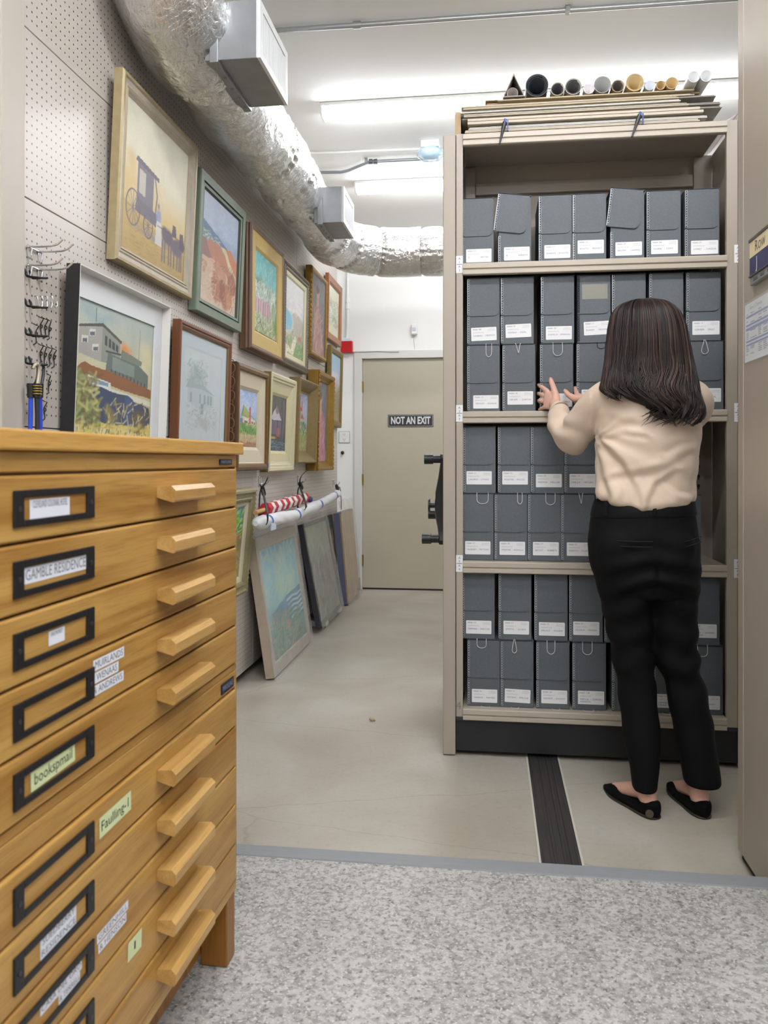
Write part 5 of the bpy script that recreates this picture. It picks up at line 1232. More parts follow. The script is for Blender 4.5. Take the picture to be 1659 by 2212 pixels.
g = place((711, 593), (740, 618), (708.5, 732), (737.5, 748), 0.03)
picture('corner_painting', 'reddish-brown wood frame with pale sketch, top corner nearest the door', g, [(0, 0.03), (0, 0.004), (0.005, 0), (0.05, 0.004), (0.066, 0.018)], 0, mat('copper_wood', '#8a5330', 0.4, noise=(12, '#9a6340', 0.3)), (0.062, 0.062, 0.062, 0.062), 0.0185, A)
A = Art(80, 140, 7); A.grad([(0, '#7c7f5c'), (0.25, '#8d8468'), (0.45, '#a38f86'), (0.62, '#b7b2ba'), (0.8, '#9db0c4'), (1, '#8fb0bd')]); A.ell(0.5, 0.7, 0.5, 0.06, '#c6c0c8', 0.8, 0.7); A.poly([(0.1, 0), (0.5, 0.2), (0.95, 0.05), (1, 0)], '#a08b6c', 0.9, 0.06); A.dabs(220, (0, 1, 0.05, 0.55), ['#6f8058', '#b0706a', '#8d6a62', '#93a070', '#4f6545'], 0.03, 0.008, 1.2, 0.8, 0.6); A.grain(0.05)
g = place((717, 744), (742, 763), (712, 917), (738.5, 927), 0.035)
picture('garden_painting', 'olive-gold frame with garden landscape, below the corner painting by the alarm', g, [(0, 0.035), (0, 0.008), (0.006, 0.001), (0.02, 0), (0.045, 0.006), (0.055, 0.016)], 0, mat('olive_gold', '#7c6a3c', 0.42, 0.2, noise=(35, '#6b5a30', 0.3)), (0.052, 0.052, 0.052, 0.052), 0.0165, A)
# ---- watercolour of a beach hotel, white shadow-box with black sides
A = Art(170, 210, 8); A.grad([(0, '#4f6f9c'), (0.04, '#7d95ad'), (0.07, '#cdbd6a'), (0.2, '#c8b765'), (0.3, '#b8b07c'), (0.6, '#c3c0a3'), (1, '#aab8b4')])
A.ell(0.25, 0.92, 0.25, 0.08, '#93a9b0', 0.8, 0.8, 0.1); A.ell(0.9, 0.72, 0.12, 0.16, '#d9cfa6', 0.8, 0.7, 0.05); A.ell(0.62, 0.72, 0.12, 0.07, '#d58a4a', 0.9, 0.8, 0.06)
A.poly([(0.07, 0.62), (0.08, 0.80), (0.33, 0.86), (0.34, 0.60)], '#a3a09a', 1, 0.02); A.poly([(0.33, 0.60), (0.33, 0.86), (0.55, 0.78), (0.55, 0.60)], '#8a9288', 1, 0.02); A.poly([(0.06, 0.80), (0.07, 0.82), (0.33, 0.88), (0.57, 0.79), (0.56, 0.77), (0.33, 0.855)], '#55504a')
for k in range(4): A.poly([(0.36+k*0.045, 0.73-k*0.008), (0.36+k*0.045, 0.80-k*0.014), (0.39+k*0.045, 0.79-k*0.014), (0.39+k*0.045, 0.72-k*0.008)], '#454a4e')
for x, y in ((0.10, 0.70), (0.18, 0.76), (0.22, 0.66)): A.poly([(x, y), (x, y+0.05), (x+0.07, y+0.06), (x+0.07, y+0.012)], '#d0cfc8'); A.poly([(x+0.01, y+0.005), (x+0.01, y+0.03), (x+0.06, y+0.04), (x+0.06, y+0.012)], '#5d6670')
A.poly([(0.38, 0.52), (0.40, 0.68), (0.80, 0.64), (0.95, 0.58), (0.95, 0.46)], '#66706a', 1, 0.02); A.poly([(0.46, 0.56), (0.46, 0.66), (0.75, 0.63), (0.75, 0.54)], '#7f8d86'); A.line([(0.38, 0.685), (0.6, 0.69), (0.82, 0.66)], 0.007, '#3c423f'); A.poly([(0.56, 0.66), (0.57, 0.73), (0.85, 0.68), (0.84, 0.64)], '#798073')
for k in range(10): A.line([(0.45+k*0.05, 0.45), (0.45+k*0.05, 0.56-k*0.006)], 0.006, '#3d433f')
A.poly([(0.02, 0.50), (0.15, 0.57), (1, 0.47), (1, 0.40), (0.6, 0.42), (0.2, 0.47)], '#8a5a36', 1, 0.02); A.poly([(0.18, 0.42), (0.18, 0.49), (0.45, 0.46), (0.45, 0.41)], '#d3d6d2'); A.poly([(0.21, 0.44), (0.21, 0.475), (0.42, 0.455), (0.42, 0.43)], '#7d93a8'); A.poly([(0.42, 0.385), (0.42, 0.425), (1, 0.37), (1, 0.33)], '#d0cfbd')
A.poly([(0.16, 0.20), (0.18, 0.43), (0.45, 0.40), (0.6, 0.39), (0.98, 0.33), (0.98, 0.18), (0.6, 0.12)], '#3d4a66', 1, 0.04); A.poly([(0.62, 0.13), (0.63, 0.38), (0.75, 0.37), (0.73, 0.13)], '#46577f', 1, 0.03)
A.poly([(0, 0.52), (0.12, 0.5), (0.22, 0.38), (0.36, 0.2), (0.3, 0.08), (0, 0.1)], '#7d8453', 1, 0.08); A.dabs(150, (0, 0.32, 0.12, 0.5), ['#a3a768', '#5a6340', '#c4bc7c', '#6e4f39', '#8c9560'], 0.04, 0.010, 0.8, 0.9, 0.6); A.ell(0.47, 0.2, 0.12, 0.12, '#8a7f4d', 0.9, 0.5, 0.1); A.ell(0.85, 0.2, 0.13, 0.14, '#6d6342', 0.9, 0.5, 0.12); A.dabs(130, (0.4, 1, 0.1, 0.33), ['#d8cf9c', '#6c4b3c', '#a99e68', '#46503a'], 0.03, 0.006, 1.3, 0.6, 0.6)
A.dabs(60, (0, 1, 0.06, 0.15), ['#d8c670', '#bba452', '#e0d28a'], 0.05, 0.012, 0.05, 0.2, 0.5); A.dabs(60, (0, 1, 0.0, 0.055), ['#2f528c', '#7f9cc0', '#d3d9da', '#3e6299'], 0.05, 0.009, -0.1, 0.25, 0.7); A.line([(0.25, 0.87), (0.25, 0.97)], 0.003, '#56534c'); A.line([(0.8, 0.68), (0.81, 0.92)], 0.003, '#8c8674')
for k in range(4): A.poly([(0.0, 0.55+k*0.05), (0.0, 0.58+k*0.05), (0.06, 0.575+k*0.05), (0.06, 0.545+k*0.05)], ['#8c6a4a', '#c5b79a'][k % 2])
A.dabs(70, (0.05, 0.95, 0.05, 0.12), ['#7a4636', '#4b5d86', '#d9d2bb', '#3c3a36'], 0.012, 0.004, 1.5, 0.2, 0.8); A.grain(0.05)
g = place((174, 566), (370, 665), (157, 990), (357, 1009), 0.044)
t, w, h = picture('hotel_watercolour', 'white shadow-box frame with black sides around a beach hotel watercolour', g, [(0, 0.044), (0, 0.0), (0.004, 0.0), (0.010, 0.030)], [0, 1, 1], [M_BLACKF, M_WHITEF], (0.035, 0.07, 0.06, 0.085), 0.0365, A)
b = B().box(w-0.0705, w-0.010, 0.0305, 0.036, 0.010, h-0.010).box(0.010, w-0.0706, 0.0305, 0.036, h-0.0855, h-0.010).box(0.010, 0.0355, 0.0305, 0.036, 0.010, h-0.0856).box(0.0356, w-0.0706, 0.0305, 0.036, 0.010, 0.0605).build('mat_board', M_MATW, t)
# ---- pencil drawing of a house under a tree
A = Art(110, 150, 9); A.grad([(0, '#c3cdcf'), (1, '#c9d1d2')]); A.ell(0.3, 0.72, 0.28, 0.17, '#92a49f', 0.9, 0.8, 0.18); A.dabs(260, (0.08, 0.6, 0.55, 0.9), ['#8ea29c', '#a5b5b1', '#7d918d', '#b5c2c0'], 0.02, 0.006, 0.8, 1.0, 0.5); A.poly([(0.1, 0.42), (0.1, 0.58), (0.45, 0.6), (0.8, 0.52), (0.8, 0.4), (0.4, 0.36)], '#b3c0c2', 0.9); A.poly([(0.05, 0.57), (0.12, 0.64), (0.5, 0.63), (0.85, 0.53), (0.45, 0.585)], '#9aabad', 0.9)
for x in (0.16, 0.4, 0.52, 0.62, 0.7): A.poly([(x, 0.42), (x, 0.53), (x+0.05, 0.53), (x+0.05, 0.42)], '#8b9ba0', 0.9)
A.poly([(0.45, 0.3), (0.45, 0.42), (0.52, 0.42), (0.52, 0.3)], '#6f82a0', 0.8); A.dabs(260, (0.08, 0.9, 0.12, 0.38), ['#9fafac', '#b4c0bd', '#8b9b98', '#b3ada3'], 0.02, 0.005, 0.3, 0.9, 0.5); A.ell(0.5, 0.2, 0.25, 0.1, '#a7a59f', 0.6, 0.6, 0.1); A.grain(0.03)
g = place((391, 689), (503, 739), (382, 995), (494, 1006), 0.035)
t, w, h = picture('cottage_drawing', 'red-brown frame with pale drawing of a tree-shaded cottage in mat painted with blue reflection', g, [(0, 0.035), (0, 0.004), (0.005, 0), (0.013, 0.0), (0.017, 0.006), (0.022, 0.003), (0.030, 0.007), (0.035, 0.013)], [0, 0, 0, 0, 0, 0, 1], [M_BROWNF, mat('brass_lip', '#8d7147', 0.4, 0.3)], (0.095, 0.095, 0.10, 0.095), 0.0185, A, glass=0.0135, cat='drawing', matted=([(0.034, 0.0165), (0.088, 0.0168), (0.090, 0.0172), (0.0965, 0.018)], M_MATB))
B().box(w*0.42, w*0.58, 0.0152, 0.0164, 0.044, 0.056).build('title_plate', mat('title_grey', '#8d8878', 0.5), t)
# ---- house with green roof and red chimney
A = Art(120, 190, 10); A.grad([(0, '#a08268'), (0.14, '#b3a17e'), (0.22, '#c5b98f'), (0.28, '#5f8a3f'), (0.40, '#6f9a4a'), (0.45, '#87a7c9'), (0.75, '#a4b9da'), (1, '#8fabd4')]); A.dabs(120, (0, 1, 0.5, 1), ['#bcc9e0', '#d3d7e2', '#93aed4', '#c5bfd3'], 0.05, 0.013, 0.4, 0.6, 0.4); A.poly([(0, 0.42), (0, 0.50), (0.3, 0.50), (0.3, 0.42)], '#6080a8')
A.poly([(0.22, 0.37), (0.24, 0.55), (0.55, 0.55), (0.95, 0.45), (1, 0.36)], '#cfbc9c', 1, 0.01); A.poly([(0.15, 0.55), (0.27, 0.73), (0.3, 0.73), (0.62, 0.60), (1, 0.43), (1, 0.49), (0.75, 0.56), (0.5, 0.52)], '#8b9a55', 1, 0.01); A.poly([(0.27, 0.73), (0.34, 0.72), (0.62, 0.58), (0.5, 0.54), (0.3, 0.57)], '#9aa862', 1, 0.02); A.line([(0.27, 0.73), (0.18, 0.55)], 0.007, '#4e5a30')
A.poly([(0.58, 0.42), (0.58, 0.72), (0.655, 0.72), (0.655, 0.42)], '#b04a55'); A.dabs(20, (0.58, 0.65, 0.44, 0.7), ['#c96a70', '#963a48'], 0.02, 0.006, 0, 0.3)
for x, y, s_ in ((0.32, 0.43, 0.16), (0.72, 0.43, 0.08), (0.85, 0.42, 0.07)): A.poly([(x, y), (x, y+0.075), (x+s_, y+0.07), (x+s_, y)], '#6a6472'); A.poly([(x-0.01, y+0.045), (x+0.01, y+0.085), (x+s_, y+0.08), (x+s_+0.02, y+0.035)], '#d7d0c2')
A.poly([(0, 0.24), (0, 0.38), (0.2, 0.40), (0.5, 0.37), (1, 0.36), (1, 0.24)], '#5f8d41', 1, 0.03); A.dabs(260, (0, 1, 0.24, 0.40), ['#7fae5a', '#4a7434', '#8fbb63', '#3f6a3a'], 0.03, 0.006, 1.45, 0.3, 0.7); A.dabs(160, (0, 1, 0.1, 0.26), ['#d8cda6', '#a9925f', '#c7b27b', '#8f7c54'], 0.025, 0.006, 1.3, 0.5, 0.6); A.dabs(110, (0, 1, 0, 0.1), ['#a4765a', '#b98f6d', '#8f654b'], 0.05, 0.012, 0.1, 0.3, 0.5); A.dabs(50, (0.1, 0.6, 0.36, 0.44), ['#4f7a3a', '#6b9448'], 0.02, 0.007); A.grain(0.04)
g = place((517, 781), (583, 806), (513, 1017), (580, 1016), 0.06)
t, w, h = picture('chimney_house_painting', 'dark carved deep frame with linen liner, green-roofed house and red chimney', g, [(0, 0.06), (0, 0.012), (0.006, 0.004), (0.018, 0.0), (0.03, 0.004), (0.038, 0.016)], [0, 0, 1, 1, 1], [M_DCARV, mat('bronze_leaf', '#7a5a30', 0.42, 0.2, noise=(40, '#64471f', 0.3))], (0.118, 0.118, 0.118, 0.118), 0.037, A, liner=([(0.037, 0.014), (0.042, 0.018), (0.105, 0.026), (0.108, 0.028), (0.121, 0.0365)], M_LINEN))
b = B(); n = 8
for k in range(n):
    z = h*(k+0.5)/n; ry = 0.026; rz_ = h/n*0.36
    pts = [(-0.0015, 0.036+ry*0.6*math.cos(q), z+rz_*math.sin(q)) for q in [2*PI*i/18 for i in range(18)]]; b.tube(pts, 0.003, 6, 0, closed=True)
    pts = [(-0.001, 0.036+0.008*math.cos(q), z+h/n*0.5+0.008*math.sin(q)) for q in [2*PI*i/10 for i in range(10)]]; b.tube(pts, 0.0025, 6, 0, closed=True)
b.build('carved_ovals', mat('carved_highlight', '#7b5f38', 0.4), t)
B().box(w-0.01, w+0.0005, -0.0006, 0.001, 0.012, 0.034).build('tape_tab', mat('blue_tape', '#2e55b5', 0.5), t)
# ---- lamp-lit white tower in a cream frame
A = Art(100, 160, 11); A.grad([(0, '#3c4650'), (0.2, '#46484a'), (0.5, '#4d4a4e'), (1, '#5a5c55')]); A.dabs(220, (0, 1, 0.3, 1), ['#4c5048', '#6a6a60', '#585a58', '#3d4040'], 0.07, 0.012, 1.5, 0.15, 0.5); A.poly([(0.02, 0.56), (0.25, 0.74), (0.35, 0.80), (0.5, 0.74), (0.72, 0.56)], '#b6b6bc', 1, 0.03); A.ell(0.42, 0.74, 0.13, 0.08, '#776a70', 0.9, 0.4); A.ell(0.38, 0.80, 0.06, 0.03, '#b06a52', 0.8, 0.5)
A.poly([(0.05, 0.3), (0.07, 0.56), (0.7, 0.56), (0.7, 0.26)], '#5d4a58', 1, 0.03); A.poly([(0.4, 0.28), (0.42, 0.43), (0.62, 0.42), (0.6, 0.27)], '#9a5550', 1, 0.03)
for x in (0.12, 0.24, 0.36, 0.55, 0.65): A.line([(x, 0.32), (x, 0.54)], 0.009, '#8f93b0', 0.7)
A.line([(0.85, 0.95), (0.87, 0.5), (0.8, 0.2)], 0.006, '#8c8a7c', 0.8); A.ell(0.2, 0.245, 0.25, 0.03, '#c9a94e', 0.8, 0.6); A.dabs(90, (0, 1, 0.02, 0.2), ['#5d6a80', '#8090a5', '#3b4642', '#4a5a4a'], 0.05, 0.010, 0, 0.3, 0.6); A.grain(0.05)
g = place((588, 801), (643, 825), (582, 1018.5), (635, 1018.5), 0.05)
picture('white_tower_painting', 'stepped cream frame with dark painting of a white-roofed tower', g, [(0, 0.05), (0, 0.006), (0.008, 0.0), (0.024, 0.002), (0.028, 0.008), (0.04, 0.009), (0.044, 0.015), (0.062, 0.020)], [1, 0, 0, 0, 0, 0, 0], [M_CREAMP, mat('dull_gold_side', '#8a7440', 0.45, 0.2)], (0.118, 0.118, 0.118, 0.118), 0.036, A, liner=([(0.061, 0.019), (0.105, 0.026), (0.121, 0.035)], mat('cream_linen', '#c6bd98', 0.65)))
# ---- red-roofed tower in a deep gold frame
A = Art(90, 160, 12); A.grad([(0, '#9a9a5f'), (0.2, '#8f9a5c'), (0.38, '#6f8a4f'), (0.5, '#a9b6c0'), (0.75, '#b3b9d0'), (1, '#8f92c4')]); A.dabs(100, (0, 1, 0.5, 1), ['#c6c9d8', '#aab0d2', '#bfb6c9'], 0.05, 0.013, 0.5, 0.5, 0.4); A.poly([(0.2, 0.42), (0.22, 0.68), (0.55, 0.68), (0.55, 0.42)], '#9aa7a0', 1, 0.02); A.poly([(0.08, 0.68), (0.35, 0.86), (0.62, 0.69)], '#b3503c'); A.poly([(0.5, 0.56), (0.6, 0.66), (0.8, 0.55)], '#c25f42'); A.poly([(0.45, 0.4), (0.46, 0.56), (0.8, 0.55), (0.8, 0.4)], '#b7b8b2', 1, 0.02); A.poly([(0.55, 0.72), (0.56, 0.86), (0.61, 0.86), (0.61, 0.7)], '#8f4a3c')
for x in (0.28, 0.4, 0.55, 0.68): A.poly([(x, 0.46), (x, 0.62 if x < 0.5 else 0.52), (x+0.06, 0.62 if x < 0.5 else 0.52), (x+0.06, 0.46)], '#56696b')
A.dabs(260, (0, 1, 0.3, 0.5), ['#4f7a48', '#7c9a5a', '#d7d8cc', '#3f6646'], 0.03, 0.007, 1.2, 0.6, 0.6); A.dabs(200, (0, 1, 0, 0.3), ['#b0aa70', '#869a5c', '#c4b988', '#6f8450'], 0.03, 0.008, 1.4, 0.4, 0.6); A.grain(0.05)
g = place((650, 815), (690, 831), (645, 1001), (684, 1000), 0.075)
picture('red_roof_painting', 'deep gold frame sloping in to a painting of a red-roofed tower', g, [(0, 0.075), (0, 0.006), (0.008, 0.0), (0.016, 0.004), (0.045, 0.028), (0.070, 0.055), (0.082, 0.06)], [0, 0, 0, 0, 0, 0], [mat('dull_gold', '#7d6a43', 0.45, 0.15, noise=(30, '#8d7a50', 0.3))], (0.078, 0.078, 0.078, 0.078), 0.0605, A)
# ---- pink portrait in an ornate gold frame
g = place((691, 796), (724, 817), (688, 1017.5), (720.5, 1015.5), 0.085)
t, w, h = picture('pink_portrait_painting', 'ornate bright gold frame with tall portrait of a figure in pink', g, [(0, 0.085), (0, 0.014), (0.006, 0.004), (0.014, 0.0), (0.03, 0.004), (0.05, 0.03), (0.06, 0.034), (0.068, 0.045)], 0, M_GOLD, (0.064, 0.064, 0.064, 0.064), 0.0455, portrait(13, ('#6a6a70', '#76787c', '#858990'), '#cf9d92', ('#c98f9b', '#b97f90', '#d9a9ad', '#a06a7c')))
b = B()
for k in range(22):
    z = h*(k+0.5)/22
    if 5 < k < 16 and k % 5: continue
    for x in (0.004, w-0.004): b.sphere((x, 0.004, z), 0.009, 8, 6, 0, (0.9, 0.8, 1.3))
b.tube([(0.004, 0.006, 0.004), (w-0.004, 0.006, 0.004), (w-0.004, 0.006, h-0.004), (0.004, 0.006, h-0.004)], 0.005, 6, closed=True)
b.build('gilt_ornament', M_GOLD, t)
# ---- green tree in an ornate pale frame, low on the wall
A = Art(110, 190, 14); A.grad([(0, '#a8925f'), (0.3, '#b09a6a'), (0.5, '#7d7a55'), (0.62, '#b97a45'), (0.8, '#6f9a3f'), (1, '#5c7fb0')]); A.ell(0.6, 0.82, 0.4, 0.17, '#5f9a35', 1, 0.4, 0.15); A.dabs(260, (0.1, 1, 0.6, 1), ['#7fbb3f', '#3f7a2d', '#9fd05a', '#2f5a28', '#4a74b5', '#d0d6e0'], 0.04, 0.012, 0.9, 0.7, 0.7); A.ell(0.5, 0.5, 0.2, 0.08, '#cfbfa5', 0.9, 0.5, 0.05); A.poly([(0.55, 0.45), (0.6, 0.65), (0.7, 0.65), (0.66, 0.42)], '#3d3730'); A.ell(0.65, 0.42, 0.2, 0.1, '#46403a', 0.9, 0.5, 0.1); A.ell(0.75, 0.62, 0.15, 0.05, '#c06a3a', 0.9, 0.6, 0.06); A.dabs(200, (0, 1, 0, 0.4), ['#c0aa74', '#94804f', '#a7a06a', '#7d7448'], 0.05, 0.012, 1.2, 0.5, 0.5); A.grain(0.05)
g = place((455, 1062), (557, 1058), (432, 1318), (534.5, 1297), 0.05)
t, w, h = picture('green_tree_painting', 'pale scalloped wooden frame with bright green tree, low on the wall by the cabinet', g, [(0, 0.05), (0, 0.012), (0.008, 0.002), (0.018, 0.0), (0.026, 0.008), (0.045, 0.01), (0.05, 0.004), (0.06, 0.008), (0.068, 0.02)], 0, mat('pale_olive_wood', '#8f8663', 0.55, noise=(60, '#7d7452', 0.3)), (0.09, 0.09, 0.09, 0.09), 0.0305, A, liner=([(0.067, 0.018), (0.084, 0.022), (0.093, 0.03)], M_LINEN))
b = B(); n = 24
for k in range(n):
    z = h*(k+0.5)/n
    for x in (0.003, w-0.003): b.sphere((x, 0.010, z), 0.009, 8, 6, 0, (0.6, 1.2, 1.0))
b.build('scalloped_edge', mat('pale_olive_wood', '#8f8663', 0.55), t)
# ================================================================== pegboard hooks, bungee cords
M_HOOKB = mat('black_hook', '#1f1e20', 0.4, 0.3)
def pg(u, v, x=PEGX): return ox(u, v, x)
for k, (u, v) in enumerate(((56, 533), (56, 573))):
    p = pg(u, v); q = pg(u+27, v+14); y0, y1, z = p.y, q.y, p.z
    t = thing('peg_hook', 'chrome two-pronged peg hook, %s on the pegboard' % ('uppermost hook' if k == 0 else 'just under the uppermost one'), 'hook', (PEGX, y0, z), 0, 'chrome two-pronged hooks')
    X = PEGX
    B().tube([(X+0.006, y0-0.004, z), (X+0.006, y1+0.006, z)], 0.0028, 8).build('cross_bar', M_CHROME, t, world=True)
    for y in (y0+0.006, y1-0.003):
        pr = B().tube(smooth_pts([(X+0.001, y, z+0.006), (X+0.006, y, z+0.002), (X+0.03, y, z), (X+0.085, y, z+0.001), (X+0.105, y, z+0.018)], 2), 0.0028, 8); pr.build('prong', M_CHROME, t, world=True)
        B().tube(smooth_pts([(X+0.004, y-0.004, z), (X+0.005, y-0.004, z-0.03), (X+0.010, y, z-0.034), (X+0.012, y+0.004, z-0.004)], 2), 0.0022, 8).build('support_leg', M_CHROME, t, world=True)
nm = ['below the chrome pair', 'third from the bottom beside the clear wire loops', 'second from the bottom among the small clips', 'lowest one carrying the bungee cords']
for k, (u, v) in enumerate(((52, 596), (52, 660), (51.5, 722), (51, 784))):
    p = pg(u, v-8); q = pg(u+11, v-2); X = PEGX; z = p.z-0.012; y0, y1 = p.y, q.y
    t = thing('peg_hook', 'black double peg hook, %s' % nm[k], 'hook', (X, y0, z), 0, 'black double peg hooks')
    for y in (y0, y1): B().tube(smooth_pts([(X-0.001, y, z+0.022), (X+0.006, y, z+0.014), (X+0.006, y, z+0.004), (X+0.012, y, z)], 2), 0.0034, 8).build('ear', M_HOOKB, t, world=True)
    ym = 0.5*(y0+y1)
    B().tube(smooth_pts([(X+0.012, y0, z), (X+0.03, y0+0.002, z-0.002), (X+0.058, ym, z-0.004), (X+0.06, ym+0.004, z-0.002), (X+0.03, y1, z), (X+0.012, y1, z)], 2), 0.003, 8).build('loop', M_HOOKB, t, world=True)
for k, u in enumerate((77, 88, 98.5, 110)):
    p = pg(u, 641); q = pg(u+2, 667); X = PEGX; y = p.y; z0, z1 = p.z, q.z
    o = B().tube(smooth_pts([(X-0.001, y-0.006, z0), (X+0.008, y-0.004, z0+0.002), (X+0.010, y-0.003, z1+0.008), (X+0.013, y+0.004, z1), (X+0.016, y+0.009, z1+0.01), (X+0.014, y+0.009, z1+0.022)], 3), 0.0017, 8).build('wire_hook', M_CHROME)
    tag(o, 'thin bright wire hook, %s of the row of four beside the black hook' % ['first', 'second', 'third', 'last'][k], 'hook', 'bright wire hooks')
clips = [(85, 705, 'left of the top three'), (95, 708, 'middle of the top three'), (104, 711, 'right of the top three'), (74.5, 721, 'crossing behind the black hook'), (84.6, 764, 'first of the row of four'), (94, 767, 'second of the row of four'),
         (104, 770, 'third of the row of four'), (113.5, 772, 'last of the row of four'), (103, 828, 'alone right of the bungee hooks'), (93, 885, 'lowest, right of the blue cords')]
for k, (u, v, lab) in enumerate(clips):
    p = pg(u, v); X = PEGX+0.003; s = 0.028; m = -1 if k % 3 == 2 else 1
    b = B().tube([(X-0.003, p.y-0.006, p.z+s), (X+0.004, p.y-0.006, p.z+s-0.004), (X+0.006, p.y+0.006*(m > 0), p.z+s-0.006), (X+0.001, p.y-0.002, p.z+0.004), (X+0.001, p.y, p.z-0.004), (X+0.001, p.y+0.003*m, p.z-s+0.006), (X+0.004, p.y-0.005, p.z-s), (X-0.003, p.y-0.007, p.z-s-0.004)], 0.0016, 6)
    b.tube([(X+0.003, p.y+0.005*math.cos(q), p.z+0.005*math.sin(q)) for q in [2*PI*i/12 for i in range(12)]], 0.0016, 6, closed=True)
    o = b.build('wire_clip', M_HOOKB); tag(o, 'small black wire clip, %s' % lab, 'clip', 'small black wire clips')
# bungee cords hooked on the lowest black hook
M_BBL = mat('blue_elastic', '#1438b8', 0.6, noise=(300, '#2a52d0', 0.3)); M_BBK = mat('black_elastic', '#202022', 0.6, noise=(300, '#2d2d30', 0.3)); M_GREYH = mat('grey_plastic_hook', '#3b3d46', 0.35)
for (us, hook_m, cord_m, dx, lab, us2) in (((79, 70, 66.5, 66), M_BPL, M_BBL, 0.052, 'left blue bungee cord with black hook on the lowest peg hook', None), ((81, 80, 79, 81), mat('cream_hook', '#b5ab96', 0.35, 0.3), M_BBK, 0.064, 'black bungee cord with pale hook hanging between the blue cords', None), ((91, 90, 86, 87.5), M_GREYH, M_BBL, 0.046, 'right blue bungee cord with grey curved hook', None)):
    X = PEGX+dx; a = pg(us[0]-6, 796, X); top = pg(us[0], 786, X); bd = pg(us[1] if us[1] > 78 else 79, 832, X); c1 = pg(us[2], 856, X); c2 = pg(us[3], 905, X)
    zb_ = pg(66, 990, X).z
    t = thing('bungee_cord', lab, 'bungee cord', c1, 0, 'bungee cords on the pegboard')
    B().tube(smooth_pts([(X-0.004, a.y, a.z), (X, a.y+0.003, top.z-0.002), (X, top.y, top.z), (X, top.y+0.010, top.z-0.010), (X, bd.y+0.004, bd.z+0.01), (X, c1.y, c1.z+0.02)], 3), 0.0045, 8).build('hook', hook_m, t, world=True)
    B().cyl((X, c1.y, c1.z+0.034), (X, c1.y, c1.z-0.004), 0.0105, 0.009, n=14).build('ferrule', M_BPL, t, 0.001, world=True)
    if cord_m is M_BBK:
        for i in range(4): B().tube([(X+0.012*math.cos(q), c1.y+0.012*math.sin(q), c1.z+0.006+i*0.007) for q in [2*PI*j/16 for j in range(16)]], 0.0022, 6, closed=True).build('coil', M_BRASS, t, world=True)
    B().tube(smooth_pts([(X, c1.y, c1.z), (X, c2.y, c2.z), (X, c2.y-0.003, c2.z-0.05), (X-0.01, c2.y, zb_)], 2), 0.006, 10).build('cord', cord_m, t, world=True)

# ================================================================== flag and wrapped roll hung in straps
def tube_r(pts, rad, n=20):
    return pts, rad
XF = -1.17
a, c = ox(570, 1102, XF), ox(657, 1076, XF); d = (c-a).normalized()
M_RED = mat('flag_red', '#b3202e', 0.7, noise=(60, '#a01a27', 0.3)); M_FWH = mat('flag_white', '#d9d7d2', 0.7); M_PINE = mat('pine_pole', '#c39a5a', 0.5)
t = thing('rolled_flag', 'rolled flag with red and white stripes on a wooden pole, hung in black straps', 'flag', a)
b = B(); L = (c-a).length; n = 15; n_s = 26
u_ = d.cross(Vector((0, 0, 1))).normalized(); w_ = u_.cross(d)
for k in range(n):
    s0, s1 = L*k/n, L*(k+1)/n; rg = []
    for s_ in np.linspace(s0, s1, 4):
        rg.append([a+d*(s_+0.022*math.sin(2*PI*j/n_s))+(u_*math.cos(2*PI*j/n_s)+w_*math.sin(2*PI*j/n_s))*(0.033+0.002*math.sin(s_*30)+0.002*math.sin(j*1.7)) for j in range(n_s)])
    b.rings(rg, k % 2, k in (0, n-1))
b.build('cloth', [M_RED, M_FWH], t, world=True)
B().cyl(a-d*0.16, c+d*0.05, 0.012, n=14).build('pole', M_PINE, t, world=True)
B().sphere(c+d*0.075, 0.026, sc=(1, 1.2, 1)).build('finial', mat('finial_gold', '#b98a35', 0.4, 0.3), t, world=True)
o = B().sphere(c+d*0.03+Vector((0.03, 0, -0.01)), 0.02).build('tassel', mat('tassel_purple', '#4b3a78', 0.6), t, world=True)
XR = -1.115
a, c = ox(552, 1132, XR), ox(733, 1064, XR+0.01); d = (c-a).normalized(); L = (c-a).length
t = thing('wrapped_roll', 'long roll wrapped in white sheet with blue tape bands, hung in black straps', 'wrapped roll', a)
P = [Vector(q) for q in np.array([[np.interp(i/80, (0, 0.42, 0.75, 1), [ox(u, v, XR)[k] for u, v in ((552, 1131), (640, 1112), (692, 1088), (733, 1064))]) for k in range(3)] for i in range(81)])]; rg = []; n_s = 32
u_ = d.cross(Vector((0, 0, 1))).normalized(); w_ = u_.cross(d)
bands_ = [0.10, 0.42, 0.73, 0.93]
for i, p in enumerate(P):
    f = i/80; base = 0.035*(1-0.2*f)
    pin = min(abs(f-q) for q in bands_); base *= 1-0.16*math.exp(-(pin/0.012)**2); base *= 0.35+0.65*min(1, f/0.03)*min(1, (1-f)/0.02)
    rg.append([p+(u_*math.cos(2*PI*j/n_s)+w_*math.sin(2*PI*j/n_s))*(base*(1+0.16*NZ.noise(p*9+Vector((math.cos(2*PI*j/n_s), math.sin(2*PI*j/n_s), 0))*1.2)+0.06*NZ.noise(p*30+Vector((math.cos(2*PI*j/n_s), math.sin(2*PI*j/n_s), 0))*3))) for j in range(n_s)])
B().rings(rg).build('sheet', mat('white_sheet', '#dcdde0', 0.5, bump=(40, 0.4, 0.004)), t, world=True)
for q in bands_[:]:
    p = P[int(q*80)]; rad = 0.035*(1-0.2*q)*1.0
    B().cyl(p-d*0.012, p+d*0.012, rad, rad, 28, cap=False).build('tape_band', mat('painters_tape', '#3563c4', 0.55), t, world=True)
p = P[9]; q_ = Vector((0.043, 0, -0.008))
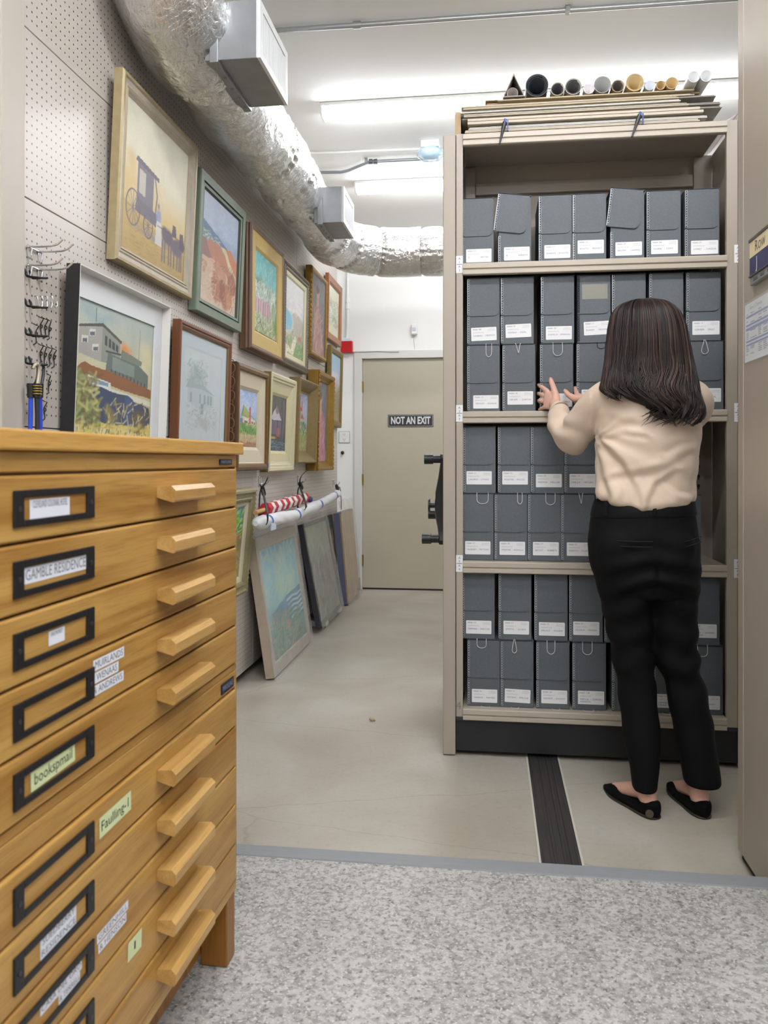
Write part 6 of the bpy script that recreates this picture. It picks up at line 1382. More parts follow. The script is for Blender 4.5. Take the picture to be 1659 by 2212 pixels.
o = B().box(p.x+0.027, p.x+0.033, p.y-0.05, p.y+0.035, p.z-0.045, p.z+0.005).build('paper_tag', mat('tag_paper', '#c9d2e0', 0.5), t, world=True)
# the straps and the bright hooks they hang from
def strap(hu, hv, pts, buckle, tail, lab, wd=0.014):
    p = pg(hu, hv); X = PEGX
    t = thing('peg_hook', 'bright peg hook holding the %s' % lab, 'hook', p, 0, 'hooks carrying the straps')
    B().tube(smooth_pts([(X-0.001, p.y, p.z+0.03), (X+0.012, p.y, p.z+0.024), (X+0.012, p.y, p.z-0.012), (X+0.03, p.y, p.z-0.016), (X+0.05, p.y, p.z-0.006), (X+0.056, p.y, p.z+0.012)], 3), 0.003, 8).build('wire', M_CHROME, t, world=True)
    B().box(X+0.0005, X+0.006, p.y-0.012, p.y+0.012, p.z-0.03, p.z+0.03).build('plate', M_CHROME, t, 0.002, world=True)
    s = thing('strap', '%s looped from a bright hook around the rolls' % lab, 'strap', p, 0, 'black hanging straps')
    P = [ox(u, v, x) for u, v, x in pts]; P[0] = Vector((X+0.032, p.y, p.z-0.008))
    B().tube(smooth_pts(P, 3), wd*0.5, 8, flat=0.35).build('webbing', mat('black_webbing', '#1f2024', 0.6), s, world=True)
    if buckle:
        q = ox(buckle[0], buckle[1], PEGX+0.07); q2 = ox(buckle[2], buckle[3], PEGX+0.07); e = (q2-q)
        B().tube([q, q+e*0.2, q+e*0.8, q2], [0.010, 0.014, 0.014, 0.010], 10, flat=0.6).build('buckle', M_BPL, s, world=True)
    if tail:
        B().tube(smooth_pts([ox(u, v, x) for u, v, x in tail], 3), wd*0.45, 8, flat=0.35).build('tail', mat('black_webbing', '#1f2024', 0.6), s, world=True)
xo = PEGX
strap(559.5, 1041, [(560, 1046, xo+0.03), (562, 1055, xo+0.035), (560, 1090, xo+0.04), (559, 1115, xo+0.05), (563, 1134, xo+0.11), (574, 1137, xo+0.17), (579, 1125, xo+0.215), (577, 1105, xo+0.215), (571, 1075, xo+0.15), (566, 1055, xo+0.06), (562, 1047, xo+0.034)], (566, 1051, 571, 1070), [(566, 1056, xo+0.07), (573, 1044, xo+0.10), (579, 1031, xo+0.12)], 'left black strap near the green tree picture')
strap(643, 1038, [(644, 1044, xo+0.03), (643, 1055, xo+0.035), (643, 1080, xo+0.04), (643, 1100, xo+0.06), (650, 1106, xo+0.12), (660, 1100, xo+0.20), (662, 1092, xo+0.205), (655, 1070, xo+0.15), (648, 1052, xo+0.07), (645, 1045, xo+0.034)], (647, 1042, 653, 1056), [(648, 1046, xo+0.06), (648, 1032, xo+0.10), (658, 1020, xo+0.14), (670, 1012, xo+0.17)], 'middle black strap with the long curved tail')
strap(719, 1044, [(720, 1049, xo+0.03), (724, 1053, xo+0.05), (730, 1060, xo+0.09), (733, 1050, xo+0.10), (735, 1056, xo+0.11), (737, 1075, xo+0.12), (737, 1095, xo+0.11), (737.5, 1101, xo+0.09)], (726, 1048, 731, 1058), None, 'thin right-hand black strap by the door', 0.008)

# ================================================================== wrapped works leaning on the wall
def wrapped(name, label, geo, edge, edge_m, face, bag_alpha, bag_tint, cat, opening=0.0, thick=0.04, over=(0.03, 0.03, 0.03, 0.05), seed=0):
    M, w, h = geo; t = thing(name, label, cat, (0, 0, 0), 0, 'wrapped works leaning on the wall'); t.matrix_basis = M
    ring_frame(B(), [(0, thick), (0, 0.0), (opening, 0.0), (opening+0.006, 0.006)] if opening else [(0, thick), (0, 0.0), (0.004, 0.0)], w, h, 0).build('frame' if opening else 'board_edge', edge_m, t)
    B().box(0.002, w-0.002, thick-0.004, thick, 0.002, h-0.002).build('backing_board', mat('backing', '#8a7a62', 0.7), t)
    if isinstance(face, Art): face.mesh('canvas', w-2*opening, h-2*opening, 0.0055, t, opening, opening)
    else: B().box(0.003, w-0.003, 0.001, 0.006, 0.003, h-0.003).build('board', face, t)
    if bag_alpha:
        b = B(); nx, nz = 30, 44; l, r, bt, tp = over; rows = []
        for j in range(nz+1):
            rw = []
            for i in range(nx+1):
                f, g_ = i/nx, j/nz; x = -l+(w+l+r)*f; z = max(-bt+(h+bt+tp)*g_, -0.012)
                e = 0.010*NZ.noise(Vector((x*4+seed, z*3, seed)))+0.006*NZ.noise(Vector((x*11, z*7+seed, 2)))
                outx = max(0, -x, x-w); outz = max(0, z-h)
                y = -0.016-abs(e)*1.2+outx*0.35+outz*0.2
                z += 0.012*NZ.noise(Vector((x*6, seed, 1)))*(g_ < 0.05 or g_ > 0.95); z = max(z, -0.010)
                x += 0.010*NZ.noise(Vector((z*5, seed+3, 1)))*(f < 0.04 or f > 0.96)
                rw.append((x, y, z))
            rows.append(rw)
        b.rings(rows, 0, False, False, True); o = b.build('plastic_bag', clear_plastic('bag_film_%d' % int(bag_alpha*100), bag_tint, bag_alpha, 0.14, (9, 0.7, 0.03)), t)
        md = o.modifiers.new('s', 'SOLIDIFY'); md.thickness = 0.0006
    return t
A = Art(120, 190, 21); A.grad([(0, '#4d7a6a'), (0.22, '#5d8f86'), (0.42, '#6fa5ad'), (0.5, '#8fc0b4'), (0.75, '#86bcc4'), (1, '#5e9fc0')]); A.ell(0.5, 0.78, 0.2, 0.2, '#b8c6a8', 0.9, 0.5, 0.12); A.ell(0.55, 0.62, 0.33, 0.16, '#a9c8a8', 0.85, 0.5, 0.12, 5); A.ell(0.72, 0.72, 0.16, 0.2, '#a5cab8', 0.7, 0.6, 0.15, 8); A.dabs(160, (0, 1, 0.5, 1), ['#8cc4c4', '#a9cbb0', '#6fb0c4', '#c0cba8'], 0.05, 0.014, 1.2, 0.6, 0.4)
A.poly([(0.1, 0.40), (0.5, 0.47), (1, 0.52), (1, 0.22), (0.5, 0.26), (0.2, 0.30)], '#3d7c9a', 0.9, 0.05)
for k in range(5): A.line([(0.55+0.02*k, 0.44-k*0.045), (0.72, 0.455-k*0.045), (0.86, 0.44-k*0.045), (0.98, 0.455-k*0.045)], 0.010, '#c3dde0', 0.85)
A.ell(0.38, 0.33, 0.3, 0.1, '#6f7f78', 0.9, 0.4, 0.1); A.ell(0.5, 0.22, 0.12, 0.08, '#a98a6c', 0.8, 0.5, 0.06); A.dabs(260, (0, 0.9, 0, 0.34), ['#3f7458', '#5f8f6f', '#9a9270', '#4a6f66', '#b09a78'], 0.03, 0.008, 0.7, 0.8, 0.6); A.grain(0.04)
g = place((549, 1165), (628, 1138), (592, 1472), (673, 1378), 0.045, floor=True)
wrapped('wrapped_painting', 'plastic-wrapped pale framed seascape with pale crag, nearest of the leaning works', g, None, mat('pinkish_frame', '#b3a594', 0.5, noise=(20, '#a89a88', 0.3)), A, 0.15, '#dfe5ea', 'painting', 0.062, 0.045, (0.02, 0.05, 0.04, 0.05), 1)
A = Art(100, 160, 22); A.grad([(0, '#77786a'), (0.3, '#6f716a'), (0.6, '#7d7f76'), (1, '#8f947f')]); A.ell(0.5, 0.5, 0.4, 0.22, '#55565a', 0.8, 0.7, 0.15); A.dabs(240, (0, 1, 0.1, 0.7), ['#5d5e60', '#8c8c80', '#48494e', '#9a9a8c', '#6d6a60'], 0.05, 0.010, 1.4, 0.6, 0.55); A.dabs(90, (0, 1, 0.68, 1), ['#9aa088', '#868c7a', '#a7aa92'], 0.06, 0.015, 1.0, 0.6, 0.4); A.grain(0.05)
g = place((644, 1135), (703, 1117), (693, 1354), (739, 1310), 0.035, floor=True, zf=0.045)
wrapped('wrapped_painting', 'plastic-wrapped dark grey painting, second of the leaning works', g, None, mat('charcoal_frame', '#33343a', 0.5), A, 0.22, '#d9dcd8', 'painting', 0.022, 0.034, (0.01, 0.03, 0.02, 0.02), 7)
for k, (u, v) in enumerate(((704, 1352), (733, 1322))):
    p = oz(u, v, 0.0)
    o = B().box(p.x-0.10, p.x+0.01, p.y-0.04, p.y+0.05, 0.001, 0.040).build('foam_block', mat('white_foam', '#cfccc2', 0.8), None, 0.004); tag(o, 'white foam block under the wrapped grey painting, %s one' % ('nearer' if k == 0 else 'farther'), 'block', 'foam blocks')
g = place((706, 1115), (718, 1110), (727, 1318), (737, 1309), 0.03, floor=True)
A = Art(40, 120, 23); A.grad([(0, '#3a2f2a'), (0.5, '#5f4634'), (0.85, '#6d5238'), (0.88, '#1f2024'), (1, '#26282c')]); A.dabs(40, (0, 1, 0.4, 0.85), ['#8f8a80', '#2a2828', '#4a3a2c'], 0.05, 0.008, 1.0, 0.3, 0.6)
wrapped('wrapped_painting', 'narrow dark board with brass-coloured end between the grey painting and cardboard', g, None, M_BLACK, A, 0.0, '#ffffff', 'painting', 0.012, 0.02, seed=9)
g = place((727, 1108), (767, 1099), (750, 1301), (777, 1284), 0.05, floor=True)
wrapped('wrapped_cardboard', 'plastic-wrapped tan cardboard with blue edge, last leaning work by the door', g, None, mat('blue_edge', '#5d6178', 0.55), mat('kraft_board', '#b39a78', 0.65, noise=(9, '#a68c69', 0.3)), 0.26, '#e3ddd4', 'cardboard', 0.0, 0.05, (0.01, 0.05, 0.02, 0.10), 4)
t = thing('cardboard_box', 'low grey cardboard box on the floor in the corner beside the door', 'box', (-1.19, 6.93, 0))
B().box(-1.235, -1.135, 6.95, 7.10, 0.001, 0.115).build('carton', mat('grey_carton', '#8c857c', 0.65), t, 0.002, world=True)
B().box(-1.236, -1.134, 7.01, 7.03, 0.0005, 0.1165).build('tape', mat('carton_tape', '#9c968c', 0.4), t, world=True)
# fluff on the concrete, screwed-up scrap
p = oz(803, 1558)
b = B().sphere((p.x, p.y, 0.010), 0.010, 8, 6, 0, (1.2, 0.9, 0.8)); b.sphere((p.x+0.012, p.y+0.004, 0.006), 0.006, 8, 6)
o = b.build('paper_scrap', mat('scrap', '#b0a58a', 0.7)); tag(o, 'tiny crumpled paper scrap on the concrete floor in the aisle', 'scrap')
# ================================================================== the woman at the shelves
M_SKIN = mat('skin', '#dab09d', 0.5, noise=(18, '#d2a391', 0.3), sss=0.12)
M_BLOUSE = mat('cream_silk', '#d2bda8', 0.55, sheen=0.15, bump=(9, 0.35, 0.012))
M_TROUS = mat('black_cloth', '#08080a', 0.8, spec=0.18, bump=(500, 0.2, 0.0006))
M_SUEDE = mat('black_suede', '#070708', 0.85, spec=0.15)
YP = 2.78
def P(u, v, y=YP): return oy(u, v, y)
def remesh(o, vox, smooth=6, fac=0.5, disp=None, name=None):
    """fuse a heap of overlapping closed shells into one continuous skin"""
    md = o.modifiers.new('r', 'REMESH'); md.mode = 'VOXEL'; md.voxel_size = vox; md.use_smooth_shade = True
    dg = bpy.context.evaluated_depsgraph_get(); dg.update()
    me = bpy.data.meshes.new_from_object(o.evaluated_get(dg)); o.modifiers.clear()
    old = o.data; mats = [m for m in old.materials]; o.data = me; bpy.data.meshes.remove(old)
    me.name = o.name
    bm = bmesh.new(); bm.from_mesh(me)
    for _ in range(smooth): bmesh.ops.smooth_vert(bm, verts=bm.verts, factor=fac, use_axis_x=True, use_axis_y=True, use_axis_z=True)
    if disp:
        bm.normal_update(); mv = [(v, v.normal.copy()*disp(v.co)) for v in bm.verts]
        for v, dv in mv: v.co += dv
        for _ in range(3): bmesh.ops.smooth_vert(bm, verts=bm.verts, factor=0.45, use_axis_x=True, use_axis_y=True, use_axis_z=True)
    bm.to_mesh(me); bm.free()
    if not me.materials:
        for m in mats: me.materials.append(m)
    me.polygons.foreach_set('use_smooth', [True]*len(me.polygons)); me.update()
    return o
def chain(b, pts, rs, n=14, step=0.5):
    """tapering limb: a tube through the joints with a ball at each end"""
    pts = [Vector(p) for p in pts]
    for (p, q, r0, r1) in zip(pts[:-1], pts[1:], rs[:-1], rs[1:]): b.cyl(p, q, r0, r1, n)
    for p, r in zip(pts, rs): b.sphere(p, r, n, 8)
    return b
def ell_ring(c, ax, ay, n=36, pw=2.3, dz=None):
    out = []
    for j in range(n):
        t = 2*PI*j/n; cs, sn = math.cos(t), math.sin(t)
        x = math.copysign(abs(cs)**(2/pw), cs)*ax; y = math.copysign(abs(sn)**(2/pw), sn)*ay
        out.append(Vector((c[0]+x, c[1]+y, c[2]+(dz(cs, sn) if dz else 0))))
    return out
def catmull(pts, k=5):
    pts = [Vector(p) for p in pts]; out = []
    for i in range(len(pts)-1):
        p0, p1, p2, p3 = pts[max(i-1, 0)], pts[i], pts[i+1], pts[min(i+2, len(pts)-1)]
        for j in range(k):
            t = j/k; out.append(0.5*((2*p1)+(p2-p0)*t+(2*p0-5*p1+4*p2-p3)*t*t+(3*p1-p0-3*p2+p3)*t**3))
    out.append(pts[-1]); return out
def interp(xs, ys, x): return float(np.interp(x, xs, ys))
base = Vector((0.60, 2.76, 0))
woman = thing('person', 'woman seen from behind in cream blouse and black trousers reaching for a box', 'person', base)
# ---- joints (the photo's places at the depths the pose needs)
shL, elL, wrL = P(1312, 862), oy(1232, 944, 2.95), oy(1204, 880, 3.085)
shR, elR, wrR = P(1484, 862), oy(1415, 935, 2.99), oy(1274, 866, 3.10)
neck = P(1396, 835, 2.785); headc = Vector((P(1402, 725, 2.80).x, 2.795, P(1402, 726, 2.80).z))
# ---- body: one skin from head to feet
b = B()
hr = []
for f, a_, bb_, dy in ((-0.128, 0.018, 0.02, 0.055), (-0.115, 0.040, 0.045, 0.045), (-0.085, 0.058, 0.072, 0.022), (-0.05, 0.068, 0.088, 0.008), (0.0, 0.074, 0.096, 0.0), (0.045, 0.076, 0.098, -0.004), (0.085, 0.066, 0.083, -0.006), (0.103, 0.045, 0.055, -0.006), (0.110, 0.015, 0.02, -0.006)):
    hr.append(ell_ring((headc.x, headc.y+dy, headc.z+f), a_, bb_, 28, 2.1))
b.rings(hr)
chain(b, [headc+Vector((0, 0.088, 0.01)), headc+Vector((0, 0.108, -0.03))], [0.008, 0.014])          # nose
chain(b, [headc+Vector((-0.018, 0.092, -0.068)), headc+Vector((0.018, 0.092, -0.068))], [0.007, 0.007])   # lips
for s in (-1, 1): chain(b, [headc+Vector((s*0.075, 0.0, 0.015)), headc+Vector((s*0.074, 0.004, -0.025))], [0.013, 0.009])   # ears
chain(b, [headc+Vector((0, 0.0, -0.08)), Vector((neck.x, neck.y, neck.z)), Vector((neck.x, neck.y-0.005, neck.z-0.05))], [0.052, 0.052, 0.06])
hip = P(1391, 1165); cxs = 0.5*(shL.x+shR.x)
tr = []
for v, L, R, d_ in ((846, 1330, 1465, 0.05), (862, 1305, 1490, 0.07), (900, 1306, 1490, 0.09), (960, 1304, 1492, 0.10), (1030, 1308, 1482, 0.09), (1090, 1300, 1482, 0.095), (1160, 1288, 1494, 0.105), (1225, 1292, 1496, 0.10)):
    p, q = P(L, v), P(R, v); tr.append(ell_ring((0.5*(p.x+q.x), YP, p.z), 0.5*(q.x-p.x), d_, 30))
b.rings(tr)
chain(b, [shL, elL, wrL], [0.045, 0.037, 0.026]); chain(b, [shR, elR, wrR], [0.045, 0.037, 0.026])
def leg_pts(side):
    if side < 0: return [P(1345, 1200), P(1367, 1430, 2.79), Vector((oy(1398, 1690, 2.735).x, 2.735, 0.115))]
    return [P(1452, 1200), P(1470, 1430, 2.79), Vector((oy(1520, 1690, 2.755).x, 2.755, 0.115))]
heelL, toeL = Vector((0.532, 2.700, 0)), Vector((0.402, 2.925, 0)); heelR, toeR = Vector((0.690, 2.722, 0)), Vector((0.630, 2.968, 0))
for s, hl, to in ((-1, heelL, toeL), (1, heelR, toeR)):
    hip_, kn, an = leg_pts(s); d = (to-hl).normalized()
    an = hl+d*0.045+Vector((0, 0, 0.118))
    chain(b, [hip_, kn, an], [0.062, 0.045, 0.034])
    chain(b, [an, hl+d*0.040+Vector((0, 0, 0.06)), hl+d*0.028+Vector((0, 0, 0.036))], [0.034, 0.031, 0.026])
    chain(b, [hl+d*0.05+Vector((0, 0, 0.075)), hl+d*0.10+Vector((0, 0, 0.058)), hl+d*0.16+Vector((0, 0, 0.036)), hl+d*0.20+Vector((0, 0, 0.026))], [0.031, 0.027, 0.024, 0.018])
# ---- hands: palm slab, four fingers of unequal length with two bends, thumb from the side of the palm
def H(u, v, y): return oy(u, v, y)
def palm(b, corners, r):
    """corners: wrist, index knuckle, little knuckle; web of balls between them"""
    w_, k1, k4 = corners
    for i in range(7):
        e = k1.lerp(k4, i/6)
        for j in range(8): f = j/7; b.sphere(w_.lerp(e, f), r*(1.0-0.14*abs(i-3)/3)*(0.95+0.12*math.sin(PI*f)), 10, 6)
pL = [wrL, H(1183.5, 846, 3.165), H(1178.5, 879, 3.150)]; palm(b, pL, 0.0125)
chain(b, [wrL, wrL.lerp(pL[1], 0.3).lerp(wrL.lerp(pL[2], 0.3), 0.4)], [0.024, 0.019])
for k, pts in enumerate(([(1183.5, 846, 3.165), (1173, 838, 3.195), (1167, 834, 3.215), (1163.5, 831.5, 3.232)], [(1181, 857, 3.168), (1170, 852, 3.203), (1164.5, 850.5, 3.225), (1162, 850, 3.243)],
                         [(1179, 868, 3.163), (1169, 866, 3.198), (1164.5, 866, 3.220), (1162.5, 866, 3.236)], [(1178.5, 879, 3.150), (1171, 882, 3.180), (1167, 884, 3.198), (1165, 885, 3.212)])):
    r = (0.0095, 0.0098, 0.0094, 0.0082)[k]; chain(b, [H(*q) for q in pts], [r*1.1, r, r*0.92, r*0.78], 12)
chain(b, [wrL.lerp(pL[1], 0.25)+Vector((0.004, 0, 0.002)), H(1201, 855, 3.125), H(1194.5, 834, 3.150), H(1191, 825, 3.160), H(1189.5, 819, 3.166)], [0.017, 0.0145, 0.0112, 0.0105, 0.0085], 12)
pR = [wrR, H(1246.5, 853, 3.160), H(1248, 878, 3.152)]; palm(b, pR, 0.0135)
chain(b, [wrR, wrR.lerp(pR[1], 0.4).lerp(wrR.lerp(pR[2], 0.4), 0.5)], [0.024, 0.021])
for k, pts in enumerate(([(1246.5, 853, 3.160), (1244, 845, 3.198), (1242.5, 840, 3.222), (1242, 837, 3.238)], [(1247, 862, 3.165), (1244, 857, 3.208), (1243, 855, 3.232), (1242.5, 854, 3.248)],
                         [(1247.5, 870, 3.160), (1244.5, 869, 3.200), (1243.5, 868, 3.224), (1243, 868, 3.240)], [(1248, 878, 3.152), (1244.5, 881.5, 3.180), (1243, 883.5, 3.198), (1241.5, 885, 3.210)])):
    r = (0.0095, 0.0098, 0.0094, 0.0082)[k]; chain(b, [H(*q) for q in pts], [r*1.1, r, r*0.92, r*0.78], 12)
chain(b, [wrR.lerp(pR[1], 0.35)+Vector((0, -0.006, 0)), H(1241, 861, 3.135), H(1229, 854, 3.155), H(1223.5, 848, 3.164), H(1220.5, 844, 3.168)], [0.018, 0.0145, 0.0112, 0.0105, 0.0085], 12)
body = b.build('body', M_SKIN, woman, world=True)
remesh(body, 0.0036, 4, 0.5)
# nails, eyes, ring
M_NAIL = mat('nail', '#c98f86', 0.3)
for p, q, r in ((H(1189.7, 820.5, 3.166), H(1191, 825, 3.160), 0.0062), (H(1221.5, 845.2, 3.168), H(1223.5, 848, 3.164), 0.006)):
    d = (p-q).normalized(); c = p+Vector((0, -0.0072, 0.001))
    B().sphere(c, r, 12, 8, 0, (0.75, 0.28, 1.0)).build('nail', M_NAIL, woman, world=True)
for s in (-1, 1):
    B().sphere(headc+Vector((s*0.031, 0.083, 0.006)), 0.011, 14, 8).build('eye', mat('eye_white', '#dcd9d4', 0.25), woman, world=True)
    B().sphere(headc+Vector((s*0.031, 0.0915, 0.006)), 0.005, 10, 6).build('iris', mat('brown_iris', '#3a2418', 0.2), woman, world=True)
    chain(B(), [headc+Vector((s*0.018, 0.096, 0.026)), headc+Vector((s*0.045, 0.086, 0.027))], [0.003, 0.0025]).build('eyebrow', mat('brow', '#2f2019', 0.7), woman, world=True)
rc = H(1168.2, 868.5, 3.198); dd = (H(1164.5, 866, 3.220)-H(1169, 866, 3.198)).normalized(); uu = dd.orthogonal().normalized(); vv = dd.cross(uu)
B().tube([H(1168.5, 866, 3.2)+(uu*math.cos(q)+vv*math.sin(q))*0.0104 for q in [2*PI*i/20 for i in range(20)]], 0.0013, 6, closed=True).sphere(H(1168.5, 868.5, 3.19)+Vector((0.001, -0.004, -0.003)), 0.0035, 10, 6).build('finger_ring', mat('silver_ring', '#d9d7d0', 0.2, 0.9), woman, world=True)
# ---- blouse
b = B(); rg = []
secs = [(826, 1352, 1446, 0.060, 2.785), (836, 1328, 1466, 0.072, 2.782), (847, 1304, 1492, 0.084, 2.780), (866, 1293, 1504, 0.102, 2.778), (900, 1289, 1511, 0.120, 2.776), (950, 1288, 1514, 0.130, 2.776),
        (1000, 1286, 1506, 0.128, 2.778), (1040, 1289, 1498, 0.124, 2.78), (1066, 1285, 1500, 0.130, 2.78), (1080, 1284, 1500, 0.132, 2.78), (1090, 1289, 1496, 0.124, 2.78), (1094, 1296, 1490, 0.112, 2.78)]
for i, (v, L, R, d_, yc) in enumerate(secs):
    p, q = P(L, v), P(R, v); k = max(0, (i-6)/5)
    rg.append(ell_ring((0.5*(p.x+q.x), yc, p.z), 0.5*(q.x-p.x), d_, 44, 2.35, (lambda cs, sn, k=k: k*(0.026*abs(cs)**1.5*(1.25 if cs < 0 else 0.7)-0.010*max(0, -sn)))))
b.rings(rg)
def tubepath(pts, rs, k=6):
    pp = catmull(pts, k); n = len(pp); xs = np.linspace(0, len(rs)-1, n); return pp, [float(np.interp(x, range(len(rs)), rs)) for x in xs]
cuffL = wrL.lerp(elL, 0.10)
pp, rr_ = tubepath([shL+Vector((0.035, 0, -0.012)), shL, shL.lerp(elL, 0.5)+Vector((0, -0.005, 0.004)), elL+Vector((0.0, -0.008, -0.004)), elL.lerp(wrL, 0.45)+Vector((-0.012, 0, -0.004)), cuffL], [0.070, 0.066, 0.064, 0.058, 0.050, 0.038])
b.tube(pp, rr_, 24); b.sphere(elL+Vector((0.002, -0.008, -0.010)), 0.056, 20, 12)
for f, r in ((0.0, 0.045), (1.0, 0.0)): pass
cuffR = wrR.lerp(elR, 0.12)
pp, rr_ = tubepath([shR+Vector((-0.035, 0, -0.012)), shR+Vector((0.008, 0, 0)), shR.lerp(elR, 0.35)+Vector((0.048, 0.0, 0.005)), elR+Vector((0.02, 0, 0)), elR.lerp(wrR, 0.5), cuffR], [0.072, 0.068, 0.070, 0.062, 0.05, 0.036])
b.tube(pp, rr_, 24)
armpit = P(1293, 945, 2.70)
FOLDS = [([(1298, 962), (1338, 1002), (1368, 1052), (1378, 1085)], 0.011, 0.007), ([(1293, 985), (1306, 1030), (1318, 1076)], 0.010, 0.007), ([(1330, 1036), (1395, 1026), (1450, 1010), (1494, 984)], 0.013, 0.005), ([(1498, 1066), (1468, 1062), (1446, 1040)], 0.009, 0.005),
         ([(1300, 948), (1350, 940), (1392, 946)], 0.010, 0.006), ([(1402, 1083), (1420, 1052), (1462, 1022)], 0.011, 0.0045), ([(1345, 1082), (1352, 1060), (1340, 1030)], 0.009, 0.004), ([(1500, 955), (1470, 958), (1440, 975)], 0.010, 0.004), ([(1316, 900), (1350, 915), (1400, 925)], 0.012, 0.003)]
FOLDS = [([(P(u, v, 2.66).x, P(u, v, 2.66).z) for u, v in pl], w_, d_) for pl, w_, d_ in FOLDS]
def pline(x, z, pl):
    m = 9.0; sg = 1.0
    for (x0, z0), (x1, z1) in zip(pl[:-1], pl[1:]):
        dx, dz = x1-x0, z1-z0; t = max(0, min(1, ((x-x0)*dx+(z-z0)*dz)/(dx*dx+dz*dz))); d = math.hypot(x-x0-t*dx, z-z0-t*dz)
        if d < m: m = d; sg = 1.0 if dx*(z-z0)-dz*(x-x0) > 0 else -1.0
    return m*sg
def folds(p):
    w = Vector((p.x+base.x, p.y+base.y, p.z)); e = 0.0045*NZ.noise(w*Vector((9, 9, 6)) if False else Vector((w.x*8, w.y*8, w.z*6)))
    r = w-armpit; rd = r.length; a = math.atan2(r.z, r.x)
    if w.x > armpit.x-0.02: e += 0.0075*math.exp(-rd/0.13)*math.sin(a*9+rd*14)
    if w.y < YP-0.03:
        for pl, wd_, dp in FOLDS:
            q = pline(w.x, w.z, pl)
            if abs(q) < 0.06: e += -dp*math.exp(-(q/wd_)**2)+dp*0.8*math.exp(-((q-1.7*wd_)/wd_)**2)
    # blousing above the waist
    h = w.z-(P(1390, 1085).z); e += 0.006*math.exp(-(h/0.09)**2)*NZ.noise(Vector((w.x*26, w.y*26, w.z*7)))*2
    # gathers at the left elbow and cuff
    re = (w-elL).length; e += 0.010*math.exp(-(re/0.10)**2)*math.sin((w.z*75+w.x*60)+3*NZ.noise(w*10))
    rw = (w-wrL).length; e += 0.004*math.exp(-(rw/0.09)**2)*math.sin(w.z*90+w.x*40)
    # drag lines across the back
    e += 0.0060*math.sin(w.z*46+w.x*22+4*NZ.noise(Vector((w.x*5, 0, w.z*5))))*max(0, 1-abs(w.z-(P(1390, 1000).z))/0.16)*(0.5+0.5*NZ.noise(Vector((w.x*7, 2, w.z*9))))
    return e
bl = b.build('blouse', M_BLOUSE, woman, world=True); remesh(bl, 0.0058, 7, 0.5, folds)
# cuff and yoke seam
B().tube(smooth_pts([cuffL+Vector((0.002, 0, 0)), wrL.lerp(elL, 0.03)], 1), [0.037, 0.034], 24).build('cuff', M_BLOUSE, bl, world=True)
B().tube(smooth_pts([cuffR, wrR.lerp(elR, 0.03)], 1), [0.037, 0.034], 24).build('cuff', M_BLOUSE, bl, world=True)
# ---- trousers
b = B()
hips = [(1078, 1284, 1498, 0.112), (1100, 1279, 1499, 0.118), (1130, 1274, 1504, 0.126), (1165, 1270, 1509, 0.138), (1200, 1271, 1511, 0.143), (1235, 1279, 1512, 0.138), (1262, 1288, 1511, 0.125), (1280, 1296, 1509, 0.10)]
b.rings([ell_ring((0.5*(P(L, v).x+P(R, v).x), YP, P(L, v).z), 0.5*(P(R, v).x-P(L, v).x), d_, 44, 2.3) for v, L, R, d_ in hips])
legL = [(1215, 1276, 1400, 2.78, 1.05), (1270, 1290, 1409, 2.78, 1.05), (1317, 1301, 1409.5, 2.78, 1.05), (1402, 1320, 1411, 2.785, 1.05), (1483, 1334, 1416, 2.785, 1.05), (1560, 1342.5, 1425.5, 2.77, 1.1), (1600, 1346, 1427, 2.76, 1.1), (1652, 1361, 1424.5, 2.745, 1.25), (1685, 1365, 1420, 2.74, 1.35), (1704, 1366, 1418, 2.738, 1.4)]
legR = [(1215, 1395, 1511, 2.78, 1.05), (1270, 1403, 1510, 2.78, 1.05), (1317, 1406, 1505, 2.78, 1.05), (1402, 1411, 1507, 2.785, 1.05), (1450, 1427, 1516, 2.785, 1.05), (1510, 1444, 1530, 2.78, 1.05), (1560, 1453, 1540, 2.775, 1.05), (1600, 1459, 1543, 2.77, 1.1), (1652, 1471, 1553, 2.762, 1.1), (1680, 1475.5, 1556.5, 2.757, 1.12), (1692, 1478, 1556, 2.757, 1.12)]
for lg in (legL, legR):
    b.rings([ell_ring((0.5*(P(L, v, y).x+P(R, v, y).x), y, P(L, v, y).z), 0.5*(P(R, v, y).x-P(L, v, y).x), 0.5*(P(R, v, y).x-P(L, v, y).x)*dk, 32, 2.25) for v, L, R, y, dk in lg])
b.sphere(P(1340, 1190, 2.725), 0.085, 20, 12, 0, (1, 1, 1.25)); b.sphere(P(1446, 1190, 2.725), 0.085, 20, 12, 0, (1, 1, 1.25))
kneeL, kneeR, seat = P(1370, 1430), P(1470, 1440), P(1405, 1275, 2.68)
def tfold(p):
    w = Vector((p.x+base.x, p.y+base.y, p.z)); e = 0.003*NZ.noise(Vector((w.x*9, w.y*9, w.z*5)))
    for c, A_, fq, dr in ((seat, 0.010, 75, 0.30), (kneeR, 0.008, 60, -0.6), (kneeL, 0.004, 55, 0.4)):
        r = w-c; e += A_*math.exp(-(r.length/0.15)**2)*math.sin((w.z+dr*abs(w.x-c.x))*fq+3*NZ.noise(w*6))
    e -= 0.012*math.exp(-((w.x-P(1407, 1240).x)/0.010)**2)*max(0, 1-abs(w.z-P(1390, 1235).z)/0.08)*(w.y < YP)
    return e
trs = b.build('trousers', M_TROUS, woman, world=True); remesh(trs, 0.0062, 5, 0.5, tfold)
M_BELT = mat('black_webbing_belt', '#0a0a0c', 0.7, spec=0.2)
wb = []
